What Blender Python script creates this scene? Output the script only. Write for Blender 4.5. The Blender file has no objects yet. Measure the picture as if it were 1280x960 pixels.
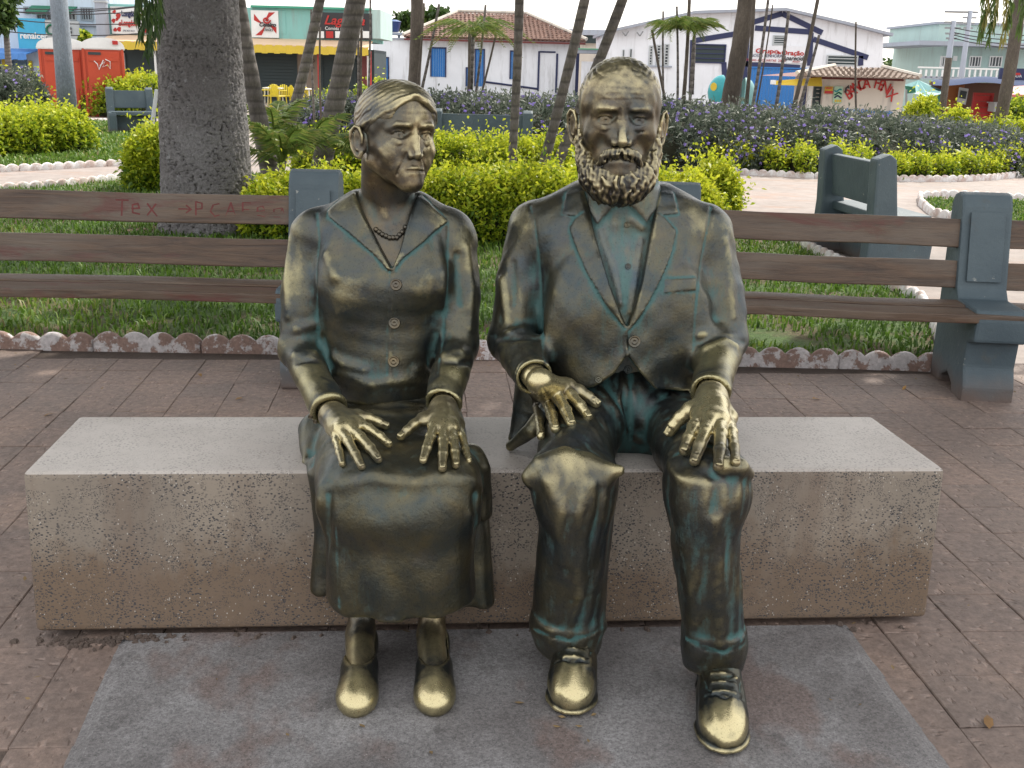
import bpy, math, random, time
import numpy as np
from mathutils import Vector, Matrix
from concurrent.futures import ThreadPoolExecutor
C = bpy.context.scene.collection
R = math.radians
BLK_Z = 0.4485
T0 = time.time()
rnd = random.Random(7)
nrg = np.random.default_rng(11)

# ------------------------------------------------------------------ camera
CAMZ, PITCH, ROLL, FPX = 1.444, R(16.5), R(1.5), 1330.0
cam_data = bpy.data.cameras.new('camera')
cam = bpy.data.objects.new('camera', cam_data); C.objects.link(cam)
cam_data.sensor_width = 36; cam_data.lens = 36 * FPX / 1280
cam_data.clip_start = 0.05; cam_data.clip_end = 2000
cam.location = (0, 0, CAMZ)
CAMR = Matrix.Rotation(R(90) - PITCH, 3, 'X') @ Matrix.Rotation(ROLL, 3, 'Z')
cam.rotation_euler = CAMR.to_euler()
bpy.context.scene.camera = cam
EYE = np.array([0, 0, CAMZ]); CR = np.array(CAMR)

# ------------------------------------------------------------------ world, sun, exposure
SUN_EL, SUN_AZ = R(48), R(34)          # azimuth from +Y (behind the statues) towards +X
world = bpy.data.worlds.new("World"); bpy.context.scene.world = world
world.use_nodes = True
wn, wl = world.node_tree.nodes, world.node_tree.links
sky = wn.new('ShaderNodeTexSky'); sky.sky_type = 'NISHITA'; sky.sun_disc = False
sky.sun_elevation = SUN_EL; sky.sun_rotation = SUN_AZ
sky.air_density = 1.0; sky.dust_density = 2.0; sky.ozone_density = 1.0
bg = wn['Background']; bg.inputs['Strength'].default_value = 0.15
# thin bright veil of cloud over the whole sky
veil = wn.new('ShaderNodeMix'); veil.data_type = 'RGBA'
veil.inputs[0].default_value = 0.72
veil.inputs[7].default_value = (9.4, 9.15, 8.85, 1)
wl.new(sky.outputs[0], veil.inputs[6]); wl.new(veil.outputs[2], bg.inputs['Color'])
sd = bpy.data.lights.new('sun', 'SUN'); sd.energy = 3.6; sd.angle = R(0.6); sd.color = (1, 0.94, 0.84)
sun = bpy.data.objects.new('sun', sd); C.objects.link(sun)
sdir = Vector((math.sin(SUN_AZ) * math.cos(SUN_EL), math.cos(SUN_AZ) * math.cos(SUN_EL), math.sin(SUN_EL)))
sun.rotation_euler = sdir.to_track_quat('Z', 'Y').to_euler(); sun.location = (0, 0, 20)
vs = bpy.context.scene.view_settings
vs.view_transform = 'Standard'; vs.look = 'None'; vs.exposure = 0.62; vs.gamma = 1; vs.use_curve_mapping = False

ORD = 'first second third fourth fifth sixth seventh eighth ninth tenth eleventh twelfth thirteenth fourteenth fifteenth sixteenth seventeenth eighteenth nineteenth twentieth twenty-first twenty-second twenty-third twenty-fourth'.split()
# ------------------------------------------------------------------ measuring helpers (photograph pixel -> place at a known distance)
def ray(px, py):
    v = CR @ np.array([(px - 640) / FPX, -(py - 480) / FPX, -1.0])
    return v
def P(px, py, Y):
    v = ray(px, py); return EYE + v * (Y / v[1])
def G(px, py, z=0.0):
    v = ray(px, py); return EYE + v * ((z - CAMZ) / v[2])

# ------------------------------------------------------------------ object helpers
def setp(o, label=None, cat=None, group=None, kind=None):
    if label: o['label'] = label
    if cat: o['category'] = cat
    if group: o['group'] = group
    if kind: o['kind'] = kind
    return o
def thing(name, label, cat, loc=(0, 0, 0), group=None, rz=0.0):
    o = bpy.data.objects.new(name, None); C.objects.link(o)
    o.location = loc; o.rotation_euler = (0, 0, rz); o.empty_display_size = 0.1
    return setp(o, label, cat, group)
def link(name, me, parent=None, local=False):
    o = bpy.data.objects.new(name, me); C.objects.link(o)
    if parent is not None:
        o.parent = parent
        if not local: o.matrix_parent_inverse = mw(parent).inverted()
    return o
def mw(o):
    m = Matrix.LocRotScale(o.location, o.rotation_euler, o.scale)
    return mw(o.parent) @ o.matrix_parent_inverse @ m if o.parent else m
def npmesh(name, V, F, mat, smooth=False, fattr=None, vattr=None):
    """V (n,3); F (m,k) int array or a list of such arrays"""
    if not isinstance(F, list): F = [F]
    F = [np.asarray(f, dtype=np.int32) for f in F if len(f)]
    me = bpy.data.meshes.new(name)
    V = np.asarray(V, dtype=np.float32)
    me.vertices.add(len(V)); me.vertices.foreach_set('co', V.ravel())
    tot = sum(f.size for f in F); n = sum(len(f) for f in F)
    me.loops.add(tot); me.loops.foreach_set('vertex_index', np.concatenate([f.ravel() for f in F]))
    me.polygons.add(n)
    cnt = np.concatenate([np.full(len(f), f.shape[1], np.int32) for f in F])
    me.polygons.foreach_set('loop_start', np.concatenate([[0], np.cumsum(cnt)[:-1]]).astype(np.int32))
    me.polygons.foreach_set('loop_total', cnt)
    if smooth: me.polygons.foreach_set('use_smooth', np.ones(n, bool))
    for k, a in (fattr or {}).items():
        at = me.attributes.new(k, 'FLOAT', 'FACE'); at.data.foreach_set('value', np.asarray(a, np.float32))
    for k, a in (vattr or {}).items():
        at = me.attributes.new(k, 'FLOAT', 'POINT'); at.data.foreach_set('value', np.asarray(a, np.float32))
    me.update(calc_edges=True)
    if mat is not None: me.materials.append(mat)
    return me
class MB:
    """collects simple solids, built as ONE mesh"""
    def __init__(s): s.v = []; s.f = []
    def add(s, vs_, fs):
        b = len(s.v); s.v += [tuple(map(float, v)) for v in vs_]; s.f += [tuple(b + i for i in f) for f in fs]; return s
    def box(s, c, h, rz=0.0, M=None, taper=1.0):
        vs_ = []
        for dz in (-1, 1):
            t = taper if dz > 0 else 1
            for dx, dy in ((-1, -1), (1, -1), (1, 1), (-1, 1)):
                x, y, z = dx * h[0] * t, dy * h[1] * t, dz * h[2]
                if M is not None: x, y, z = M @ Vector((x, y, z))
                else: x, y = x * math.cos(rz) - y * math.sin(rz), x * math.sin(rz) + y * math.cos(rz)
                vs_.append((c[0] + x, c[1] + y, c[2] + z))
        return s.add(vs_, [(0, 3, 2, 1), (4, 5, 6, 7), (0, 1, 5, 4), (1, 2, 6, 5), (2, 3, 7, 6), (3, 0, 4, 7)])
    def quad(s, a, b, c, d): return s.add([a, b, c, d], [(0, 1, 2, 3)])
    def tube(s, pts, rad, n=8, cap=True):
        pts = [Vector(p) for p in pts]
        if not hasattr(rad, '__len__'): rad = [rad] * len(pts)
        rings = []; up = Vector((0, 0, 1))
        for i, p in enumerate(pts):
            d = (pts[min(i + 1, len(pts) - 1)] - pts[max(i - 1, 0)]).normalized()
            a = d.cross(up) if abs(d.z) < 0.95 else d.cross(Vector((0, 1, 0)))
            a.normalize(); b = d.cross(a).normalized()
            rings.append([p + (a * math.cos(2 * math.pi * k / n) + b * math.sin(2 * math.pi * k / n)) * rad[i] for k in range(n)])
        vs_ = [v for r in rings for v in r]; fs = []
        for i in range(len(pts) - 1):
            for k in range(n):
                k2 = (k + 1) % n
                fs.append((i * n + k, i * n + k2, (i + 1) * n + k2, (i + 1) * n + k))
        if cap: fs.append(tuple(range(n))[::-1]); fs.append(tuple((len(pts) - 1) * n + k for k in range(n)))
        return s.add(vs_, fs)
    def prism(s, poly, y0, y1, M=None):
        """polygon in (x,z) pushed from y0 to y1"""
        n = len(poly)
        vs_ = [(x, y0, z) for x, z in poly] + [(x, y1, z) for x, z in poly]
        if M is not None: vs_ = [tuple(M @ Vector(v)) for v in vs_]
        fs = [tuple(range(n)), tuple(range(2 * n - 1, n - 1, -1))] + [(i, i + n, (i + 1) % n + n, (i + 1) % n) for i in range(n)]
        return s.add(vs_, fs)
    def mesh(s, name, mat, smooth=False, bevel=0, seg=2):
        me = bpy.data.meshes.new(name); me.from_pydata(s.v, [], s.f)
        if bevel:
            import bmesh
            bm = bmesh.new(); bm.from_mesh(me)
            bmesh.ops.recalc_face_normals(bm, faces=bm.faces)
            bmesh.ops.bevel(bm, geom=[e for e in bm.edges if e.calc_face_angle(0) > 0.35], offset=bevel, segments=seg, affect='EDGES', profile=0.6)
            bm.to_mesh(me); bm.free()
        if smooth: me.polygons.foreach_set('use_smooth', np.ones(len(me.polygons), bool))
        me.update()
        if mat: me.materials.append(mat)
        return me
    def build(s, name, mat, parent=None, smooth=False, bevel=0, seg=2, **kw):
        return setp(link(name, s.mesh(name, mat, smooth, bevel, seg), parent), **kw)

# ------------------------------------------------------------------ materials
class NT:
    def __init__(s, name):
        s.m = bpy.data.materials.new(name); s.m.use_nodes = True
        s.n, s.l = s.m.node_tree.nodes, s.m.node_tree.links
        s.b = s.n['Principled BSDF']; s.tc = s.n.new('ShaderNodeTexCoord')
    def new(s, t, **kw):
        nd = s.n.new('ShaderNode' + t)
        for k, v in kw.items(): setattr(nd, k, v)
        return nd
    def co(s, which='Object', scale=(1, 1, 1), rot=(0, 0, 0)):
        mp = s.new('Mapping'); mp.inputs['Scale'].default_value = scale; mp.inputs['Rotation'].default_value = rot
        s.l.new(s.tc.outputs[which], mp.inputs[0]); return mp.outputs[0]
    def noise(s, scale, det=5, rough=0.6, co=None, dist=0.0):
        nd = s.new('TexNoise'); nd.inputs['Scale'].default_value = scale; nd.inputs['Detail'].default_value = det
        nd.inputs['Roughness'].default_value = rough; nd.inputs['Distortion'].default_value = dist
        s.l.new(co or s.co(), nd.inputs['Vector']); return nd.outputs['Fac']
    def voro(s, scale, co=None, feature='F1', out='Distance'):
        nd = s.new('TexVoronoi'); nd.feature = feature; nd.inputs['Scale'].default_value = scale
        s.l.new(co or s.co(), nd.inputs['Vector']); return nd.outputs[out]
    def ramp(s, fac, stops, interp='LINEAR'):
        r = s.new('ValToRGB'); r.color_ramp.interpolation = interp
        e = r.color_ramp.elements
        while len(e) < len(stops): e.new(0.5)
        for el, (p, c) in zip(e, stops):
            el.position = p; el.color = (c, c, c, 1) if isinstance(c, (int, float)) else (*c, 1)
        s.l.new(fac, r.inputs[0]); return r.outputs[0]
    def mix(s, fac, a, b, mode='MIX'):
        nd = s.new('Mix'); nd.data_type = 'RGBA'; nd.blend_type = mode
        for inp, v in ((nd.inputs[0], fac), (nd.inputs[6], a), (nd.inputs[7], b)): s.put(inp, v)
        return nd.outputs[2]
    def put(s, inp, v):
        if hasattr(v, 'is_linked') or hasattr(v, 'links'): s.l.new(v, inp)
        elif isinstance(v, (int, float)):
            inp.default_value = (v, v, v, 1) if inp.type == 'RGBA' else v
        else: inp.default_value = (*v, 1) if len(v) == 3 else v
    def math(s, op, a, b=0.0, c=None, clamp=False):
        nd = s.new('Math', operation=op, use_clamp=clamp); s.put(nd.inputs[0], a); s.put(nd.inputs[1], b)
        if c is not None: s.put(nd.inputs[2], c)
        return nd.outputs[0]
    def attr(s, name, typ='GEOMETRY'):
        nd = s.new('Attribute', attribute_name=name, attribute_type=typ); return nd.outputs['Fac']
    def rand(s): return s.new('ObjectInfo').outputs['Random']
    def bump(s, h, strength=0.3, dist=0.01, prev=None):
        nd = s.new('Bump'); nd.inputs['Strength'].default_value = strength; nd.inputs['Distance'].default_value = dist
        s.l.new(h, nd.inputs['Height'])
        if prev: s.l.new(prev, nd.inputs['Normal'])
        s.l.new(nd.outputs[0], s.b.inputs['Normal']); return nd.outputs[0]
    def out(s, col=None, rough=None, metal=None, spec=None):
        if col is not None: s.put(s.b.inputs['Base Color'], col)
        if rough is not None: s.put(s.b.inputs['Roughness'], rough)
        if metal is not None: s.put(s.b.inputs['Metallic'], metal)
        if spec is not None: s.put(s.b.inputs['Specular IOR Level'], spec)
        return s.m
def plain(name, col, rough=0.7, var=0.15, scale=4.0, metal=0.0, bump=0.0, coord='Object'):
    t = NT(name); n = t.noise(scale, 6, 0.65, co=t.co(coord)); n2 = t.noise(scale * 7, 4, 0.6, co=t.co(coord))
    f = t.math('ADD', t.math('MULTIPLY', n, 0.65), t.math('MULTIPLY', n2, 0.35))
    k = t.ramp(f, [(0.3, 1 - var), (0.7, 1 + var * 0.6)])
    if bump: t.bump(n2, bump, 0.02)
    return t.out(t.mix(1.0, col, k, 'MULTIPLY'), rough, metal)

# ================================================================== solid modelling by distance fields (numpy), meshed by surface nets
f4 = np.float32
def V3(*a): return np.array(a, dtype=float)
def smin(a, b, k):
    h = np.maximum(k - np.abs(a - b), 0) / k
    return np.minimum(a, b) - h * h * (k * 0.25)
def rcone(a, b, ra, rb=None):
    a, b = np.asarray(a, float), np.asarray(b, float); rb = ra if rb is None else rb
    ba = b - a; L = max(float(ba @ ba), 1e-12)
    def f(x, y, z):
        px, py, pz = x - f4(a[0]), y - f4(a[1]), z - f4(a[2])
        t = np.clip((px * f4(ba[0]) + py * f4(ba[1]) + pz * f4(ba[2])) / f4(L), 0, 1)
        return np.sqrt((px - t * f4(ba[0])) ** 2 + (py - t * f4(ba[1])) ** 2 + (pz - t * f4(ba[2])) ** 2) - (f4(ra) + t * f4(rb - ra))
    m = max(ra, rb)
    return f, np.minimum(a, b) - m, np.maximum(a, b) + m
def tube(pts, r):
    pts = [np.asarray(p, float) for p in pts]
    if not hasattr(r, '__len__'): r = [r] * len(pts)
    segs = [rcone(pts[i], pts[i + 1], r[i], r[i + 1]) for i in range(len(pts) - 1)]
    def f(x, y, z):
        d = segs[0][0](x, y, z)
        for s in segs[1:]: d = np.minimum(d, s[0](x, y, z))
        return d
    return f, np.min([s[1] for s in segs], 0), np.max([s[2] for s in segs], 0)
def ell(c, r, M=None):
    c, r = np.asarray(c, float), np.asarray(r, float)
    def f(x, y, z):
        px, py, pz = x - f4(c[0]), y - f4(c[1]), z - f4(c[2])
        if M is not None:
            px, py, pz = (px * f4(M[0, i]) + py * f4(M[1, i]) + pz * f4(M[2, i]) for i in range(3))
        qx, qy, qz = px / f4(r[0]), py / f4(r[1]), pz / f4(r[2])
        k0 = np.sqrt(qx * qx + qy * qy + qz * qz) + f4(1e-6)
        k1 = np.sqrt((qx / f4(r[0])) ** 2 + (qy / f4(r[1])) ** 2 + (qz / f4(r[2])) ** 2) + f4(1e-6)
        return k0 * (k0 - 1) / k1
    e = r if M is None else np.full(3, r.max())
    return f, c - e, c + e
def rbox(c, h, rad=0.01, M=None):
    c, h = np.asarray(c, float), np.asarray(h, float) - rad
    def f(x, y, z):
        px, py, pz = x - f4(c[0]), y - f4(c[1]), z - f4(c[2])
        if M is not None:
            px, py, pz = (px * f4(M[0, i]) + py * f4(M[1, i]) + pz * f4(M[2, i]) for i in range(3))
        qx, qy, qz = np.abs(px) - f4(h[0]), np.abs(py) - f4(h[1]), np.abs(pz) - f4(h[2])
        return np.sqrt(np.maximum(qx, 0) ** 2 + np.maximum(qy, 0) ** 2 + np.maximum(qz, 0) ** 2) + np.minimum(np.maximum(qx, np.maximum(qy, qz)), 0) - f4(rad)
    e = (h + rad) if M is None else np.full(3, np.linalg.norm(h + rad))
    return f, c - e, c + e
def loft(keys, axis=2, rnd_=0.01, n=2.4):
    """keys: (t, c1, c2, a, b) along the axis; t rising. cross-section super-ellipse in the other two axes"""
    K = np.array(keys, float)
    tt = np.linspace(K[0, 0], K[-1, 0], 120)
    # smooth (catmull-like) interpolation by cubic hermite
    def interp(col):
        t, v = K[:, 0], K[:, col]; m = np.gradient(v, t) if len(t) > 1 else np.zeros(1)
        i = np.clip(np.searchsorted(t, tt) - 1, 0, len(t) - 2); h = t[i + 1] - t[i]; s = (tt - t[i]) / h
        return (2*s**3-3*s**2+1)*v[i] + (s**3-2*s**2+s)*h*m[i] + (-2*s**3+3*s**2)*v[i+1] + (s**3-s**2)*h*m[i+1]
    L = [interp(i).astype(f4) for i in (1, 2, 3, 4)]; ttf = tt.astype(f4)
    ax = [0, 1, 2]; ax.remove(axis); t0, t1 = K[0, 0], K[-1, 0]
    def f(x, y, z):
        q = (x, y, z); t = q[axis]; u = (t - f4(t0)) * f4(119 / (t1 - t0)); u = np.clip(u, 0, 118.999)
        i = u.astype(np.int32); w = u - i
        g = [A[i] * (1 - w) + A[i + 1] * w for A in L]
        a = np.abs(q[ax[0]] - g[0]) / g[2]; b = np.abs(q[ax[1]] - g[1]) / g[3]
        rr = np.power(np.power(a, f4(n)) + np.power(b, f4(n)) + f4(1e-9), f4(1 / n))
        l = np.sqrt(a * a + b * b) + f4(1e-6)
        scale = l / np.sqrt((a / g[2]) ** 2 + (b / g[3]) ** 2 + f4(1e-6))
        d = (rr - 1) * scale
        c = np.maximum(f4(t0) - t, t - f4(t1))
        return (np.minimum(np.maximum(d + f4(rnd_), c + f4(rnd_)), 0) + np.sqrt(np.maximum(d + f4(rnd_), 0) ** 2 + np.maximum(c + f4(rnd_), 0) ** 2) - f4(rnd_))
    lo, hi = np.zeros(3), np.zeros(3)
    lo[axis], hi[axis] = t0, t1
    lo[ax[0]], hi[ax[0]] = (L[0] - L[2]).min(), (L[0] + L[2]).max()
    lo[ax[1]], hi[ax[1]] = (L[1] - L[3]).min(), (L[1] + L[3]).max()
    return f, lo, hi
def poly2d(pts, u, v):
    pts = np.asarray(pts, f4); n = len(pts)
    d = np.full(u.shape, 1e9, f4); s = np.ones(u.shape, f4)
    for i in range(n):
        a, b = pts[i], pts[i - 1]; e = b - a
        wu, wv = u - a[0], v - a[1]
        t = np.clip((wu * e[0] + wv * e[1]) / max(float(e @ e), 1e-12), 0, 1)
        d = np.minimum(d, (wu - e[0] * t) ** 2 + (wv - e[1] * t) ** 2)
        c1 = v >= a[1]; c2 = v < b[1]; c3 = e[0] * wv > e[1] * wu
        s = np.where((c1 & c2 & c3) | (~c1 & ~c2 & ~c3), -s, s)
    return s * np.sqrt(d)
def prismY(poly, y0, y1):
    """polygon in xz, solid between y0 and y1"""
    poly = np.asarray(poly, float); ym, yh = (y0 + y1) / 2, (y1 - y0) / 2
    def f(x, y, z): return np.maximum(poly2d(poly, x, z), np.abs(y - f4(ym)) - f4(yh))
    return f, np.array([poly[:, 0].min(), y0, poly[:, 1].min()]), np.array([poly[:, 0].max(), y1, poly[:, 1].max()])
class SinNoise:
    def __init__(s, seed, scale, n=7):
        g = np.random.default_rng(seed); d = g.normal(size=(n, 3)); d /= np.linalg.norm(d, axis=1)[:, None]
        s.k = (d * (2 * np.pi / scale) * g.uniform(0.6, 1.6, (n, 1))).astype(f4); s.p = g.uniform(0, 6.28, n).astype(f4); s.n = n
    def __call__(s, x, y, z):
        r = 0
        for k, p in zip(s.k, s.p): r = r + np.sin(x * k[0] + y * k[1] + z * k[2] + p)
        return r / f4(s.n ** 0.5)
class Field:
    def __init__(s): s.ops = []
    def add(s, prim, k=0.0): s.ops.append(('a', prim[0], np.asarray(prim[1]), np.asarray(prim[2]), k)); return s
    def sub(s, prim, k=0.0): s.ops.append(('s', prim[0], np.asarray(prim[1]), np.asarray(prim[2]), k)); return s
    def off(s, fn, lo=None, hi=None):
        """d += fn(x,y,z,d)"""
        s.ops.append(('o', fn, np.full(3, -1e9) if lo is None else np.asarray(lo), np.full(3, 1e9) if hi is None else np.asarray(hi), 0)); return s
    def bounds(s):
        A = [o for o in s.ops if o[0] == 'a']
        return np.min([o[2] for o in A], 0), np.max([o[3] for o in A], 0)
    def __call__(s, x, y, z, h=0.003):
        lo = np.array([x.min(), y.min(), z.min()]); hi = np.array([x.max(), y.max(), z.max()])
        d = np.full(np.broadcast(x, y, z).shape, 1.0, f4)
        for kind, fn, a, b, k in s.ops:
            m = k + 4 * h + 0.004
            if kind != 'a' and np.any(lo > b + m) or kind != 'a' and np.any(hi < a - m): continue
            if kind == 'a' and (np.any(lo > b + m + 0.03) or np.any(hi < a - m - 0.03)):
                dd = np.sqrt(np.sum(np.maximum(np.maximum(lo - b, a - hi), 0) ** 2)); d = np.minimum(d, f4(dd)); continue
            if kind == 'a':
                v = fn(x, y, z); d = smin(d, v, f4(k)) if k > 0 else np.minimum(d, v)
            elif kind == 's':
                v = fn(x, y, z); d = -smin(-d, v, f4(k)) if k > 0 else np.maximum(d, -v)
            else: d = d + fn(x, y, z, d)
        return d
def placed(field, origin, Rm, S):
    """a Field in its own small frame -> a primitive of the world (Rm columns = local axes)"""
    lo, hi = field.bounds(); lo, hi = lo - 0.01, hi + 0.01
    cs = np.array([[(lo, hi)[i][0], (lo, hi)[j][1], (lo, hi)[k][2]] for i in (0, 1) for j in (0, 1) for k in (0, 1)]) * S @ Rm.T + origin
    def f(x, y, z):
        px, py, pz = x - f4(origin[0]), y - f4(origin[1]), z - f4(origin[2])
        q = [(px * f4(Rm[0, i]) + py * f4(Rm[1, i]) + pz * f4(Rm[2, i])) / f4(S) for i in range(3)]
        return field(*q) * f4(S)
    return f, cs.min(0), cs.max(0)
POOL = ThreadPoolExecutor(4)
def surface(field, h, lo=None, hi=None, B=30):
    l, u = field.bounds()
    if lo is not None: l = np.maximum(l, lo)
    if hi is not None: u = np.minimum(u, hi)
    l = l - 3 * h; u = u + 3 * h
    nb = np.ceil((u - l) / (h * B)).astype(int) + 0
    N = nb * B + 1
    grid = np.full(N, 1.0, f4)
    ar = [(l[i] + np.arange(N[i]) * h).astype(f4) for i in range(3)]
    def job(ijk):
        i, j, k = (int(q) * B for q in ijk)
        X, Y, Z = ar[0][i:i + B + 1], ar[1][j:j + B + 1], ar[2][k:k + B + 1]
        c = field(*np.meshgrid(X[::6], Y[::6], Z[::6], indexing='ij'), h=h)
        if np.abs(c).min() > 6 * h * 1.3 and (c.min() > 0 or c.max() < 0):
            grid[i:i + B + 1, j:j + B + 1, k:k + B + 1] = c.flat[0]; return
        grid[i:i + B + 1, j:j + B + 1, k:k + B + 1] = field(*np.meshgrid(X, Y, Z, indexing='ij'), h=h)
    jobs = [(i, j, k) for i in range(nb[0]) for j in range(nb[1]) for k in range(nb[2])]
    list(POOL.map(job, jobs))
    # cap anything cut by the given bounds
    grid[0] = grid[-1] = 1; grid[:, 0] = grid[:, -1] = 1; grid[:, :, 0] = grid[:, :, -1] = 1
    sgn = grid < 0
    cells, pos, quads = [], [], []
    st = np.array([N[1] * N[2], N[2], 1])
    for ax in range(3):
        sl0 = [slice(None)] * 3; sl1 = [slice(None)] * 3; sl0[ax] = slice(0, -1); sl1[ax] = slice(1, None)
        idx = np.argwhere(sgn[tuple(sl0)] != sgn[tuple(sl1)])
        i2 = idx.copy(); i2[:, ax] += 1
        a = grid[idx[:, 0], idx[:, 1], idx[:, 2]]; b = grid[i2[:, 0], i2[:, 1], i2[:, 2]]
        t = a / (a - b); p = idx.astype(float); p[:, ax] += t
        o1, o2 = [q for q in (0, 1, 2) if q != ax]
        base = idx @ st
        c4 = np.stack([base - st[o1] - st[o2], base - st[o2], base, base - st[o1]], 1)
        flip = (a < 0) if ax != 1 else (a > 0)
        c4 = np.where(flip[:, None], c4, c4[:, ::-1])
        quads.append(c4); cells.append(c4.ravel()); pos.append(np.repeat(p, 4, 0))
    cells = np.concatenate(cells); pos = np.concatenate(pos); quads = np.concatenate(quads)
    uq, inv = np.unique(cells, return_inverse=True)
    cnt = np.bincount(inv); Vv = np.stack([np.bincount(inv, pos[:, i]) / cnt for i in range(3)], 1)
    F = inv.reshape(-1, 4)
    return l + Vv * h, F
def nbr_avg(V, E, A):
    out = np.stack([np.bincount(E[:, 0], A[E[:, 1], i], len(V)) + np.bincount(E[:, 1], A[E[:, 0], i], len(V)) for i in range(A.shape[1])], 1)
    deg = np.bincount(E.ravel(), minlength=len(V))[:, None]
    return out / np.maximum(deg, 1)
def finish(V, F, smooth_it=1):
    """light smoothing; returns V, F, cavity attribute (+ hollow, - ridge)"""
    E = np.concatenate([F[:, [0, 1]], F[:, [1, 2]], F[:, [2, 3]], F[:, [3, 0]]]); E.sort(1); E = np.unique(E, axis=0)
    for _ in range(smooth_it): V = V * 0.5 + nbr_avg(V, E, V) * 0.5
    n = np.cross(V[F[:, 2]] - V[F[:, 0]], V[F[:, 3]] - V[F[:, 1]])
    vn = np.stack([sum(np.bincount(F[:, c], n[:, i], len(V)) for c in range(4)) for i in range(3)], 1)
    vn /= np.linalg.norm(vn, axis=1)[:, None] + 1e-12
    A = V
    for _ in range(5): A = nbr_avg(V, E, A)
    cav = np.sum((A - V) * vn, 1)[:, None]
    for _ in range(2): cav = nbr_avg(V, E, cav)
    return V, F, cav[:, 0] * 1000, vn
def salt_of(V, lines):
    """how near each vertex is to a seam where green salts gather"""
    A = np.concatenate([np.asarray(l)[:-1] for l in lines]); B_ = np.concatenate([np.asarray(l)[1:] for l in lines]); out = np.full(len(V), 9.0)
    for a, b in zip(A, B_):
        near = np.flatnonzero(np.all(np.abs(V - (a + b) / 2) < np.abs(b - a) / 2 + 0.10, 1))
        if not len(near): continue
        q = V[near] - a; ba = b - a; t = np.clip(q @ ba / max(ba @ ba, 1e-12), 0, 1)[:, None]; out[near] = np.minimum(out[near], np.linalg.norm(q - t * ba, axis=1))
    return 0.70 * np.exp(-(out / 0.0042) ** 2) + 0.36 * np.exp(-out / 0.030)
def fieldobj(name, field, h, mat, parent, lo=None, hi=None, wear=None, it=1, label=None, salt=None):
    V, F = surface(field, h, lo, hi)
    V, F, cav, vn = finish(V, F, it)
    va = {'cavity': cav}
    va['wear'] = wear(V, vn) if wear else np.zeros(len(V))
    if salt: va['salt'] = salt_of(V, salt)
    o = link(name, npmesh(name, V, F, mat, True, vattr=va), parent)
    print(name, len(V), 'verts', round(time.time() - T0, 1)); 
    if label: o['label'] = label
    return o
def march(field, px, py, y0=1.6, y1=3.4, off=0.0, step=0.008, miss=1):
    """where the sight line of a photograph pixel meets a solid"""
    v = ray(px, py); v = v / np.linalg.norm(v)
    t = y0 / v[1]; tm = y1 / v[1]
    ts = np.arange(t, tm, step); pts = EYE + ts[:, None] * v
    d = np.concatenate([field(*(pts[i:i + 1, j].astype(f4) for j in range(3))) for i in range(len(ts))]) if len(ts) < 0 else evalpts(field, pts)
    hit = np.argmax(d < off)
    if not (d < off).any(): return None if miss is None else EYE + (2.7 / v[1]) * v
    if hit == 0: return pts[0]
    a, b = d[hit - 1] - off, d[hit] - off
    return pts[hit - 1] + (pts[hit] - pts[hit - 1]) * (a / (a - b))
def evalpts(field, pts):
    return field(pts[:, 0].astype(f4), pts[:, 1].astype(f4), pts[:, 2].astype(f4))
def on(field, pix, off=0.0, step=9.0, **kw):
    """a line drawn over photograph pixels, laid on a solid"""
    out = []
    for (x0, y0), (x1, y1) in zip(pix[:-1], pix[1:]):
        m = max(1, int(math.hypot(x1 - x0, y1 - y0) / step))
        out += [march(field, x0 + (x1 - x0) * i / m, y0 + (y1 - y0) * i / m, off=off, miss=None, **kw) for i in range(m)]
    out.append(march(field, *pix[-1], off=off, miss=None, **kw)); out = [q for q in out if q is not None]
    if not out: return []
    keep = out[:1]
    for q in out[1:]:
        if np.linalg.norm(q - keep[-1]) < 0.075: keep.append(q)
    return keep if len(keep) > 1 else keep + [keep[0] + 0.001]
def onxz(field, pix, **kw): return [(p[0], p[2]) for p in (march(field, *q, **kw) for q in pix)]

# ================================================================== ground, paving, kerbs, grass
YAW = R(4.6)
def ground_z(x, y):
    s = lambda e0, e1, v: np.clip((v - e0) / (e1 - e0), 0, 1) ** 2 * (3 - 2 * np.clip((v - e0) / (e1 - e0), 0, 1))
    return -1.25 * s(23, 36, y) * s(-2, 9, x) - 0.25 * s(23, 40, y) * (1 - s(-2, 9, x))
def gz(x, y): return float(ground_z(np.array(float(x)), np.array(float(y))))
t = NT('pale_worn_concrete_ground'); co = t.co()
c = t.mix(t.ramp(t.noise(0.35, 6, 0.6, co), [(0.35, 0), (0.65, 1)]), (0.34, 0.285, 0.26), (0.27, 0.235, 0.215))
c = t.mix(1.0, c, t.ramp(t.noise(5, 8, 0.7, co), [(0.3, 0.72), (0.7, 1.1)]), 'MULTIPLY')
c = t.mix(t.ramp(t.noise(1.1, 5, 0.65, t.co(scale=(1, 2.4, 1))), [(0.52, 0), (0.66, 0.6)]), c, (0.30, 0.19, 0.135))
t.bump(t.noise(60, 6, 0.7, co), 0.25, 0.01); M_GROUND = t.out(c, 0.85)
xs = np.concatenate([np.linspace(-400, -30, 12)[:-1], np.linspace(-30, 30, 61), np.linspace(30, 400, 12)[1:]])
ys = np.concatenate([np.linspace(-30, 60, 91), np.linspace(60, 700, 14)[1:]])
X, Y = np.meshgrid(xs, ys, indexing='ij'); Vg = np.stack([X, Y, ground_z(X, Y) - 0.012], -1).reshape(-1, 3)
n_ = len(ys); ii = np.arange(len(xs) - 1)[:, None] * n_ + np.arange(n_ - 1)[None]; ii = ii.ravel()
setp(link('ground', npmesh('ground', Vg, np.stack([ii, ii + n_, ii + n_ + 1, ii + 1], 1), M_GROUND, True)), kind='structure')

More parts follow.
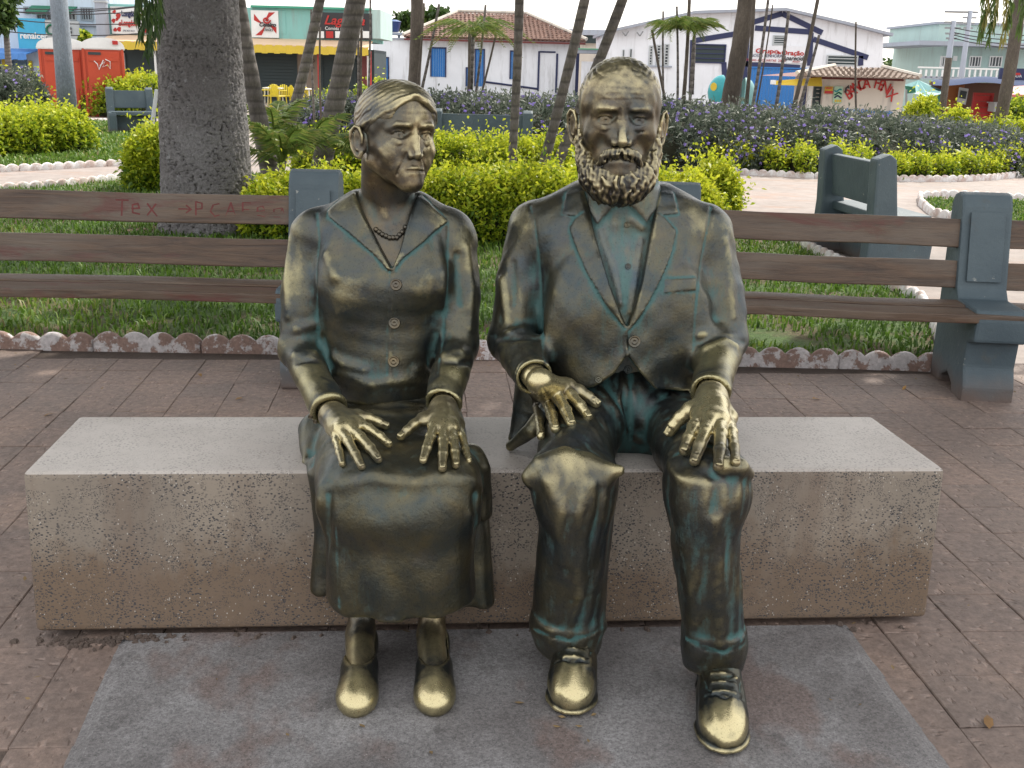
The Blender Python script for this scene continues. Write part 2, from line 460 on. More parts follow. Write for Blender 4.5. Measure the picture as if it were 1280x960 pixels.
# ---- paving tiles near the statues
def tile_mat():
    t = NT('reddish_concrete_tile'); co = t.co(); r = t.rand()
    wco = t.new('Mapping'); geo = t.new('NewGeometry'); t.l.new(geo.outputs['Position'], wco.inputs[0]); wp = wco.outputs[0]
    c = t.mix(t.math('MULTIPLY', r, 1.0), (0.295, 0.212, 0.172), (0.248, 0.186, 0.155))
    big = t.noise(1.1, 6, 0.65, wp, 0.3)
    c = t.mix(t.ramp(big, [(0.42, 0), (0.68, 0.8)]), c, (0.165, 0.130, 0.116))
    c = t.mix(t.ramp(t.noise(2.6, 5, 0.6, wp), [(0.52, 0), (0.70, 0.75)]), c, (0.33, 0.235, 0.185))
    c = t.mix(1.0, c, t.ramp(t.noise(34, 8, 0.8, wp), [(0.32, 0.55), (0.70, 1.35)]), 'MULTIPLY')
    b1 = t.bump(t.noise(70, 6, 0.7, wp), 0.45, 0.006)
    # worn wedge pattern pressed in the tile
    wv = t.new('TexVoronoi'); wv.feature = 'F1'; wv.distance = 'MANHATTAN'; wv.inputs['Scale'].default_value = 34; wv.inputs['Randomness'].default_value = 0.85
    t.l.new(t.co(scale=(1, 0.55, 1), rot=(0, 0, 0.5)), wv.inputs['Vector'])
    wd = t.ramp(wv.outputs['Distance'], [(0.25, 0), (0.50, 1)]); t.bump(wd, 0.7, 0.007, b1); c = t.mix(1.0, c, t.ramp(wv.outputs['Distance'], [(0.20, 1.10), (0.55, 0.82)]), 'MULTIPLY')
    return t.out(c, 0.72)
M_TILE = tile_mat()
M_GROUT = plain('dark_joint_soil', (0.100, 0.075, 0.062), 0.95, 0.3, 9, bump=0.5)
TS = 0.2145
def tile_mesh(seed):
    g = random.Random(seed); h = TS / 2 - 0.0006; b = 0.0028; z = 0.0
    m = MB(); jit = [(g.uniform(-.0012, .0012), g.uniform(-.0012, .0012), g.uniform(-.0016, .0016)) for _ in range(4)]
    sg = ((-1, -1), (1, -1), (1, 1), (-1, 1))
    lo = [(sx * h + j[0], sy * h + j[1], -0.02) for (sx, sy), j in zip(sg, jit)]
    mid = [(sx * h + j[0], sy * h + j[1], z - 0.0025 + j[2]) for (sx, sy), j in zip(sg, jit)]
    top = [(sx * (h - b) + j[0], sy * (h - b) + j[1], z + j[2]) for (sx, sy), j in zip(sg, jit)]
    m.add(lo + mid + top, [(i, (i + 1) % 4, (i + 1) % 4 + 4, i + 4) for i in range(4)] + [(i + 4, (i + 1) % 4 + 4, (i + 1) % 4 + 8, i + 8) for i in range(4)] + [(8, 9, 10, 11)])
    return m.mesh('tile', M_TILE)
tiles = [tile_mesh(i) for i in range(6)]
corner = G(640, 497)
def uv2w(u, v): return (corner[0] + u * math.cos(YAW) - v * math.sin(YAW), corner[1] + u * math.sin(YAW) + v * math.cos(YAW))
def inside(poly, x, y):
    r = False; n = len(poly)
    for i in range(n):
        x0, y0 = poly[i][:2]; x1, y1 = poly[i - 1][:2]
        if (y0 > y) != (y1 > y) and x < (x1 - x0) * (y - y0) / (y1 - y0) + x0: r = not r
    return r
def proj(x, y, z):
    v = CR.T @ (np.array([x, y, z]) - EYE); return 640 + FPX * v[0] / -v[2], 480 - FPX * v[1] / -v[2]
blk = [G(28, 590, BLK_Z), G(1182, 586, BLK_Z), G(1090, 520, BLK_Z), G(98, 520, BLK_Z)]
slabp = [G(150, 792), G(1060, 780), G(1290, 1092), G(10, 1092)]
kerb_near = [G(*q) for q in ((-420, 424), (-160, 430), (0, 434), (180, 437), (345, 440), (600, 446), (930, 455), (1060, 458), (1180, 462))]
pav = thing('pavement', None, None, (0, 3, 0)); setp(pav, kind='structure')
gb = MB(); pp = [(-6, 1.0), (6, 1.0), (6, 5.0)] + [(k[0], k[1] + 0.02) for k in kerb_near[::-1]] + [(-6, 5.4)]
gb.add([(x, y, -0.008) for x, y in pp], [tuple(range(len(pp)))]); gb.build('joint_bed', M_GROUT, pav)
rest = MB(); cnt = 0; cand = []
for i in range(-30, 32):
    for j in range(-24, 6):
        x, y = uv2w((i + 0.5 + (0.5 if False else 0)) * TS, (j + 0.5) * TS)
        if y < 1.35 or y > 5.6: continue
        px, py = proj(x, y, 0)
        if not (-70 < px < 1350 and py < 1040): continue
        ky = np.interp(x, [k[0] for k in kerb_near], [k[1] for k in kerb_near])
        if y > ky - 0.09 and x < kerb_near[-1][0]: continue
        if x > kerb_near[-1][0] and y > 5.45: continue
        hid = inside(slabp, x, y) and all(inside(slabp, *uv2w((i + .5 + a) * TS, (j + .5 + b) * TS)) for a in (-.48, .48) for b in (-.48, .48))
        if hid: continue
        if inside([(b[0], b[1]) for b in blk], x, y) and all(inside([(q[0], q[1]) for q in blk], *uv2w((i + .5 + a) * TS, (j + .5 + b) * TS)) for a in (-.5, .5) for b in (-.5, .5)): continue
        vis = 0 <= px <= 1280 and py < 960
        cand.append((0 if vis else 1, abs(x) , x, y))
cand.sort(key=lambda c: (c[0], c[3]))
for k, (_, _, x, y) in enumerate(cand):
    me = rnd.choice(tiles); rz = YAW + rnd.choice((0, math.pi / 2, math.pi, -math.pi / 2)); dz = rnd.uniform(-.0025, .0015)
    if k < 299:
        o = bpy.data.objects.new('tile', me); C.objects.link(o); o.parent = pav; o.location = (x, y - 3, dz); o.rotation_euler = (rnd.uniform(-.006, .006), rnd.uniform(-.006, .006), rz)
    else:
        cs, sn = math.cos(rz), math.sin(rz)
        rest.add([(x + v.co.x * cs - v.co.y * sn, y + v.co.x * sn + v.co.y * cs, v.co.z + dz) for v in me.vertices], [tuple(p.vertices) for p in me.polygons])
if rest.v: rest.build('tile_remainder', M_TILE, pav, kind='stuff')
print('tiles', len(cand))

# ---- cement slab under the feet
t = NT('grey_cement_slab'); co = t.co()
c = t.mix(t.ramp(t.noise(2.2, 6, 0.6, co, 0.5), [(0.38, 0), (0.62, 1)]), (0.225, 0.220, 0.222), (0.125, 0.116, 0.115))
c = t.mix(t.ramp(t.noise(1.4, 5, 0.6, t.co(scale=(1.7, 1, 1))), [(0.54, 0), (0.60, 0.75)]), c, (0.150, 0.110, 0.098))
c = t.mix(t.ramp(t.noise(9, 4, 0.6, co), [(0.60, 0), (0.70, 0.6)]), c, (0.085, 0.078, 0.078))
c = t.mix(1.0, c, t.ramp(t.noise(130, 5, 0.8, co), [(0.34, 0.50), (0.66, 1.50)]), 'MULTIPLY')
c = t.mix(t.ramp(t.voro(120, co), [(0.16, 0.7), (0.24, 0)]), c, (0.07, 0.068, 0.07))
c = t.mix(t.ramp(t.noise(240, 2, 0.5, co), [(0.68, 0), (0.74, 0.6)]), c, (0.5, 0.5, 0.5))
t.bump(t.noise(110, 6, 0.75, co), 0.5, 0.006, t.bump(t.noise(14, 5, 0.6, co), 0.3, 0.01)); M_SLAB = t.out(c, 0.7)
m = MB(); N = 40; top = []
S4 = [np.array(q[:2]) for q in slabp]
for a in range(N + 1):
    for b in range(N + 1):
        u, v = a / N, b / N
        q = (S4[3] * (1 - u) + S4[2] * u) * (1 - v) + (S4[0] * (1 - u) + S4[1] * u) * v
        if a in (0, N) : q = q + np.array([rnd.uniform(-.0015, .0015), 0])
        if b in (0, N) : q = q + np.array([0, rnd.uniform(-.0015, .0015)])
        edge = a in (0, N) or b in (0, N)
        top.append((q[0], q[1], 0.012 if not edge else -0.004))
m.add(top, [(a * (N + 1) + b, (a + 1) * (N + 1) + b, (a + 1) * (N + 1) + b + 1, a * (N + 1) + b + 1) for a in range(N) for b in range(N)])
m.build('slab', M_SLAB, smooth=False, kind='structure')

# ---- terrazzo block seat
t = NT('terrazzo_block'); co = t.co()
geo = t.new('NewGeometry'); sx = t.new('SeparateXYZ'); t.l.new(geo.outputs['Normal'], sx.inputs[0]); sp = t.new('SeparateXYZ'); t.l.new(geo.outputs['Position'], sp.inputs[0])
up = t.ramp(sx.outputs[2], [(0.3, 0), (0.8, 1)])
c = t.mix(t.ramp(t.noise(3, 5, 0.6, co), [(0.35, 0), (0.65, 1)]), (0.270, 0.228, 0.182), (0.195, 0.165, 0.135))
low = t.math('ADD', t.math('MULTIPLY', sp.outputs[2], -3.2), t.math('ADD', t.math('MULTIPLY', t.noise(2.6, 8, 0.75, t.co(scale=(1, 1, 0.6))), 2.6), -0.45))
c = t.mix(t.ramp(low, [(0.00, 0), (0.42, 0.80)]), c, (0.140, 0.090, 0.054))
st = t.noise(7, 5, 0.65, t.co(scale=(1, 1, 0.12)))
c = t.mix(t.ramp(st, [(0.52, 0), (0.68, 0.6)]), c, (0.16, 0.115, 0.085))
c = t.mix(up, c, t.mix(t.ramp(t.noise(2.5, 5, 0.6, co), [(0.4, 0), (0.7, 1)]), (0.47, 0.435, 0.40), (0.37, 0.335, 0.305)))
v1 = t.voro(100, t.co(scale=(1, 1, 1.5))); msk = t.noise(9, 3, 0.6, co)
chips = t.math('MULTIPLY', t.ramp(v1, [(0.26, 1), (0.36, 0)]), t.ramp(msk, [(0.36, 0.05), (0.56, 1)]))
v2 = t.voro(230); chips2 = t.math('MULTIPLY', t.ramp(v2, [(0.26, 1.0), (0.38, 0)]), t.ramp(t.noise(30, 2, 0.5, co), [(0.45, 0), (0.6, 1)]))
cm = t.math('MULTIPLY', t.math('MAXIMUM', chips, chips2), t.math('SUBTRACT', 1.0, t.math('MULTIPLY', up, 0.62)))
c = t.mix(cm, c, (0.040, 0.040, 0.045))
vw = t.voro(80, t.co(scale=(1.3, 1, 1))); c = t.mix(t.math('MULTIPLY', t.ramp(vw, [(0.14, 0.7), (0.2, 0)]), t.ramp(t.noise(20, 2, 0.5), [(0.5, 0), (0.6, 1)])), c, (0.55, 0.52, 0.47))
t.bump(t.noise(60, 5, 0.7, co), 0.3, 0.004, t.bump(t.math('SUBTRACT', 1.0, cm), 0.35, 0.003))
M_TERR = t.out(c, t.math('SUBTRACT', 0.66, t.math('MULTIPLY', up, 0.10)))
B = MB(); bl = [np.array([q[0], q[1]]) for q in blk]
tz = BLK_Z; bz = 0.020
B.add([(bl[0][0] + .004, bl[0][1] - .035, bz), (bl[1][0] - .004, bl[1][1] - .030, bz), (*bl[2], bz), (*bl[3], bz), (*bl[0], tz), (*bl[1], tz), (*bl[2], tz), (*bl[3], tz)], [(0, 3, 2, 1), (4, 5, 6, 7), (0, 1, 5, 4), (1, 2, 6, 5), (2, 3, 7, 6), (3, 0, 4, 7)])
seat = thing('seat_block', 'long speckled terrazzo block that the two bronze figures sit on', 'bench', (-0.05, 2.8, 0))
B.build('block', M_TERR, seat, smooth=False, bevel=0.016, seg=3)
cen = sum(bl) / 4; b2 = [cen + (q - cen) * np.array([0.93, 0.75]) for q in bl]
MB().add([(*b2[i % 4], (-0.01, 0.030)[i // 4]) for i in range(8)], [(0, 3, 2, 1), (0, 1, 5, 4), (1, 2, 6, 5), (2, 3, 7, 6), (3, 0, 4, 7)]).build('footing', M_GROUT, seat)  # footing made dark for the shaded gap under the block

# ---- grass beds
t = NT('lawn_soil_and_turf'); co = t.co()
c = t.mix(t.ramp(t.noise(1.3, 6, 0.65, co), [(0.45, 0), (0.62, 1)]), (0.060, 0.110, 0.022), (0.125, 0.078, 0.048))
c = t.mix(1.0, c, t.ramp(t.noise(45, 6, 0.7, co), [(0.3, 0.55), (0.7, 1.35)]), 'MULTIPLY'); t.bump(t.noise(45, 6, 0.7, co), 0.7, 0.03)
M_TURF = t.out(c, 0.95)
def leafmat(name, stops, transl=0.35, rough=0.5, spec=0.35):
    t = NT(name); a = t.attr('tone'); c = t.ramp(a, stops)
    t.put(t.b.inputs['Base Color'], c); t.b.inputs['Roughness'].default_value = rough; t.b.inputs['Specular IOR Level'].default_value = spec
    tr = t.new('BsdfTranslucent'); t.l.new(c, tr.inputs[0]); mx = t.new('MixShader'); mx.inputs[0].default_value = transl
    t.l.new(t.b.outputs[0], mx.inputs[1]); t.l.new(tr.outputs[0], mx.inputs[2]); t.l.new(mx.outputs[0], t.n['Material Output'].inputs[0]); return t.m
M_GRASS = leafmat('grass_blades', [(0, (0.045, 0.095, 0.014)), (0.6, (0.115, 0.215, 0.026)), (0.9, (0.21, 0.29, 0.05)), (1, (0.30, 0.27, 0.12))], 0.3)
def blades(name, pts, lo, hi, w, lean=0.6, parent=None, mat=None, tone=None):
    n = len(pts); h = nrg.uniform(lo, hi, n); az = nrg.uniform(0, 6.283, n); bend = nrg.uniform(0.2, 1.0, n) * lean; wa = az + 1.57 + nrg.uniform(-.6, .6, n)
    d = np.stack([np.cos(az), np.sin(az), np.zeros(n)], 1); s = np.stack([np.cos(wa), np.sin(wa), np.zeros(n)], 1) * (w * nrg.uniform(0.7, 1.3, n))[:, None]
    up_ = np.array([0, 0, 1.0]); p = np.asarray(pts)
    m = p + d * (h * bend * 0.35)[:, None] + up_ * (h * 0.62)[:, None]
    tp = p + d * (h * bend)[:, None] + up_ * (h * (1 - 0.35 * bend))[:, None]
    V = np.stack([p - s, p + s, m + s * 0.8, m - s * 0.8, tp], 1).reshape(-1, 3); b = np.arange(n) * 5
    F4 = np.stack([b, b + 1, b + 2, b + 3], 1); F3 = np.stack([b + 3, b + 2, b + 4], 1)
    tn = nrg.uniform(0, 1, n) if tone is None else tone
    return link(name, npmesh(name, V, [F4, F3], mat or M_GRASS, False, fattr={'tone': np.concatenate([tn, tn])}), parent)
def polyfill(poly, n, rng=nrg):
    poly = np.array([q[:2] for q in poly]); lo, hi = poly.min(0), poly.max(0); out = []
    while sum(len(o) for o in out) < n:
        p = rng.uniform(lo, hi, (n, 2)); ins = np.zeros(n, bool)
        for i in range(len(poly)):
            x0, y0 = poly[i]; x1, y1 = poly[i - 1]
            c = ((y0 > p[:, 1]) != (y1 > p[:, 1])) & (p[:, 0] < (x1 - x0) * (p[:, 1] - y0) / (y1 - y0 + 1e-12) + x0); ins ^= c
        out.append(p[ins])
    return np.concatenate(out)[:n]
bedpoly = [k + np.array([0, 0.05, 0]) for k in kerb_near] + [G(1150, 378), G(1060, 336), G(980, 300), G(915, 268), G(880, 245), G(860, 232), G(700, 222), G(420, 215), G(160, 222), G(0, 236), G(-250, 244)]
def sheet(name, poly, z, mat, **kw):
    m = MB(); m.add([(q[0], q[1], z) for q in poly], [tuple(range(len(poly)))]); return m.build(name, mat, **kw)
sheet('lawn_soil', bedpoly, 0.006, M_TURF, kind='structure')
def soilmask(p): # bare patches
    return (np.sin(p[:, 0] * 2.1 + 1.3) * np.sin(p[:, 1] * 2.7 + p[:, 0]) + 0.45 * np.sin(p[:, 0] * 7.3) * np.sin(p[:, 1] * 6.1)) 
near = polyfill([q for q in bedpoly if q[1] < 99], 76000)
w = soilmask(near); depth = near[:, 1]
keep = ((w < 0.97) | (near[:, 0] < 0.3)) & (nrg.uniform(0, 1, len(near)) < np.clip(9.0 / depth, 0.35, 1) ** 1.5)
near = near[keep]
tone = np.clip(0.42 + 0.3 * np.sin(near[:, 0] * 1.7) * np.sin(near[:, 1] * 1.3) + nrg.normal(0, 0.22, len(near)), 0, 1)
setp(blades('lawn_grass', np.c_[near, np.full(len(near), 0.004)], 0.028, 0.075, 0.0060, 0.9, tone=tone), 'green grass covering the bed behind the wooden benches', 'grass', kind='stuff')
print('grass', len(near))

# ---- scalloped kerbs: precast pieces of a few lobes each
t = NT('flaking_whitewashed_kerb'); co = t.co(); geo = t.new('NewGeometry'); wm = t.new('Mapping'); t.l.new(geo.outputs['Position'], wm.inputs[0]); wp = wm.outputs[0]
pt_ = t.ramp(t.noise(11, 6, 0.7, wp), [(0.47, 0), (0.52, 1)]); c = t.mix(pt_, (0.30, 0.20, 0.165), (0.60, 0.56, 0.56))
c = t.mix(1.0, c, t.ramp(t.noise(50, 5, 0.7, wp), [(0.3, 0.7), (0.7, 1.15)]), 'MULTIPLY'); t.bump(t.noise(60, 6, 0.7, wp), 0.5, 0.006, t.bump(pt_, 0.4, 0.004)); M_KERB = t.out(c, 0.85)
t = NT('whitewashed_kerb_clean'); wm = t.new('Mapping'); geo = t.new('NewGeometry'); t.l.new(geo.outputs['Position'], wm.inputs[0]); wp = wm.outputs[0]
c = t.mix(t.ramp(t.noise(6, 6, 0.7, wp), [(0.40, 0), (0.55, 1)]), (0.46, 0.36, 0.32), (0.66, 0.64, 0.63)); t.bump(t.noise(50, 5, 0.7, wp), 0.4, 0.006); M_KERB2 = t.out(c, 0.85)
def kerb(label, pts, mat, lobe=0.125, per=4, h0=0.055, h1=0.088, th=0.05, z=0.0):
    pts = [np.array(p[:2]) for p in pts]; L = [0]
    for a, b in zip(pts[:-1], pts[1:]): L.append(L[-1] + np.linalg.norm(b - a))
    def at(s):
        s = min(max(s, 0), L[-1] - 1e-6); i = max(0, int(np.searchsorted(L, s, 'right')) - 1); i = min(i, len(pts) - 2); u = (s - L[i]) / (L[i + 1] - L[i])
        d = (pts[i + 1] - pts[i]); d = d / np.linalg.norm(d); return pts[i] * (1 - u) + pts[i + 1] * u, np.array([-d[1], d[0]])
    t_ = thing('garden_edging', label, 'kerb', (*pts[0], z)); plen = lobe * per; n = max(1, int(L[-1] / plen)); plen = L[-1] / n; lb = plen / per
    for k in range(n):
        m = MB(); ns = per * 6; hs = 1 + rnd.uniform(-.06, .06); sh = rnd.uniform(-.006, .006); vs_ = []
        for i in range(ns + 1):
            s = k * plen + 0.004 + (plen - 0.008) * i / ns; p, nrm = at(s); p = p + nrm * sh
            f = abs(math.sin(math.pi * (i / 6))); hh = (h0 + (h1 - h0) * f ** 0.75) * hs
            for off, z_ in ((-th / 2 - .004, -.02), (-th / 2, hh * 0.80), (-th / 4, hh * .97), (th / 4, hh), (th / 2, hh * .85), (th / 2 + .004, -.02)): vs_.append((p[0] + nrm[0] * off, p[1] + nrm[1] * off, z + z_))
        fs = [(i * 6 + j, (i + 1) * 6 + j, (i + 1) * 6 + j + 1, i * 6 + j + 1) for i in range(ns) for j in range(5)] + [tuple(range(6)), tuple(ns * 6 + 5 - j for j in range(6))]
        m.add(vs_, fs); m.build('kerb_piece', mat, t_, smooth=True)
    return t_
kerb('low scalloped kerb with flaking paint along the grass right behind the wooden benches', kerb_near, M_KERB, lobe=0.128)
kerb('scalloped kerb edging the bare-soil corner of the grass bed between right bench and path', [G(1186, 452), G(1165, 405), G(1150, 378), G(1060, 336), G(980, 300), G(915, 268), G(875, 240)], M_KERB2, per=5)
kerb('white scalloped kerb on the near side of the path at far left', [G(-260, 246), G(0, 238), G(80, 233), G(160, 224), G(215, 214)], M_KERB2, per=8)
kerb('white scalloped kerb on the far side of the path at far left', [G(-250, 216), G(0, 214), G(60, 211), G(150, 206), G(210, 200)], M_KERB2, per=8)
purp_front = [G(862, 210), G(880, 214), G(940, 218), G(1017, 222), G(1137, 226), G(1200, 226), G(1242, 224), G(1285, 219), G(1400, 205)]
kerb('white scalloped kerb in front of the yellow plants below the purple-flowered hedge', purp_front, M_KERB2, per=8)
isl = [G(1165, 268), G(1150, 256), G(1150, 247), G(1185, 246), G(1240, 249), G(1300, 250), G(1420, 262)]
kerb('white scalloped kerb rounding the tip of the small lawn beyond the right bench', [G(1300, 302), G(1228, 282)] + isl, M_KERB2, per=6)
kerb('short white kerb by the far left concrete bench', [G(95, 153), G(140, 152)], M_KERB2, per=8)
islp = [G(1300, 300), G(1228, 281), G(1168, 267), G(1153, 256), G(1155, 249), G(1240, 251), G(1300, 252), G(1420, 262), G(1420, 330)]
sheet('island_soil', islp, 0.006, M_TURF, kind='structure')
ip = polyfill(islp, 7000); setp(blades('island_grass', np.c_[ip, np.full(len(ip), 0.004)], 0.03, 0.07, 0.008, 0.9), 'short grass on the small lawn beyond the right bench', 'grass', kind='stuff')
farp = [G(-250, 212), G(0, 210), G(60, 208), G(150, 203), G(200, 190), G(190, 158), G(120, 152), G(-100, 160)]
sheet('far_lawn_soil', farp, 0.006, M_TURF, kind='structure')
ip = polyfill(farp, 16000); setp(blades('far_lawn_grass', np.c_[ip, np.full(len(ip), 0.004)], 0.05, 0.11, 0.014, 0.9, tone=np.clip(nrg.normal(.6, .2, len(ip)), 0, 1)), 'sunlit grass around the clipped hedge at far left', 'grass', kind='stuff')
# fallen leaves, crumbs of soil
m = MB()
for k in range(150):
    px, py = rnd.uniform(0, 1280), rnd.choice((rnd.uniform(445, 500), rnd.uniform(520, 950))); g_ = G(px, py)
    r_ = rnd.uniform(.003, .009); a = rnd.uniform(0, 6.28); q = [(g_[0] + r_ * math.cos(a + b) * s, g_[1] + r_ * math.sin(a + b) * s, 0.014 + rnd.uniform(.001, .006)) for b, s in ((0, 1.6), (1.5, .7), (3.14, 1.4), (4.7, .6))]
    m.add(q, [(0, 1, 2, 3)])
m.build('litter', plain('dry_leaf_crumbs', (0.22, 0.15, 0.07), 0.8, 0.4, 3), label='dry leaf crumbs scattered over the paving', cat='litter', kind='stuff')

m = MB()
for k in range(170):
    q = blk[0] + (blk[1] - blk[0]) * (0.04 + 0.09 * rnd.random() if k % 5 else rnd.random()); g_ = (q[0] + rnd.gauss(0, .05) - (0.06 if k % 3 == 0 else 0), q[1] - 0.045 - abs(rnd.gauss(0, .018)), 0.0); r_ = rnd.uniform(.002, .009); z_ = 0.012 if inside(slabp, g_[0], g_[1]) else 0.0
    m.box((g_[0], g_[1], z_ + r_ * .4), (r_, r_ * rnd.uniform(.5, 1), r_ * .5), rz=rnd.uniform(0, 3), taper=.6)
m.build('soil_crumbs', M_GROUT, label='dark soil crumbs gathered along the foot of the terrazzo block', cat='soil', kind='stuff')
leafm = []
for k in range(5):
    mm = MB(); a_ = [(-.022, 0, .002), (-.008, .009, .006), (.008, .008, .005), (.024, 0, .003), (.008, -.008, .006), (-.008, -.009, .004)]; mm.add([(x * (1 + .1 * k), y * (1.2 - .1 * k), z + .003 * math.sin(k + x * 90)) for x, y, z in a_], [(0, 1, 5), (1, 2, 4, 5), (2, 3, 4)])
    leafm.append(mm.mesh('fallen_leaf', plain('fallen_leaf_brown', (.20 + .04 * k, .11 + .02 * k, .04), .7, .3, 60)))
where = [(1235, 905), (300, 500), (250, 470), (1020, 500), (1130, 486), (60, 520)]
for k, (px, py) in enumerate(where):
    q = G(px, py); o = bpy.data.objects.new('fallen_leaf', leafm[k % 5]); C.objects.link(o); o.location = (q[0], q[1], 0.014 if inside(slabp, q[0], q[1]) else 0.003); o.rotation_euler = (rnd.uniform(-.2, .2), rnd.uniform(-.2, .2), rnd.uniform(0, 6.28))
    setp(o, 'dry brown leaf lying on the paving, ' + ORD[sorted(where).index((px, py))] + ' from the left among the fallen leaves', 'leaf', 'fallen leaves on the paving')
# ================================================================== concrete and timber benches
t = NT('teal_painted_concrete'); co = t.co(); geo = t.new('NewGeometry'); wm = t.new('Mapping'); t.l.new(geo.outputs['Position'], wm.inputs[0]); wp = wm.outputs[0]
c = t.mix(t.ramp(t.noise(2.5, 6, 0.6, wp), [(0.35, 0), (0.65, 1)]), (0.052, 0.078, 0.096), (0.080, 0.112, 0.128))
c = t.mix(t.ramp(t.noise(7, 6, 0.7, wp), [(0.60, 0), (0.70, 0.55)]), c, (0.075, 0.080, 0.075))
c = t.mix(t.ramp(t.noise(22, 5, 0.6, wp), [(0.68, 0), (0.72, 0.8)]), c, (0.30, 0.31, 0.29))
sp = t.new('SeparateXYZ'); t.l.new(geo.outputs['Position'], sp.inputs[0])
c = t.mix(t.ramp(t.math('ADD', sp.outputs[2], t.math('MULTIPLY', t.noise(8, 4, 0.6, wp), 0.12)), [(0.06, 0.8), (0.19, 0)]), c, (0.130, 0.085, 0.065))
t.bump(t.noise(70, 6, 0.75, wp), 0.4, 0.006, t.bump(t.noise(9, 5, 0.6, wp), 0.3, 0.02)); M_TEAL = t.out(c, 0.6)
def woodmat():
    t = NT('weathered_bench_timber'); r = t.rand()
    ad = t.new('VectorMath'); ad.operation = 'ADD'; t.l.new(t.tc.outputs['Object'], ad.inputs[0]); t.l.new(t.math('MULTIPLY', r, 37.0), ad.inputs[1])
    mp = t.new('Mapping'); mp.inputs['Scale'].default_value = (1.0, 12, 12); t.l.new(ad.outputs[0], mp.inputs[0]); g = mp.outputs[0]
    mp2 = t.new('Mapping'); mp2.inputs['Scale'].default_value = (1.0, 4, 4); t.l.new(ad.outputs[0], mp2.inputs[0]); g2 = mp2.outputs[0]
    n = t.noise(3.0, 8, 0.7, g, 0.6)
    c = t.mix(t.ramp(n, [(0.32, 0), (0.68, 1)]), (0.038, 0.022, 0.014), (0.135, 0.084, 0.053))
    c = t.mix(t.ramp(t.noise(1.8, 5, 0.6, g2), [(0.44, 0), (0.70, 0.7)]), c, (0.150, 0.120, 0.094))
    c = t.mix(t.ramp(t.noise(2.2, 5, 0.65, g2, 0.4), [(0.58, 0), (0.68, 0.8)]), c, (0.100, 0.032, 0.024))
    c = t.mix(t.ramp(t.noise(5, 8, 0.8, g, 1.0), [(0.30, 0.9), (0.38, 0)]), c, (0.020, 0.013, 0.011))
    t.bump(n, 0.8, 0.006); return t.out(c, t.ramp(n, [(0.3, 0.42), (0.7, 0.62)]))
M_WOOD = woodmat()
def bench_post(name='post'):
    """local: x across (thickness), y back, z up; front of the foot at y=0"""
    prof = [(0.0, 0.0), (0.0, 0.10), (0.035, 0.19), (0.025, 0.31), (-0.055, 0.33), (-0.06, 0.44), (-0.02, 0.475), (0.235, 0.475), (0.275, 0.52), (0.355, 0.90), (0.385, 0.955), (0.435, 0.965), (0.50, 0.945), (0.525, 0.90), (0.515, 0.55), (0.50, 0.0), (0.36, 0.0), (0.34, 0.07), (0.25, 0.11), (0.17, 0.07), (0.15, 0.0)]
    m = MB(); M = Matrix(((0, 1, 0), (1, 0, 0), (0, 0, 1)))
    m.prism(prof, -0.118, 0.118, M); return m.mesh(name, M_TEAL, smooth=False, bevel=0.013, seg=2)
POST = bench_post()
def slat(x0, x1, c, h, tilt=0.0):
    m = MB(); n = 8; L = x1 - x0; me = None
    pts = []; Rt = Matrix.Rotation(tilt, 3, 'X')
    for i in range(n + 1):
        x = -L / 2 + L * i / n; dz = 0.003 * math.sin(i * 1.7 + c[2] * 9)
        for sy, sz in ((-1, -1), (1, -1), (1, 1), (-1, 1)):
            v = Rt @ Vector((0, sy * h[0], sz * h[1])); pts.append((x, v.y, v.z + dz))
    fs = [(i * 4 + k, i * 4 + (k + 1) % 4, (i + 1) * 4 + (k + 1) % 4, (i + 1) * 4 + k) for i in range(n) for k in range(4)] + [(3, 2, 1, 0), (n * 4, n * 4 + 1, n * 4 + 2, n * 4 + 3)]
    m.add(pts, fs); return m.mesh('slat', M_WOOD, bevel=0.006, seg=2), ((x0 + x1) / 2, c[1], c[2])
def wooden_bench(label, loc, rz, posts, x0, x1, group, spans=()):
    b = thing('park_bench', label, 'bench', loc, group, rz)
    for xp in posts:
        p = link('post', POST, b, local=True); p.location = (xp, 0, 0)
        pan = MB().box((0, 0, 0), (0.080, 0.004, 0.165)).build('front_panel', M_TEAL, p, bevel=0.002); pan.location = (0, 0.304, 0.715); pan.rotation_euler = (-0.205, 0, 0); pan.matrix_parent_inverse.identity()
    for yy, zz, hy, hz, tl in ((0.368, 0.772, 0.020, 0.068, -0.19), (0.330, 0.575, 0.020, 0.066, -0.19), (0.02, 0.437, 0.078, 0.021, 0.0), (0.19, 0.442, 0.070, 0.021, 0.0)):
        me, c = slat(x0, x1, (0, yy, zz), (hy, hz), tl); s = link('back_slat' if hz > .03 else 'seat_slat', me, b, local=True); s.location = c
    return b
gp = 'timber and teal concrete park benches behind the statues'
pL = G(382, 487); bL = wooden_bench('park bench at left with red scrawled writing on its top back board', (pL[0] + 0.0, pL[1], 0), R(0.8), (0.0, -3.2), -3.4, 0.04, gp)
pR = G(1262, 503); bR = wooden_bench('park bench at right running behind the bearded statue to a full teal post', (pR[0] - 0.11, pR[1], -0.035), R(-4.5), (0.0, -1.48), -1.52, 0.35, gp)
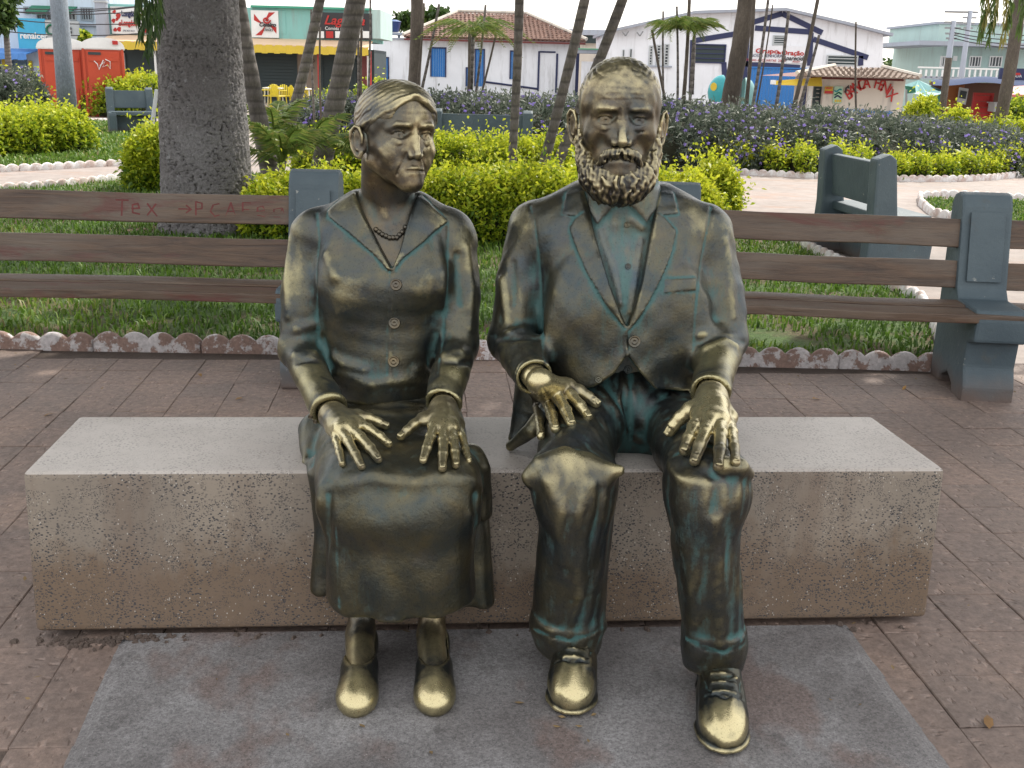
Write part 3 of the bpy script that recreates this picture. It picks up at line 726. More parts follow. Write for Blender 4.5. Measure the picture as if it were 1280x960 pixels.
# red scrawl on the top board of the left bench
M_RED = plain('red_marker', (0.14, 0.030, 0.028), 0.7, 0.5, 25)
scr = {'T': [[(0, 1), (.8, 1)], [(.4, 1), (.35, 0)]], 'e': [[(0, .45), (.5, .5), (.4, .8), (.05, .7), (.05, .2), (.5, .1)]], 'x': [[(0, .8), (.6, 0)], [(.55, .8), (0, .05)]], '>': [[(0, .5), (.8, .5)], [(.5, .75), (.8, .5), (.5, .25)]],
       'P': [[(.1, 0), (.1, 1), (.5, .9), (.5, .55), (.1, .5)]], 'C': [[(.6, .9), (.2, .8), (.05, .4), (.3, .05), (.6, .15)]], 'A': [[(0, 0), (.35, 1), (.65, 0)], [(.15, .4), (.55, .4)]], 'F': [[(.1, 0), (.1, 1), (.6, 1)], [(.1, .55), (.5, .55)]], 'w': [[(0, .6), (.15, 0), (.35, .5), (.5, 0), (.7, .6)]], 'a': [[(.6, .7), (.1, .6), (.1, .1), (.5, .1), (.65, .7), (.8, 0)]]}
def scrawl(txt, x, z, sx, sz, yfun, r, mat, parent, name='scrawl', M=None, local=False):
    for ch in txt:
        if ch != ' ':
            m = MB()
            for ln in scr[ch]:
                pts = [(x + u * sx, yfun(z + v * sz), z + v * sz) for u, v in ln]
                for a, b in zip(pts[:-1], pts[1:]):
                    d = Vector((b[0] - a[0], 0, b[2] - a[2])); d.normalize(); nn = Vector((-d.z, 0, d.x)) * r
                    m.add([Vector(a) - nn - d * r * .5, Vector(b) - nn + d * r * .5, Vector(b) + nn + d * r * .5, Vector(a) + nn - d * r * .5], [(0, 1, 2, 3)])
            m.build('scrawled_letter', mat, None).parent = parent
        x += sx * 1.02
scrawl('Tex >PCAFea', -0.93, 0.735, 0.072, 0.07, lambda z: 0.3475 + 0.19 * (z - 0.772), 0.0042, M_RED, bL)

# ---- all-concrete benches further off
def concrete_bench(label, loc, rz, W=1.3, group=None, double=False):
    b = thing('concrete_bench', label, 'bench', loc, group, rz)
    prof = [(0, 0), (0.30, 0), (0.32, 0.36), (0.30, 0.42), (0.0, 0.43), (-0.06, 0.86), (-0.12, 0.90), (-0.22, 0.86), (-0.20, 0.43), (-0.22, 0)]
    M = Matrix(((0, 1, 0), (1, 0, 0), (0, 0, 1)))
    for sx in (-W / 2, W / 2):
        m = MB(); m.prism(prof, sx - 0.07, sx + 0.07, M); m.build('side_post', M_TEAL, None, bevel=0.02).parent = b
        m = MB(); m.prism([(-0.04, 0.5), (-0.02, 0.52), (-0.07, 0.80), (-0.10, 0.80)], sx - 0.035, sx + 0.035, M); m.build('post_rib', M_TEAL, None, bevel=0.006).parent = b
    m = MB(); m.box((0, -0.11, 0.66), (W / 2 - 0.06, 0.03, 0.17), M=Matrix.Rotation(0.13, 3, 'X')); m.build('backrest', M_TEAL, None, bevel=0.01).parent = b
    m = MB(); m.box((0, 0.10, 0.40), (W / 2 + 0.02, 0.20, 0.035)); m.build('seat', M_TEAL, None, bevel=0.012).parent = b
    m = MB(); m.box((0, 0.05, 0.17), (W / 2 - 0.06, 0.05, 0.17)); m.build('base_panel', M_TEAL, None, bevel=0.01).parent = b
    return b
c1 = G(1010, 322); c2 = G(1125, 338); d = c2 - c1
concrete_bench('teal concrete bench standing on the path behind the right wooden bench', ((c1[0] + c2[0]) / 2 + 0.12, (c1[1] + c2[1]) / 2 + 0.2, 0), math.atan2(d[1], d[0]) - 0.75 + R(0), W=1.0, group='concrete benches around the garden')
cb = P(598, 150, 15.0); concrete_bench('long teal concrete bench between the yellow hedge and the purple-flowered hedge', (cb[0] + .05, 15.0, 0), R(180), W=1.25, group='concrete benches around the garden')
cf = G(165, 168); concrete_bench('dark teal concrete bench at far left beside the large trunk', (cf[0] - 0.1, 22.0, 0), R(205), W=0.75, group='concrete benches around the garden')
cf = G(145, 165); 

# ================================================================== planting
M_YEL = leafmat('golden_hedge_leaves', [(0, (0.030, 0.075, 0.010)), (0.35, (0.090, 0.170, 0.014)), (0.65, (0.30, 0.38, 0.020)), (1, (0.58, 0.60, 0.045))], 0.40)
M_PUR = leafmat('dark_narrow_leaves', [(0, (0.036, 0.052, 0.038)), (0.5, (0.085, 0.110, 0.078)), (0.85, (0.155, 0.175, 0.130)), (1, (0.24, 0.25, 0.21))], 0.25)
M_FLOWER = leafmat('violet_petals', [(0, (0.22, 0.16, 0.50)), (1, (0.36, 0.28, 0.66))], 0.4)
M_TREE = leafmat('dark_tree_leaves', [(0, (0.018, 0.040, 0.010)), (0.6, (0.045, 0.090, 0.018)), (1, (0.11, 0.17, 0.03))], 0.3)
M_FROND = leafmat('palm_leaflets', [(0, (0.045, 0.085, 0.020)), (0.6, (0.13, 0.20, 0.04)), (0.9, (0.24, 0.26, 0.07)), (1, (0.30, 0.24, 0.09))], 0.3)
M_DARKCORE = plain('hedge_core_dark', (0.030, 0.030, 0.014), 1.0, 0.4, 14)
def leaves(p, d, L, Wd, droop=0.25, rng=nrg):
    """rhombic leaves from p along unit d"""
    n = len(p); r = rng.normal(size=(n, 3)); s = np.cross(d, r); s /= np.linalg.norm(s, axis=1)[:, None] + 1e-9
    L = np.broadcast_to(L, n)[:, None]; Wd = np.broadcast_to(Wd, n)[:, None]
    a = p; m = p + d * L * 0.45; tip = p + d * L + np.array([0, 0, -1.0]) * L * droop; nn = np.cross(s, d) * Wd * 0.25
    V = np.stack([a, m + s * Wd + nn, tip, m - s * Wd + nn], 1).reshape(-1, 3); b = np.arange(n) * 4
    return V, np.stack([b, b + 1, b + 2, b + 3], 1)
def unit(v): return v / (np.linalg.norm(v, axis=-1, keepdims=True) + 1e-9)
def lumps(x, y, sc, seed): 
    return np.sin(x / sc + seed) * np.sin(y / sc * 1.3 + seed * 2) * 0.6 + np.sin(x / sc * 2.7 + 1 + seed) * np.sin(y / sc * 2.3 + seed) * 0.4
def hedge(label, spine, w, h, nsprig, L=0.05, sl=0.10, mat=None, kind='yellow', group=None, seed=1, z=None, cat='hedge', name='hedge', flowers=0, taper=0.3, sq=3.0, width=0.26, tone0=0.0):
    rng = np.random.default_rng(seed); sp_ = np.array([q[:2] for q in spine], float); seg = np.linalg.norm(np.diff(sp_, axis=0), axis=1); cum = np.r_[0, np.cumsum(seg)]
    w = np.broadcast_to(np.asarray(w, float), len(sp_)); h = np.broadcast_to(np.asarray(h, float), len(sp_))
    def surf(s, th, rho, n):
        x = np.interp(s, cum, sp_[:, 0]); y = np.interp(s, cum, sp_[:, 1]); dx = np.interp(s + .02, cum, sp_[:, 0]) - np.interp(s - .02, cum, sp_[:, 0]); dy = np.interp(s + .02, cum, sp_[:, 1]) - np.interp(s - .02, cum, sp_[:, 1])
        nr = unit(np.stack([-dy, dx], 1)); ww = np.interp(s, cum, w); hh = np.interp(s, cum, h)
        e = np.clip(np.minimum(s, cum[-1] - s) / (taper + 1e-6), 0, 1); e = np.sqrt(1 - (1 - e) ** 2 + 1e-4); ww = ww * (0.35 + 0.65 * e); hh = hh * (0.55 + 0.45 * e)
        c, si = np.cos(th), np.sin(th); a = np.sign(c) * np.abs(c) ** (2 / sq) * rho; b = np.abs(si) ** (2 / sq) * rho
        lz = 1 + 0.10 * lumps(x, y + a * ww, 0.22, seed) + 0.05 * lumps(x, y + a * ww, 0.09, seed + 3)
        gx = x + nr[:, 0] * a * ww * lz; gy = y + nr[:, 1] * a * ww * lz
        base = ground_z(gx, gy) if z is None else z
        return np.stack([gx, gy, base + b * hh * lz], 1), np.stack([nr[:, 0] * c, nr[:, 1] * c, si], 1), a, b
    s = rng.uniform(0, cum[-1], nsprig); th = rng.beta(0.9, 0.9, nsprig) * math.pi; rho = 1 - np.abs(rng.normal(0, 0.09, nsprig))
    p, nr, a, b = surf(s, th, rho, nsprig)
    endf = np.minimum(s, cum[-1] - s) < taper
    d = unit(nr * 0.7 + np.array([0, 0, 0.75]) + rng.normal(0, 0.38, (nsprig, 3)))
    sl = sl * np.where(rng.uniform(size=nsprig) < 0.08, 2.1 if mat is None else 1.15, 1.0) * rng.uniform(0.7, 1.2, nsprig)
    k = 6; out, fa, tones = [], [], []; bidx = 0; p = p - d * np.minimum(sl, np.median(sl))[:, None] * 0.5
    cl = lumps(p[:, 0] * 1.7, p[:, 1] * 1.7 + p[:, 2] * 2, 0.16, seed + 9)
    for j in range(k):
        u = (j + 0.6) / k; q = p + d * (sl * u * rng.uniform(0.8, 1.25, nsprig))[:, None]
        ld = unit(rng.normal(0, 1, (nsprig, 3)) * 0.9 + d * (0.5 + 0.8 * u))
        lv, lf = leaves(q, ld, L * rng.uniform(0.45, 1.4, nsprig), L * width * rng.uniform(0.8, 1.2, nsprig), rng=rng)
        out.append(lv); fa.append(lf + bidx); bidx += len(lv)
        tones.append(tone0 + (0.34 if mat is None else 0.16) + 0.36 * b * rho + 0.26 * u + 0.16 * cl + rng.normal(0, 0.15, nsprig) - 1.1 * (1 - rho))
    root = thing(name, label, cat, (*sp_[len(sp_) // 2], 0), group)
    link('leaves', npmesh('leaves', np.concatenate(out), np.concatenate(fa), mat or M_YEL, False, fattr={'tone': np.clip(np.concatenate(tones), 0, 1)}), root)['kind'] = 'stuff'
    # solid dark core added for the shaded inside, so the hedge is opaque
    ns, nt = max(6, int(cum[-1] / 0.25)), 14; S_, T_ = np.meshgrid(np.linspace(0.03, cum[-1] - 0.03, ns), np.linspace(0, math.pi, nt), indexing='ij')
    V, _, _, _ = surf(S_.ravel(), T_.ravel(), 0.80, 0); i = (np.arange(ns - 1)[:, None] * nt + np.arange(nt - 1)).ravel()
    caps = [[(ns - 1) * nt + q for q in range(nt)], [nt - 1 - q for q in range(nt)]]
    link('dark_core', npmesh('dark_core', V, [np.stack([i, i + nt, i + nt + 1, i + 1], 1), np.array(caps)], M_DARKCORE, True), root)
    if flowers:
        s = rng.uniform(0, cum[-1], flowers); th = rng.uniform(0.35, math.pi - 0.1, flowers); p, nr, a, b = surf(s, th, 1.05, flowers)
        out, fa = [], []; bi = 0; nrm = unit(nr + np.array([0, -0.6, 0.3]) + rng.normal(0, .4, (flowers, 3))); u = unit(np.cross(nrm, rng.normal(size=(flowers, 3)))); v = np.cross(nrm, u)
        for j in range(5):
            a0 = 2 * math.pi * j / 5; dd = unit(u * math.cos(a0) + v * math.sin(a0) + nrm * 0.35)
            lv, lf = leaves(p + nrm * 0.02, dd, 0.034, 0.015, 0.0, rng); out.append(lv); fa.append(lf + bi); bi += len(lv)
        link('flowers', npmesh('flowers', np.concatenate(out), np.concatenate(fa), M_FLOWER, False, fattr={'tone': np.tile(rng.uniform(0, 1, flowers), 5)}), root)['kind'] = 'stuff'
    return root
def gp_(*q): g = G(*q); return g
gy = 'clipped golden hedges'
a, b = G(480, 312), G(905, 300)
hedge('bright yellow-green clipped hedge directly behind the two statues', [(-1.15, 9.35), (-0.3, 9.45), (0.6, 9.5), (1.55, 9.5)], [0.42, 0.5, 0.55, 0.5], [0.53, 0.57, 0.58, 0.55], 6200, L=0.052, sl=0.13, seed=1, group=gy)
hedge('golden bush between the large trunk and the leaning palms, above the left bench post', [(-2.35, 9.6), (-1.75, 9.35), (-1.2, 9.4)], [0.45, 0.5, 0.4], [0.40, 0.52, 0.46], 2400, L=0.055, sl=0.13, seed=2, group=gy, cat='bush', name='bush')
hedge('second golden hedge running behind the nearest one and in front of the green bench', [(-2.6, 12.6), (-1.0, 12.7), (0.5, 12.8), (1.2, 12.7)], 0.5, [0.60, 0.64, 0.62, 0.55], 4200, L=0.06, sl=0.14, seed=3, group=gy)
hedge('golden bush close behind the bearded head on its right', [(1.30, 8.9), (1.68, 9.0)], [0.42, 0.38], [0.68, 0.50], 1500, L=0.05, sl=0.14, seed=4, group=gy, cat='bush', name='bush', tone0=0.12)
hedge('loose golden bush with long shoots right of the bearded head', [(1.95, 11.2), (2.25, 11.3)], 0.35, [0.62, 0.45], 900, L=0.055, sl=0.22, seed=5, group=gy, cat='bush', name='bush', tone0=0.10)
q = G(176, 240)
hedge('golden bush against the left side of the large trunk', [(q[0] - 0.25, q[1] + .5), (q[0] + 0.5, q[1] + 0.5)], 0.58, [0.60, 0.70], 2600, L=0.06, sl=0.15, seed=6, group=gy, cat='bush', name='bush')
q0, q1 = G(-90, 200), G(58, 192)
hedge('golden clipped hedge at the far left in front of the dark purple-flowered one', [(q0[0] - 1, q0[1] + 0.5), (q0[0], q0[1] + .5), (q1[0], q1[1] + 1.0)], 0.8, [0.5, 0.55, 0.66], 3600, L=0.075, sl=0.17, seed=7, group=gy)
q0, q1 = P(-60, 120, 21.5), P(45, 118, 21.5)
hedge('dark hedge with a few violet flowers at the far left edge', [(q0[0] - .5, 21.5), (q1[0], 21.8)], 1.1, [1.05, 1.1], 2400, L=0.10, sl=0.2, mat=M_PUR, width=0.14, seed=8, flowers=90, group='purple-flowered hedges')
q0, q1, q2 = P(75, 130, 31), P(120, 120, 30), P(205, 120, 30)
hedge('wide golden hedge in front of the orange portable toilets', [(q0[0] - 1.2, 33), (q1[0], 31), (q2[0], 30.5)], 1.3, [0.70, 1.0, 1.12], 3400, L=0.11, sl=0.22, seed=9, group=gy)
q0, q1 = P(-40, 104, 35), P(62, 104, 35)
hedge('thin golden hedge line at far left below the blue awning', [(q0[0], 35), (q1[0], 35)], 0.7, 0.92, 900, L=0.13, sl=0.25, seed=10, group=gy)
hedge('long dark green hedge full of small violet flowers across the middle of the garden', [(P(345, 120, 19)[0], 19.0), (-1.2, 18.6), (2.2, 18.6), (5.5, 19.0), (8.2, 20.0), (10.6, 20.4)], [1.0, 1.5, 2.1, 2.3, 2.6, 1.6], [0.75, 0.92, 0.92, 0.80, 0.58, 0.26], 13500, L=0.13, sl=0.24, mat=M_PUR, width=0.11, seed=11, flowers=1500, group='purple-flowered hedges', taper=1.0, sq=2.3)
# low golden plants along the kerb
gl = 'low golden plants in a row along the kerb'
sp_ = [np.array(p[:2]) for p in purp_front]; L_ = np.r_[0, np.cumsum([np.linalg.norm(sp_[i + 1] - sp_[i]) for i in range(len(sp_) - 1)])]
nlow = 24
for k in range(nlow):
    s = 0.3 + (L_[-1] - 0.6) * k / (nlow - 1); x = np.interp(s, L_, [p[0] for p in sp_]) + rnd.uniform(-.06, .06); y = np.interp(s, L_, [p[1] for p in sp_]) + 0.42 + rnd.uniform(-.08, .08)
    hedge(ORD[k] + ' from the left of the low golden plants along the kerb before the purple-flowered hedge', [(x - .18, y), (x + .18, y)], 0.30 + rnd.uniform(-.04, .05), 0.33 + rnd.uniform(-.05, .12), 190, L=0.062, sl=0.17, seed=40 + k, group=gl, cat='plant', name='golden_plant', taper=.2, tone0=0.04)
for k, (px, Yb, hw, hh, lab, pal) in enumerate(((1152, 25.5, 0.75, 1.15, 'light green feathery bush at the right corner of the newsstand', 0.05), (1196, 24.5, 0.62, 0.85, 'small rounded golden bush before the dark wooden pole', 0.05), (1272, 26, 0.9, 1.2, 'green bush at the right edge before the red stall', -0.2))):
    q = P(px, 140, Yb); hedge(lab, [(q[0] - hw * .5, Yb), (q[0] + hw * .5, Yb)], hw * .75, [hh, hh], 700, L=0.09, sl=0.2, seed=70 + k, cat='bush', name='bush', tone0=pal, sq=2.0)
q0, q1, q2 = P(1215, 158, 23.5), P(1250, 165, 23), P(1330, 180, 22)
hedge('low golden hedge line beyond the purple-flowered hedge at right', [(q0[0], 23.5), (q1[0], 23), (q2[0], 22.5)], 0.5, [0.5, 0.62, 0.6], 1300, L=0.08, sl=0.18, seed=75, group=gy, z=0.0)

# ---- trunks
def barkmat(name, c0, c1, ring=0.0, lich=0.0):
    t = NT(name); co = t.co(); n = t.noise(3, 6, 0.65, t.co(scale=(1, 1, .5)))
    c = t.mix(t.ramp(n, [(0.35, 0), (0.65, 1)]), c0, c1)
    c = t.mix(1.0, c, t.ramp(t.noise(40, 6, 0.75, t.co(scale=(1, 1, .4))), [(0.3, 0.6), (0.7, 1.3)]), 'MULTIPLY')
    if lich: c = t.mix(t.math('MULTIPLY', t.ramp(t.noise(16, 5, 0.7, co), [(0.62, 0), (0.68, 1)]), lich), c, (0.34, 0.34, 0.33))
    if ring:
        w = t.new('TexWave'); w.bands_direction = 'Z'; w.inputs['Scale'].default_value = ring; w.inputs['Distortion'].default_value = 1.6; w.inputs['Detail'].default_value = 3; t.l.new(co, w.inputs['Vector'])
        c = t.mix(t.ramp(w.outputs['Fac'], [(0.0, 0.55), (0.22, 0)]), c, tuple(v * 0.35 for v in c0)); t.bump(w.outputs['Fac'], 0.6, 0.02, t.bump(t.noise(50, 6, 0.7, co), 0.5, 0.01))
    else: t.bump(t.noise(30, 7, 0.75, t.co(scale=(1, 1, .45))), 0.8, 0.03)
    return t.out(c, 0.9)
M_PALMB = barkmat('grey_ringed_palm_bark', (0.105, 0.092, 0.085), (0.185, 0.165, 0.150), ring=2.6)
M_POLEB = barkmat('dark_rough_trunk_bark', (0.075, 0.060, 0.048), (0.135, 0.112, 0.090))
# the big trunk: real relief of plates and cracks
t = NT('big_trunk_bark'); co = t.co(); geo = t.new('NewGeometry'); rl = t.attr('relief')
c = t.mix(t.ramp(t.noise(1.6, 6, 0.65, co), [(0.35, 0), (0.65, 1)]), (0.150, 0.138, 0.138), (0.225, 0.215, 0.218))
c = t.mix(t.ramp(rl, [(0.10, 0.8), (0.5, 0)]), c, (0.050, 0.042, 0.038))
c = t.mix(t.ramp(t.noise(10, 6, 0.7, co), [(0.60, 0), (0.67, 0.75)]), c, (0.30, 0.30, 0.31))
c = t.mix(t.ramp(t.noise(26, 4, 0.6, t.co(scale=(1, 1, 0.7))), [(0.66, 0), (0.70, 0.8)]), c, (0.36, 0.35, 0.34))
c = t.mix(1.0, c, t.ramp(t.noise(70, 6, 0.8, co), [(0.3, 0.6), (0.7, 1.35)]), 'MULTIPLY')
t.bump(t.noise(36, 7, 0.8, t.co(scale=(1, 1, .7))), 0.9, 0.03); M_BIG = t.out(c, 0.8)
pb = G(253, 296); bx, by = pb[0] - 0.06, pb[1] + 0.42
def big_trunk(root):
    nz, na = 400, 210; Z = np.concatenate([np.linspace(-0.05, 2.3, nz - 40), np.linspace(2.3, 4.4, 41)[1:]]); A = np.linspace(0, 2 * np.pi, na, endpoint=False); ZZ, AA = np.meshgrid(Z, A, indexing='ij')
    r = 0.368 + 0.07 * np.exp(-ZZ / 0.22) + 0.012 * np.sin(ZZ * 2.1 + 1) - 0.035 * np.clip(ZZ - 1.0, 0, 5) * 0.6
    rng = np.random.default_rng(5); f = np.zeros_like(ZZ)
    X_, Y_ = np.cos(AA) * .4, np.sin(AA) * .4
    n1, n2, n3 = SinNoise(101, 0.075, 16), SinNoise(102, 0.034, 16), SinNoise(103, 0.5, 6)
    v = np.abs(n1(X_, Y_, ZZ * 0.55)) ; v2 = np.abs(n2(X_, Y_, ZZ * 0.6))
    cracks = np.clip(1 - v / 0.16, 0, 1); fine = np.clip(1 - v2 / 0.22, 0, 1); zone = np.clip(0.55 + 0.5 * n3(X_, Y_, ZZ) + 0.6 * (1 - ZZ / 1.6), 0, 1)
    f = -cracks * 0.024 * zone - fine * 0.011 * (0.4 + 0.6 * zone)
    f += 0.004 * n1(X_ * 2, Y_ * 2, ZZ)
    r = r + f; V = np.stack([bx + np.cos(AA) * r + ZZ * 0.004, by + np.sin(AA) * r, ZZ], -1).reshape(-1, 3)
    i = np.arange((nz - 1) * na); j = (i // na) * na + (i % na + 1) % na
    F_ = np.stack([i, j, j + na, i + na], 1)
    link('trunk', npmesh('trunk', V, F_, M_BIG, True, vattr={'relief': (1 + f / 0.020).ravel()}), root)
big = thing('tree', 'tree with a massive rough grey trunk standing just behind the left bench', 'tree', (bx, by, 0))
big_trunk(big)
for k, (az, l) in enumerate(((0.2, 5.2), (1.2, 4.5), (2.3, 4.2), (3.3, 4.6), (4.4, 4.6), (5.3, 5.6))):
    a0 = Vector((bx, by, 4.0)); pts = [a0 + Vector((math.cos(az) * l * u, math.sin(az) * l * u, 3.0 * u ** 0.7 + 0.1 * math.sin(u * 9))) for u in (0, .25, .5, .75, 1)]
    MB().tube(pts, [.26, .18, .13, .09, .04], 8).build('limb', M_POLEB, big, smooth=True)
# unseen crown above the picture, shaped for its shade: clumps of leaves, left open along the sunbeams that reach the statues
def clumps(centres, rad, n, L, rng, W=0.3):
    c = centres[rng.integers(0, len(centres), n)]; p = c + unit(rng.normal(size=(n, 3))) * (rad * rng.uniform(0.2, 1, n) ** 0.5)[:, None] * np.array([1, 1, .6])
    return leaves_t(p, L, rng, W)
def leaves_t(p, L, rng, W=0.3):
    n = len(p); d = unit(rng.normal(size=(n, 3)) + np.array([0, 0, -0.2])); V, F_ = leaves(p, d, L * rng.uniform(.6, 1.3, n), L * W * rng.uniform(.8, 1.2, n), 0.2, rng); return V, F_, np.clip(rng.normal(.5, .25, n), 0, 1)
rng = np.random.default_rng(21); S3 = np.array(sdir)
cc = []
while len(cc) < 120:
    q = np.array([rng.uniform(-9, 8), rng.uniform(1.5, 15), rng.uniform(4.8, 8.2)])
    e = ((q[0] - (bx + 2.6)) / 7.0) ** 2 + ((q[1] - (by - 1.2)) / 6.2) ** 2 + ((q[2] - 6.3) / 2.3) ** 2
    if e < 1: cc.append(q)
for q_ in ((1.0, 2.1), (0.7, 1.9), (1.3, 1.95), (0.1, 1.6), (-0.5, 1.6), (-1.1, 1.8), (1.5, 2.3), (-1.6, 2.2), (0.15, 1.9), (1.9, 3.2), (2.3, 3.9), (-1.9, 4.4)):
    for t_ in (7.4, 8.2, 9.0): cc.append(np.array([*q_, 0.0]) + S3 * t_ + rng.normal(0, .15, 3))  # extra clumps added on the sun lines to shade the paving
cc = np.array(cc); n = 26000
c_ = cc[rng.integers(0, len(cc), n)]; p = c_ + unit(rng.normal(size=(n, 3))) * (0.95 * rng.uniform(0.1, 1, n) ** 0.5)[:, None] * np.array([1, 1, .6])
beams = [((P(893, 445, 2.6)), 0.13), (P(888, 520, 2.38), 0.14), (P(790, 90, 2.75), 0.12), (P(905, 270, 2.85), 0.10), (P(570, 480, 2.6), 0.08), (P(575, 285, 2.85), 0.06), (P(480, 115, 2.78), 0.07),
          (np.array([1.3, 6.4, 0]), 0.5), (np.array([-1.2, 7.0, 0]), 0.6)]
keep = np.ones(n, bool)
for (q, r_) in beams:
    v = p - q; tt = v @ S3; dist = np.linalg.norm(v - tt[:, None] * S3, axis=1); keep &= dist > r_ + 0.10
keep &= (p[:, 2] > 4.3) & (p[:, 1] - p[:, 2] * S3[1] / S3[2] < 6.0 + 0.5 * np.sin(p[:, 0] * 2))  # leaves trimmed so the cast shade ends short of the hedges
p = p[keep]; V, F_, tn = leaves_t(p, 0.38, rng, 0.36)
link('crown', npmesh('crown', V, F_, M_TREE, False, fattr={'tone': tn}), big)['kind'] = 'stuff'
# the drooping spray beside the trunk
m_p, m_d = [], []
for px0, ln in ((178, 44), (184, 66), (190, 56), (197, 40), (172, 20)):
    for u in np.linspace(0, 1, 46):
        m_p.append(P(px0 + rnd.uniform(-3, 3) + 2 * math.sin(u * 4), -30 + (ln + 30) * u, 8.6 + rnd.uniform(-.15, .15))); m_d.append(np.array([rnd.uniform(-.5, .5), rnd.uniform(-.5, .5), -1.0]))
V, F_ = leaves(np.array(m_p), unit(np.array(m_d)), 0.10, 0.012); link('hanging_spray', npmesh('hanging_spray', V, F_, M_TREE, False, fattr={'tone': nrg.uniform(0, .8, len(m_p))}), big)['kind'] = 'stuff'

def frond_mesh(L, arch, nl=26, ll=0.28, seed=0, droop=0.5, w=0.012):
    """a palm frond along +x from the origin: rachis + paired leaflets, one mesh"""
    rng = np.random.default_rng(seed); u = np.linspace(0, 1, 12); X_ = L * (u - 0.25 * arch * u ** 2.2); Zc = L * (0.55 * u * (1 - droop * 0.2) - arch * u ** 2.1)
    m = MB().tube([(x, 0, z) for x, z in zip(X_, Zc)], list(0.012 * (1 - u) + 0.003), 5); nb = len(m.v)
    s = np.linspace(0.16, 1, nl).repeat(2); side = np.tile([-1, 1], nl); px = np.interp(s, u, X_); pz = np.interp(s, u, Zc)
    l = ll * np.sin(np.clip(s * 1.05, 0, 1) * math.pi * 0.8 + 0.45) * rng.uniform(.85, 1.15, 2 * nl); d = unit(np.stack([np.full(2 * nl, 0.75), side * 1.0, rng.uniform(-.5, .1, 2 * nl)], 1))
    p = np.stack([px, np.zeros(2 * nl), pz], 1); mid = p + d * (l * .5)[:, None]; tip = p + d * l[:, None] + np.array([0.1, 0, -droop]) * l[:, None]; wv = np.array([w, 0, 0.3 * w])
    V = np.stack([p - wv, p + wv, mid + wv, tip, mid - wv], 1).reshape(-1, 3); b = np.arange(2 * nl) * 5 + nb
    allv = np.concatenate([np.array(m.v), V]); F4 = np.stack([b, b + 1, b + 2, b + 4], 1); F3 = np.stack([b + 4, b + 2, b + 3], 1)
    f4_ = [f for f in m.f if len(f) == 4]; f5 = [f for f in m.f if len(f) == 5]
    tn = np.concatenate([np.full(len(f4_), .7), rng.uniform(.2, .9, 2 * nl), rng.uniform(.3, 1, 2 * nl), np.full(len(f5), .7)])
    return npmesh('frond', allv, [np.concatenate([np.array(f4_), F4]), F3, np.array(f5)], M_FROND, False, fattr={'tone': tn})
FR = {}
def fronds(parent, pos, n, L, arch, seed, el0=0.9, ll=0.28, droop=0.5, az0=0, azr=6.283, w=0.012):
    for k in range(n):
        key = (round(L, 1), round(arch, 1), k % 3, round(ll, 2), round(droop, 1))
        if key not in FR: FR[key] = frond_mesh(L, arch, seed=seed + k, ll=ll, droop=droop, w=w)
        o = bpy.data.objects.new('frond', FR[key]); C.objects.link(o); o.parent = parent; o.matrix_parent_inverse = mw(parent).inverted(); o.location = pos
        r_ = random.Random(seed * 31 + k); o.rotation_euler = (r_.uniform(-.3, .3), -(el0 - 0.5) + r_.uniform(-.35, .35), az0 + azr * (k + r_.uniform(-.3, .3)) / n); s = r_.uniform(.8, 1.15); o.scale = (s, s, s)
def palm(label, b0, b1, Y, w0, w1, top=True, mat=None, crownz=None, group='slender leaning palm trunks', base_z=None, ext=2.2, name='palm_tree', cat='palm tree', nfr=9, capd=False):
    p0, p1 = P(*b0, Y), P(*b1, Y); z0 = gz(p0[0], p0[1]) if base_z is None else base_z
    d = (p1 - p0); foot = p0 + d * ((z0 - p0[2]) / d[2]); 
    if foot[2] > p0[2]: foot = p0
    zc = (Y * math.cos(PITCH)); r0, r1 = w0 / 2 * zc / FPX, w1 / 2 * zc / FPX
    tip = p1 + d / np.linalg.norm(d) * (ext if top else 0.0)
    root = thing(name, label, cat, tuple(foot), group)
    n = 26; pts, rad = [], []; side = np.array([d[2], 0, -d[0]]) / np.linalg.norm(d)
    for i in range(n + 1):
        u = i / n; q = foot + (tip - foot) * u + side * math.sin(u * math.pi) * 0.015 * Y * (0.4 if top else 0.1) * (1 if b1[0] > b0[0] else -1); pts.append(q - np.array([0, 0, 0.05 if i == 0 else 0]))
        rad.append((r0 + (r1 - r0) * min(1, u * 1.3)) * (1 + 0.16 * math.exp(-u * 14) * (1 if top else .3)) * (1 + 0.03 * math.sin(i * 2.3)))
    MB().tube(pts, rad, 14).build('trunk', mat or M_PALMB, root, smooth=True)
    if top: 
        MB().tube([tip - d / np.linalg.norm(d) * .05, tip + d / np.linalg.norm(d) * 0.5], [r1 * 1.3, r1 * 0.7], 10).build('crownshaft', M_FROND if False else M_POLEB, root, smooth=True)
        fronds(root, tuple(tip + d / np.linalg.norm(d) * 0.45), nfr, 1.6, 0.5, int(b0[0]))
    return root
G1 = 'slender leaning palm trunks'
palm('grey leaning palm trunk half hidden by the right side of the large trunk', (340, 216), (312, 40), 10.6, 24, 17)
palm('slim leaning palm trunk just right of the large trunk, before the yellow chairs', (358, 160), (393, -8), 14, 15, 10.5)
palm('thickest leaning palm trunk, above the left bench post beside the old woman', (402, 192), (438, -8), 11.8, 25, 24)
palm('single upright palm trunk between the two heads', (637, 206), (641, -8), 11.0, 10.5, 11.5)
palm('left one of the pair of dark palm trunks leaning right beside the bearded head', (676, 208), (724, -8), 11.2, 13, 12)
palm('right one of the pair of dark palm trunks leaning right beside the bearded head', (692, 208), (772, -8), 11.0, 14, 12)
palm('thick upright dark trunk rising behind the old woman head', (512, 108), (513, -8), 19.8, 16, 15, mat=M_POLEB)
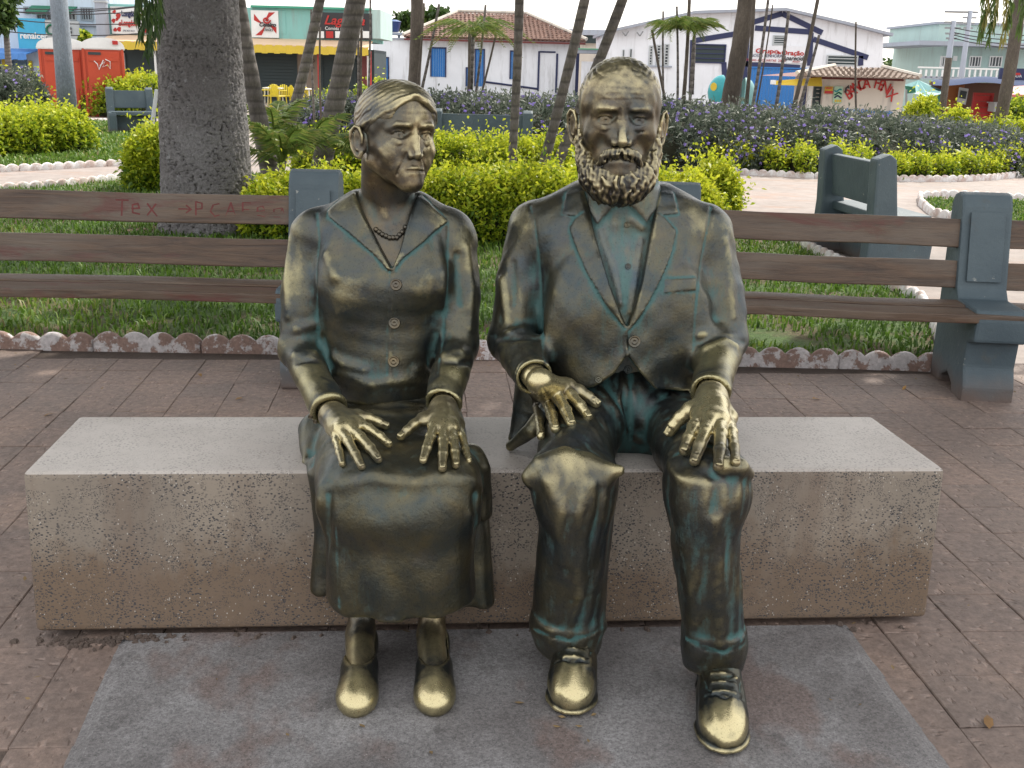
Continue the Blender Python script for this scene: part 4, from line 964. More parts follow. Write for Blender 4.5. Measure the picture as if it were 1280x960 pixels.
palm('tall thick brown trunk standing in the purple hedge right of the bearded head', (908, 122), (926, -8), 20.5, 22, 21, mat=M_POLEB)
palm('dark leaning palm with drooping dead fronds near the right edge', (1246, 160), (1268, -8), 23.5, 15, 15, mat=M_POLEB)
G2 = 'thin bare palm stems'
for k, (x0, y0, x1, y1, w, Yk) in enumerate(sorted(((393, 112, 389, 12, 3.5, 17), (402, 110, 400, 34, 3.5, 17), (446, 105, 447, 14, 4.5, 18), (453, 106, 452, 34, 4, 18), (459, 106, 463, -6, 3.5, 18.3),
        (520, 108, 530, 4, 4, 19.5), (526, 108, 549, 5, 4.5, 19.7), (584, 108, 587, 42, 5.5, 19.2), (594, 108, 607, 6, 4, 19.4), (602, 108, 622, 34, 3.5, 19.6),
        (832, 117, 815, 37, 4.5, 19.5), (845, 119, 846, 8, 4, 19.6), (853, 119, 862, -6, 6, 20), (830, 60, 829, 14, 3.5, 20.2), (861, 118, 868, 52, 5, 19.4),
        (932, 121, 943, -6, 6, 20.2), (941, 121, 961, -6, 5, 20), (970, 122, 986, 14, 5.5, 20.1), (993, 124, 1023, -4, 6.5, 19.6), (1000, 124, 1024, 44, 5, 20.6), (960, 40, 966, 6, 2.5, 20.3), (1071, 82, 1070, 27, 3.2, 20.4)))):
    palm(ORD[k] + ' from the left of the thin bare palm stems rising behind the purple-flowered hedge', (x0, y0), (x1, y1), Yk, w, w * .7, top=False, mat=M_POLEB if k % 2 else M_PALMB, group=G2, name='bare_palm', cat='bare palm')
def palmclump(label, px, py, Y, n, L, arch, seed, **kw):
    q = P(px, py, Y); root = thing('young_palm', label, 'palm', (q[0], Y, gz(q[0], Y))); fronds(root, tuple(q), n, L, arch, seed, **kw); return root
r_ = palmclump('young palm with arching fronds before the white house', 592, 48, 19.3, 12, 0.95, 1.25, 201, ll=0.24, droop=1.0, w=0.007, el0=1.25)
MB().tube([P(588, 112, 19.3), P(590, 70, 19.3), P(592, 40, 19.3)], [0.045, 0.04, 0.03], 8).build('trunk', M_PALMB, r_, smooth=True)
r_ = palmclump('twin-crowned young palm before the white warehouse', 851, 38, 19.6, 7, 0.6, 1.05, 211, ll=0.2, droop=1.0, w=0.007, el0=1.2); fronds(r_, tuple(P(868, 44, 19.6)), 7, 0.6, 1.05, 217, ll=0.20, droop=1.0, w=0.007, el0=1.2); fronds(r_, tuple(P(838, 40, 19.6)), 5, 0.6, 1.05, 219, ll=0.20, droop=1.0, w=0.007, el0=1.2)
MB().tube([P(864, 118, 19.6), P(866, 80, 19.6), P(868, 44, 19.6)], [0.045, 0.04, 0.03], 8).build('trunk', M_PALMB, r_, smooth=True)
for k, (px, py, Y, n, L) in enumerate(((352, 205, 10.4, 12, 0.62), (385, 190, 11.2, 10, 0.55), (343, 175, 11.8, 8, 0.6), (440, 195, 11.0, 6, 0.35))):
    palmclump(('small palm with feathery fronds at the foot of the slim leaning trunk', 'low feathery palm left of the thickest leaning trunk', 'dark feathery palm tucked behind the large trunk', 'tiny pale palm at the ear of the old woman')[k], px, py, Y, n, L, 0.55, 230 + k, ll=0.17, el0=1.1, w=0.008)
# dead fronds on the right-hand palm
r_ = thing('hanging_fronds', 'drooping brown and green palm fronds hanging at the upper right', 'palm fronds', tuple(P(1240, 0, 22)))
for k, (px, ln) in enumerate(((1228, 44), (1233, 30), (1239, 50), (1244, 34), (1276, 40), (1256, 52), (1262, 30))):
    n = 60; p = np.array([P(px + rnd.uniform(-2, 2) + 3 * math.sin(j * .07), -20 + (ln + 20) * j / n, 22) for j in range(n)]); V, F_ = leaves(p, unit(np.array([[rnd.uniform(-.4, .4), rnd.uniform(-.4, .4), -1] for _ in range(n)])), 0.2, 0.02)
    link('frond', npmesh('frond', V, F_, M_FROND, False, fattr={'tone': np.full(n, (.3, .95)[k % 2])}), r_)
def small_tree(label, px, pytop, pybot, pxr, Y, seed, trunk=True, n=900, L=0.3, mat=None, cat='tree'):
    rng = np.random.default_rng(seed); c = P(px, (pytop + pybot) / 2, Y); rz = (P(px, pytop, Y)[2] - P(px, pybot, Y)[2]) / 2; rx = abs(P(px + pxr, 50, Y)[0] - P(px, 50, Y)[0]); root = thing('tree', label, cat, (c[0], Y, gz(c[0], Y)))
    cen = c + unit(rng.normal(size=(22, 3))) * np.array([rx, rx, rz]) * rng.uniform(.3, .85, (22, 1)); V, F_, tn = clumps(cen, rx * .42, n, L, rng); o = link('crown', npmesh('crown', V, F_, mat or M_TREE, False, fattr={'tone': tn}), root); o['kind'] = 'stuff'
    if trunk: MB().tube([(c[0], Y, gz(c[0], Y)), (c[0] + .1, Y, c[2])], [rx * .12 + .05, rx * .07 + .03], 8).build('trunk', M_PALMB, root, smooth=True)
    return root
small_tree('round leafy street tree at the upper left corner', 2, -25, 52, 27, 38, 301, n=2600, L=0.22)
small_tree('small flowering shrub between the two portable toilets and the grey tower', 106, 38, 56, 7, 34, 302, n=260, L=0.18, mat=M_YEL)
for k, (px, a_, b_, r_, Y) in enumerate(((545, 12, 30, 26, 95), (505, 16, 34, 14, 95), (1106, 76, 96, 34, 120), (1132, 80, 96, 26, 110), (1160, 76, 90, 10, 110), (1140, 84, 98, 40, 140))):
    small_tree(('distant treetop over the roof ridge left of the brown tiled roof', 'distant treetop just right of the blue water tank', 'wide distant treetop over the right end of the newsstand roof', 'distant treetop between the newsstand and the pale green building', 'small round distant treetop left of the pale green building', 'low distant treetop above the green market tent')[k], px, a_, b_, r_, Y, 310 + k, trunk=False, n=500, L=0.6)['group'] = 'distant treetops over the roofs'
for k in range(7):
    q = P(rnd.uniform(385, 470), 112, 24); hedge(ORD[k] + ' of the green shrubs growing before the yellow awning shop, counted from the nearest', [(q[0] - .2, 24 + k * .3), (q[0] + .2, 24 + k * .3)], 0.35, rnd.uniform(.8, 1.25), 160, L=0.1, sl=0.2, seed=90 + k, cat='bush', name='bush', tone0=-0.15, group='green shrubs before the shop')

# ================================================================== the street behind
def wallmat(name, col, stain=(0.25, 0.24, 0.23), amt=0.45, rough=0.85):
    t = NT(name); co = t.co(); c = t.mix(t.ramp(t.noise(0.8, 6, 0.65, co), [(0.35, 0), (0.7, 0.35)]), col, tuple(v * .72 for v in col))
    s = t.noise(1.0, 6, 0.7, t.co(scale=(3.0, 3.0, 0.35))); c = t.mix(t.math('MULTIPLY', t.ramp(s, [(0.52, 0), (0.70, 1)]), amt), c, stain)
    t.bump(t.noise(14, 5, 0.6, co), 0.2, 0.02); return t.out(c, rough)
W_WHITE = wallmat('whitewashed_wall', (0.78, 0.80, 0.84)); W_BLUEISH = wallmat('pale_blue_grey_render', (0.52, 0.62, 0.72)); W_TEAL = wallmat('mint_painted_wall', (0.22, 0.46, 0.43))
W_CREAM = wallmat('old_cream_render', (0.58, 0.53, 0.46), amt=.7); W_MINT = wallmat('pale_green_render', (0.42, 0.56, 0.53)); W_GREYC = wallmat('grey_concrete_tower', (0.33, 0.36, 0.42))
K = lambda n, c, r=0.6, **k: plain(n, c, r, 0.12, 3, **k)
C_BLUE = K('bright_blue_paint', (0.022, 0.16, 0.45)); C_NAVY = K('navy_trim_paint', (0.018, 0.025, 0.085)); C_YEL = K('yellow_canvas', (0.58, 0.42, 0.035)); C_BEIGE = K('faded_beige_canvas', (0.62, 0.45, 0.30))
C_DARK = K('dark_shutter', (0.022, 0.038, 0.042)); C_RED = K('red_paint', (0.42, 0.022, 0.018)); C_ORANGE = K('orange_red_plastic', (0.46, 0.055, 0.018), 0.45); C_WHITE = K('white_plastic', (0.72, 0.73, 0.72), 0.4); C_BLACK = K('black_sign_board', (0.022, 0.020, 0.024), 0.5)
C_CYAN = K('cyan_sign_board', (0.045, 0.36, 0.58)); C_GREEN = K('green_canvas', (0.010, 0.13, 0.070)); C_BLUEAWN = K('blue_canvas', (0.07, 0.22, 0.55)); C_GREY = K('grey_sign_board', (0.42, 0.45, 0.46)); C_CHAIR = K('yellow_plastic', (0.62, 0.50, 0.02), 0.4); C_METAL = K('grey_metal', (0.25, 0.26, 0.27), 0.4, metal=0.6)
C_GLASS = K('dark_window_glass', (0.03, 0.04, 0.05), 0.15); C_TEALP = K('turquoise_fibreglass', (0.02, 0.27, 0.30), 0.35); C_TARP = K('dark_blue_awning', (0.025, 0.045, 0.11), 0.95); C_TENT = K('pale_green_tent_canvas', (0.16, 0.33, 0.33)); C_PINK = K('pale_red_canvas', (0.50, 0.13, 0.12)); C_MAROON = K('dark_red_beam', (0.12, 0.02, 0.018))
C_POLE = barkmat('painted_grey_lamp_post', (0.17, 0.20, 0.235), (0.23, 0.26, 0.295), lich=0.9)
def rooftile():
    t = NT('clay_roof_tiles'); r = t.rand(); geo = t.new('NewGeometry'); wm = t.new('Mapping'); t.l.new(geo.outputs['Position'], wm.inputs[0])
    c = t.mix(t.ramp(t.noise(2.3, 6, 0.7, wm.outputs[0]), [(0.32, 0), (0.68, 1)]), (0.125, 0.070, 0.055), (0.28, 0.165, 0.125)); c = t.mix(t.ramp(t.noise(9, 3, 0.6, wm.outputs[0]), [(0.5, 0), (0.62, 0.7)]), c, (0.075, 0.050, 0.045)); return t.out(c, 0.9)
M_ROOF = rooftile()
def R4(px0, px1, py0, py1, Y):
    cx = (px0 + px1) / 2; zt, zb = P(cx, py0, Y)[2], P(cx, py1, Y)[2]; cy = (py0 + py1) / 2
    return P(px0, cy, Y)[0], P(px1, cy, Y)[0], zb, zt
def panel(name, px0, px1, py0, py1, Y, mat, parent, depth=0.08, zb=None, bevel=0, **kw):
    x0, x1, z0, z1 = R4(px0, px1, py0, py1, Y); z0 = z0 if zb is None else zb
    m = MB().box(((x0 + x1) / 2, Y + depth / 2, (z0 + z1) / 2), ((x1 - x0) / 2, depth / 2, (z1 - z0) / 2)); return m.build(name, mat, parent, bevel=bevel, **kw)
def building(name, label, cat, px, Y): q = P(px, 100, Y); return thing(name, label, cat, (q[0], Y, gz(q[0], Y)))
def window(parent, px0, px1, py0, py1, Y, mat=None, frame=None, bars=0, fr=0.06, sill=False, vert=True, name='window', pane='pane'):
    x0, x1, z0, z1 = R4(px0, px1, py0, py1, Y); f = MB()
    for c, h in ((((x0 + x1) / 2, Y - .03, z1 - fr / 2), ((x1 - x0) / 2, .05, fr / 2)), (((x0 + x1) / 2, Y - .03, z0 + fr / 2), ((x1 - x0) / 2, .05, fr / 2)), ((x0 + fr / 2, Y - .03, (z0 + z1) / 2), (fr / 2, .05, (z1 - z0) / 2 - fr)), ((x1 - fr / 2, Y - .03, (z0 + z1) / 2), (fr / 2, .05, (z1 - z0) / 2 - fr))): f.box(c, h)
    o = f.build(name, frame or C_NAVY, parent)
    MB().box(((x0 + x1) / 2, Y - .012, (z0 + z1) / 2), ((x1 - x0) / 2 - fr, .010, (z1 - z0) / 2 - fr)).build(pane, mat or C_GLASS, o)
    for k in range(bars):
        u = (k + 1) / (bars + 1)
        c, h = (((x0 + (x1 - x0) * u), Y - .045, (z0 + z1) / 2), (.022, .02, (z1 - z0) / 2 - fr)) if vert else (((x0 + x1) / 2, Y - .045, z0 + (z1 - z0) * u), ((x1 - x0) / 2 - fr, .02, .022))
        MB().box(c, h).build('bar', frame or C_NAVY, o)
    return o
def shutter(parent, px0, px1, py0, py1, Y, mat, frame=None, n=9, vert=False, name='door'):
    x0, x1, z0, z1 = R4(px0, px1, py0, py1, Y); f = MB(); fr = .07
    for c, h in ((((x0 + x1) / 2, Y - .02, z1 - fr / 2), ((x1 - x0) / 2, .05, fr / 2)), ((x0 + fr / 2, Y - .02, (z0 + z1 - fr) / 2), (fr / 2, .05, (z1 - z0 - fr) / 2)), ((x1 - fr / 2, Y - .02, (z0 + z1 - fr) / 2), (fr / 2, .05, (z1 - z0 - fr) / 2))): f.box(c, h)
    o = f.build(name, frame or mat, parent); xa, xb, zt = x0 + fr, x1 - fr, z1 - fr
    for k in range(n):
        if vert: a = xa + (xb - xa) * k / n; b = xa + (xb - xa) * (k + 1) / n - .012; m = MB().box(((a + b) / 2, Y - .012 + .006 * (k % 2), (z0 + zt) / 2), ((b - a) / 2, .018, (zt - z0) / 2))
        else: a = z0 + (zt - z0) * k / n; b = z0 + (zt - z0) * (k + 1) / n - .014; m = MB().box(((xa + xb) / 2, Y - .012 + .006 * (k % 2), (a + b) / 2), ((xb - xa) / 2, .018, (b - a) / 2))
        m.build('slat', mat, o)
    return o
def text(s, size, mat, parent, pos, rot=(R(90), 0, 0), name='lettering', align='CENTER', bold=0.0, shear=0.0, wscale=1.0, depth=0.006):
    cu = bpy.data.curves.new(name, 'FONT'); cu.body = s; cu.size = size; cu.align_x = align; cu.align_y = 'CENTER'; cu.extrude = depth; cu.offset = bold; cu.shear = shear; cu.resolution_u = 3
    tmp = bpy.data.objects.new(name, cu); C.objects.link(tmp); bpy.context.view_layer.update()
    me = bpy.data.meshes.new_from_object(tmp.evaluated_get(bpy.context.evaluated_depsgraph_get())); bpy.data.objects.remove(tmp); bpy.data.curves.remove(cu)
    me.materials.clear(); me.materials.append(mat); o = bpy.data.objects.new(name, me); C.objects.link(o); o.parent = parent
    if parent: o.matrix_parent_inverse = mw(parent).inverted()
    o.location = pos; o.rotation_euler = rot; o.scale = (wscale, 1, 1); return o
def textat(s, px, py, Y, hpx, mat, parent, **kw):
    q = P(px, py, Y - kw.pop('proud', 0.03)); zc = Y * math.cos(PITCH) + (CAMZ - q[2]) * math.sin(PITCH); return text(s, hpx * zc / FPX * 1.38, mat, parent, tuple(q), **kw)
def awning(parent, px0, px1, pyt, pym, pyb, Y, out, top, val, name='awning', scallop=True):
    """sloping canvas from the wall (pyt) out to its hem"""
    x0, x1, zb, zt = R4(px0, px1, pyt, pyb, Y); zm = R4(px0, px1, pym, pyb, Y - out)[3]; zb = R4(px0, px1, pym, pyb, Y - out)[2]; m = MB()
    yf = Y - out; m.add([(x0, Y, zt), (x1, Y, zt), (x1, yf, zm), (x0, yf, zm), (x0, Y, zt - .04), (x1, Y, zt - .04), (x1, yf, zm - .04), (x0, yf, zm - .04)], [(0, 3, 2, 1), (4, 5, 6, 7), (0, 1, 5, 4), (1, 2, 6, 5), (2, 3, 7, 6), (3, 0, 4, 7)])
    o = m.build(name, top, parent); v = MB(); n = max(4, int((x1 - x0) / 0.5))
    for k in range(n * 4):
        a, b = x0 + (x1 - x0) * k / (n * 4), x0 + (x1 - x0) * (k + 1) / (n * 4); dz = .05 * abs(math.sin(math.pi * (k + .5) / 4)) if scallop else 0
        w = .03 * math.sin(k * 1.9); v.add([(a, yf - .01 + w, zm), (b, yf - .01 + .03 * math.sin((k + 1) * 1.9), zm), (b, yf - .03 + .03 * math.sin((k + 1) * 1.9), zb - dz), (a, yf - .03 + w, zb - dz)], [(0, 1, 2, 3)])
    v.build('valance', val, o, smooth=False); return o

# ---- far left: pale two-storey building
Yb = 52.0
b = building('building', 'pale blue-grey two-storey building at the upper left with green window awnings', 'building', 60, Yb)
panel('wall', -90, 140, -40, 130, Yb, W_BLUEISH, b, 6, zb=-1)
for q in ((30, 38, 8, 17), (101, 117, 9, 26)): window(b, *q, Yb, frame=K('grey_window_bars', (.25, .3, .34)), bars=4 if q[0] > 50 else 2, vert=q[0] > 50)
for q in ((46, 66, 17, 26), (80, 96, 16, 26)): window(b, *q, Yb, C_GLASS, frame=C_GREY, bars=2)
for q in ((40, 66, 7, 14, 17), (82, 97, 8, 14, 17)): awning(b, *q, Yb, .7, C_GREEN, C_GREEN)
panel('ledge', -90, 140, 28, 30, Yb - .15, W_GREYC, b, .14)
panel('pier', 38, 42, 76, 130, Yb - .1, C_YEL, b, .08); panel('pier', 5, 9, 74, 130, Yb - .1, C_YEL, b, .08)
shutter(b, 17, 36, 74, 128, Yb, K('grey_blue_shutter', (.10, .17, .24)), n=10); shutter(b, -25, 3, 74, 128, Yb, C_DARK, n=8)
awning(b, -60, 52, 60, 66, 73, Yb, 1.6, C_BLUEAWN, C_BLUEAWN)
panel('pier', 13, 15.5, 74, 130, Yb - .1, C_YEL, b, .08)
t_ = building('sign', 'cyan sign board with white lettering hung on the pale building at far left', 'sign', 40, Yb - .9); panel('board', 22, 57, 23, 61, Yb - 1.0, C_CYAN, t_, .12); textat('renalcer', 42, 45, Yb - 1.0, 7.5, C_WHITE, t_, bold=.01)
t_ = building('sign', 'grey sign board with a dark looping emblem behind the lamp post', 'sign', 78, Yb - .9); panel('board', 57, 99, 26, 50, Yb - 1.0, C_GREY, t_, .12)
q = [P(64 + 7 * math.cos(a) * (1 - .05 * a), 37 + 6 * math.sin(a), Yb - 1.06) for a in np.linspace(0.3, 5.3, 16)]; MB().tube(q, .05, 5).build('emblem', C_GREEN, t_); q = [P(86 + 3 * math.cos(a), 38 + 4 * math.sin(a), Yb - 1.06) for a in np.linspace(0.3, 6, 12)]; MB().tube(q, .04, 5).build('emblem', C_BLACK, t_)
t_ = building('tower', 'round grey concrete tower behind the right portable toilet', 'tower', 129, Yb - 4); c = P(129, 40, Yb - 4); m = MB().tube([(c[0], Yb - 4, -1), (c[0], Yb - 4, 1.8), (c[0], Yb - 4, 4.1), (c[0], Yb - 4, 5.2)], [.27, .27, .26, .26], 18); m.v = [( (v[0] - c[0]) * 1.0 + c[0], v[1], v[2]) for v in m.v]; m.build('shaft', W_GREYC, t_, smooth=True)
ztp = P(129, 1.5, Yb - 4)[2]; MB().tube([(c[0], Yb - 4, ztp - .06), (c[0], Yb - 4, ztp)], .30, 18).build('cap', C_GREY, t_)

# ---- yellow-awning shop
Yb = 47.0
b = building('shop', 'mint green shop building with a long yellow awning and dark shutters', 'shop', 300, Yb)
panel('wall', 137, 463, 9, 60, Yb + 1.3, W_TEAL, b, 4.5, zb=2.4); panel('lower_wall', 137, 468, 58, 130, Yb + 1.35, C_DARK, b, 4.4, zb=-1)
panel('parapet', 313, 464, 8.2, 11.0, Yb + 1.1, K('green_trim', (.05, .30, .20)), b, .25)
m = MB(); x0 = P(463, 40, Yb + 1.3)[0]; z0, z1 = P(463, 48, Yb + 1.3)[2], P(463, 12, Yb + 1.3)[2]; m.box((x0 + .2, Yb + 3.4, (z0 + z1) / 2), (.25, 2.2, (z1 - z0) / 2)); m.build('side_wall', W_MINT, b)
awning(b, 140, 466, 47, 55, 64.5, Yb + 1.3, 1.4, C_BEIGE, C_YEL)
shutter(b, 314, 372, 64, 122, Yb + 1.30, C_DARK, n=14, name='roller_shutter'); shutter(b, 402, 445, 64, 122, Yb + 1.30, C_DARK, n=14, name='roller_shutter'); shutter(b, 140, 158, 66, 122, Yb + 1.30, C_GREY, n=8, name='roller_shutter')
panel('pier', 372, 398, 64, 122, Yb + 1.28, K('tan_render', (.24, .19, .15)), b, .06); textat('ÇÃO', 386, 76, Yb + 1.28, 5, C_BLACK, b); textat('NAL', 387, 83, Yb + 1.28, 5, C_BLACK, b)
panel('post', 379.5, 382, 64, 115, Yb + .1, C_WHITE, b, .08); panel('post', 193.5, 196, 62, 115, Yb + .1, C_WHITE, b, .08)
panel('post', 397, 400, 66, 112, Yb + .2, C_RED, b, .08); panel('post', 452, 458, 66, 115, Yb + .6, C_MAROON, b, .2); panel('post', 459, 461, 70, 115, Yb + .5, C_WHITE, b, .1); panel('post', 461.5, 464, 64, 115, Yb + .5, C_RED, b, .1)
panel('hatch', 348, 357, 13, 42, Yb + 1.28, W_TEAL, b, .06)
def swirl(parent, px0, px1, py0, py1, Y, n=8):
    cx, cy, w, h = (px0 + px1) / 2, (py0 + py1) / 2, (px1 - px0) / 2, (py1 - py0) / 2
    for k in range(n):
        a0 = 2 * math.pi * k / n; ring = []
        for s_, da in ((.25, 0), (.6, .18), (1.0, .30)): ring.append((s_, a0 + da))
        for s_, da in ((1.0, .30 + .42), (.6, .18 + .34), (.25, .25)): ring.append((s_, a0 + da))
        if k % 2 == 0: 
            pts = []
            for s_, a in ring:
                dx, dy = math.cos(a), math.sin(a); mx = max(abs(dx), abs(dy)); f = s_ / mx if s_ == 1.0 else s_
                pts.append(P(cx + dx * f * w * .97, cy + dy * f * h * .97, Y - .012))
            MB().add(pts, [tuple(range(6))]).build('swirl_patch', C_RED, parent)
t_ = building('sign', 'white square sign with red swirl and lettering on the mint green wall', 'sign', 331, Yb); panel('board', 314, 348, 13, 47, Yb + 1.18, C_WHITE, t_, .1); swirl(t_, 317, 346, 15, 44.5, Yb + 1.18)
textat('Celeiro', 334, 31, Yb + 1.15, 5, C_BLACK, t_, shear=.3, bold=.01); textat('delas', 335, 37, Yb + 1.15, 4.4, C_BLACK, t_, shear=.3); q = [P(333 + (5 - a * .65) * math.cos(a * 1.3), 25 + (4.5 - a * .6) * math.sin(a * 1.3), Yb + 1.12) for a in np.linspace(0, 6, 20)]; MB().tube(q, .035, 5).build('curl', C_RED, t_)
t_ = building('sign', 'long white sign with red splashes and two lines of lettering left of the large trunk', 'sign', 165, Yb); panel('board', 139, 215, 9, 43, Yb + 1.18, C_WHITE, t_, .1)
for (px, py, r_) in ((143, 15, 2.2), (148, 20, 3), (142, 26, 2.4), (150, 30, 2.2), (144, 37, 2.2), (149, 36.5, 2.6), (146, 24, 1.8)): q = [P(px + r_ * (1 + .35 * math.sin(a * 3 + px)) * math.cos(a), py + r_ * 1.2 * math.sin(a), Yb + 1.165) for a in np.linspace(0, 6.283, 11)[:-1]]; MB().add(q, [tuple(range(10))]).build('splash', C_RED, t_)
textat('Longdon', 161.5, 17.5, Yb + 1.15, 6.5, C_NAVY, t_, wscale=.62, bold=.015); textat('Longdon', 161.5, 29, Yb + 1.15, 6.5, C_RED, t_, wscale=.62, bold=.015); textat('(00) 3621-2211', 161, 38.5, Yb + 1.15, 2.2, C_NAVY, t_, wscale=.8)
t_2 = building('sign', 'white and red swirl sign partly hidden by the drooping leaves', 'sign', 190, Yb); panel('board', 172, 205, 11, 42, Yb + 1.08, C_WHITE, t_2, .09); swirl(t_2, 173, 204, 12, 41, Yb + 1.08)
t_ = building('sign', 'black sign with red script and white pictures under the mint parapet', 'sign', 430, Yb); panel('board', 394, 465, 16, 49, Yb + 1.16, C_BLACK, t_, .12)
textat('Lagosta', 430, 26, Yb + 1.14, 11, C_RED, t_, shear=.35, bold=.008, wscale=1.1); textat('Comida a kilo e pizza', 430, 36, Yb + 1.14, 4, C_WHITE, t_, wscale=1.0)
for k in range(6): panel('picture', 396 + 11.5 * k, 405 + 11.5 * k, 39, 47.5, Yb + 1.14, C_WHITE if k != 1 else C_RED, t_, .02)
# water tank on the annex
Yh = 62.0
a_ = building('annex', 'low white annex with a blue door and stained roof edge beside the shop', 'building', 490, Yh)
panel('wall', 466, 512, 49, 130, Yh, W_WHITE, a_, 4, zb=-1); shutter(a_, 469, 486.5, 71, 107, Yh, C_BLUE, C_NAVY, n=7, vert=True); panel('coping', 465, 512, 47, 49.4, Yh - .08, W_GREYC, a_, 4.1)
t_ = building('water_tank', 'blue plastic water tank standing on a slab above the white annex', 'water tank', 489, Yh + 1); c = P(489.5, 32, Yh + 1.2); zb_, zt_ = P(489, 40, Yh + 1.2)[2], P(489, 27, Yh + 1.2)[2]
MB().tube([(c[0], Yh + 1.2, zb_), (c[0], Yh + 1.2, zt_ - .06), (c[0], Yh + 1.2, zt_)], [.40, .52, .54], 20).build('tank', K('dark_blue_plastic', (.02, .05, .16), .4), t_, smooth=False); MB().tube([(c[0], Yh + 1.2, zt_), (c[0], Yh + 1.2, zt_ + .10)], [.56, .30], 20).build('lid', K('blue_lid', (.03, .09, .25), .4), t_)
panel('slab', 480, 507, 40.5, 43.5, Yh + .6, W_GREYC, t_, 1.4); panel('support', 484, 487, 43.5, 48, Yh + .8, W_GREYC, t_, .2); panel('support', 497, 500, 43.5, 48, Yh + .8, W_GREYC, t_, .2)

# ---- white house with the hipped tile roof
hse = building('house', 'long white house with blue shutters and a brown hipped clay-tile roof', 'house', 620, Yh)
panel('wall', 512, 721, 50, 150, Yh + .12, W_WHITE, hse, 7, zb=-1.6)
for q in ((538, 558, 59, 96), (637, 649, 63, 99)): shutter(hse, *q, Yh + .12, C_BLUE, C_NAVY, n=6, vert=True, name='window')
shutter(hse, 593, 606, 61, 108, Yh + .12, C_BLUE, C_NAVY, n=4, vert=True); shutter(hse, 582, 590, 84, 108, Yh + .12, C_BLUE, C_NAVY, n=3, vert=True, name='window')
for q in ((672, 674.4, 64, 114), (694.5, 697, 67, 116), (719, 723, 54, 150)): panel('trim', *q, Yh + .06, C_NAVY, hse, .05)
panel('trim', 674.4, 694.5, 64, 66, Yh + .06, C_NAVY, hse, .05)
p0, p1 = P(604, 102, Yh + .06), P(672, 111, Yh + .06); MB().tube([p0, p1], .05, 4).build('trim', C_NAVY, hse)
# roof
x0, x1 = P(504, 48, Yh - .4)[0], P(733, 54, Yh - .4)[0]; ze = P(620, 49.5, Yh - .4)[2]; zr = P(620, 18.0, Yh + 3.6)[2]; xr0, xr1 = P(572, 18, Yh + 3.6)[0], P(658, 20, Yh + 3.6)[0]; yf, yr, yk = Yh - .45, Yh + 3.6, Yh + 7.6
m = MB(); m.add([(x0, yf, ze), (x1, yf, ze), (x1, yk, ze), (x0, yk, ze), (xr0, yr, zr), (xr1, yr, zr)], [(0, 1, 5, 4), (1, 2, 5), (2, 3, 4, 5), (3, 0, 4), (0, 3, 2, 1)]); rf = m.build('roof', M_MAROON if False else C_MAROON, hse)
def tilecourses(parent, quad, nrow, mat, tw=0.24, name='tile_course', lift=.05, budget=None):
    """barrel tiles laid in courses over a four-cornered slope (bl, br, tr, tl); one part per course"""
    bl_, br_, tr_, tl_ = [np.array(q, float) for q in quad]
    nrm = np.cross(br_ - bl_, tl_ - bl_); nrm /= np.linalg.norm(nrm)
    for r in range(nrow):
        u0, u1 = r / nrow, (r + 1.12) / nrow; u1 = min(u1, 1.02); a0, b0 = bl_ + (tl_ - bl_) * u0, br_ + (tr_ - br_) * u0; a1, b1 = bl_ + (tl_ - bl_) * u1, br_ + (tr_ - br_) * u1
        w = np.linalg.norm(b0 - a0); n = max(1, int(w / tw)); m = MB(); jit = rnd.uniform(-.02, .02)
        for k in range(n):
            for (s0, s1, h0, h1) in ((0, .5, 0, 1), (.5, 1, 1, 0)):
                va, vb = (k + s0 + jit) / n, (k + s1 + jit) / n; dz = rnd.uniform(-.012, .012)
                m.add([a0 + (b0 - a0) * va + nrm * (lift * 1.6 + h0 * .05 + dz), a0 + (b0 - a0) * vb + nrm * (lift * 1.6 + h1 * .05 + dz), a1 + (b1 - a1) * vb + nrm * (lift + h1 * .045), a1 + (b1 - a1) * va + nrm * (lift + h0 * .045)], [(0, 1, 2, 3)])
            m.add([a0 + (b0 - a0) * (k / n) + nrm * .01, a0 + (b0 - a0) * ((k + 1) / n) + nrm * .01, a0 + (b0 - a0) * ((k + .5) / n) + nrm * (lift + .09)], [(0, 1, 2)])
        m.build(name, mat, parent)
tilecourses(rf, [(x0, yf, ze), (x1, yf, ze), (xr1, yr, zr), (xr0, yr, zr)], 13, M_ROOF)
for a_1, b_1 in (((x0, yf, ze), (xr0, yr, zr)), ((x1, yf, ze), (xr1, yr, zr)), ((xr0, yr, zr), (xr1, yr, zr))):
    MB().tube([np.array(a_1) + (0, 0, .14), np.array(b_1) + (0, 0, .12)], .10, 6).build('ridge_tiles', W_CREAM, rf)
MB().box(((x0 + x1) / 2, yf + .02, ze - .10), ((x1 - x0) / 2 - .05, .05, .05)).build('eave_board', C_MAROON, hse)
# ---- bits between house and warehouse
b = building('building', 'low far building with a grey corrugated roof between the house and the warehouse', 'building', 745, 80); panel('wall', 712, 775, 52, 130, 80, W_CREAM, b, 4, zb=-3); panel('roof', 705, 780, 37, 44, 79, W_GREYC, b, 6); panel('shade', 722, 764, 45, 54, 79.5, C_DARK, b, .5)  # dark panel painted in as the shade below the roof
for q in ((742, 746, 73, 79), (752, 756, 74, 80)): window(b, *q, 79.9, fr=.03)
b = building('garden_wall', 'plain white street wall with a flat canopy left of the warehouse', 'wall', 745, 60); panel('wall', 726, 832, 78, 135, 59.5, W_WHITE, b, .25, zb=-2.2); panel('canopy', 722, 788, 62, 67, 59, W_GREYC, b, 2.0); panel('canopy_edge', 722, 789, 61, 62.5, 58.9, K('green_edge', (.10, .32, .20)), b, .1)
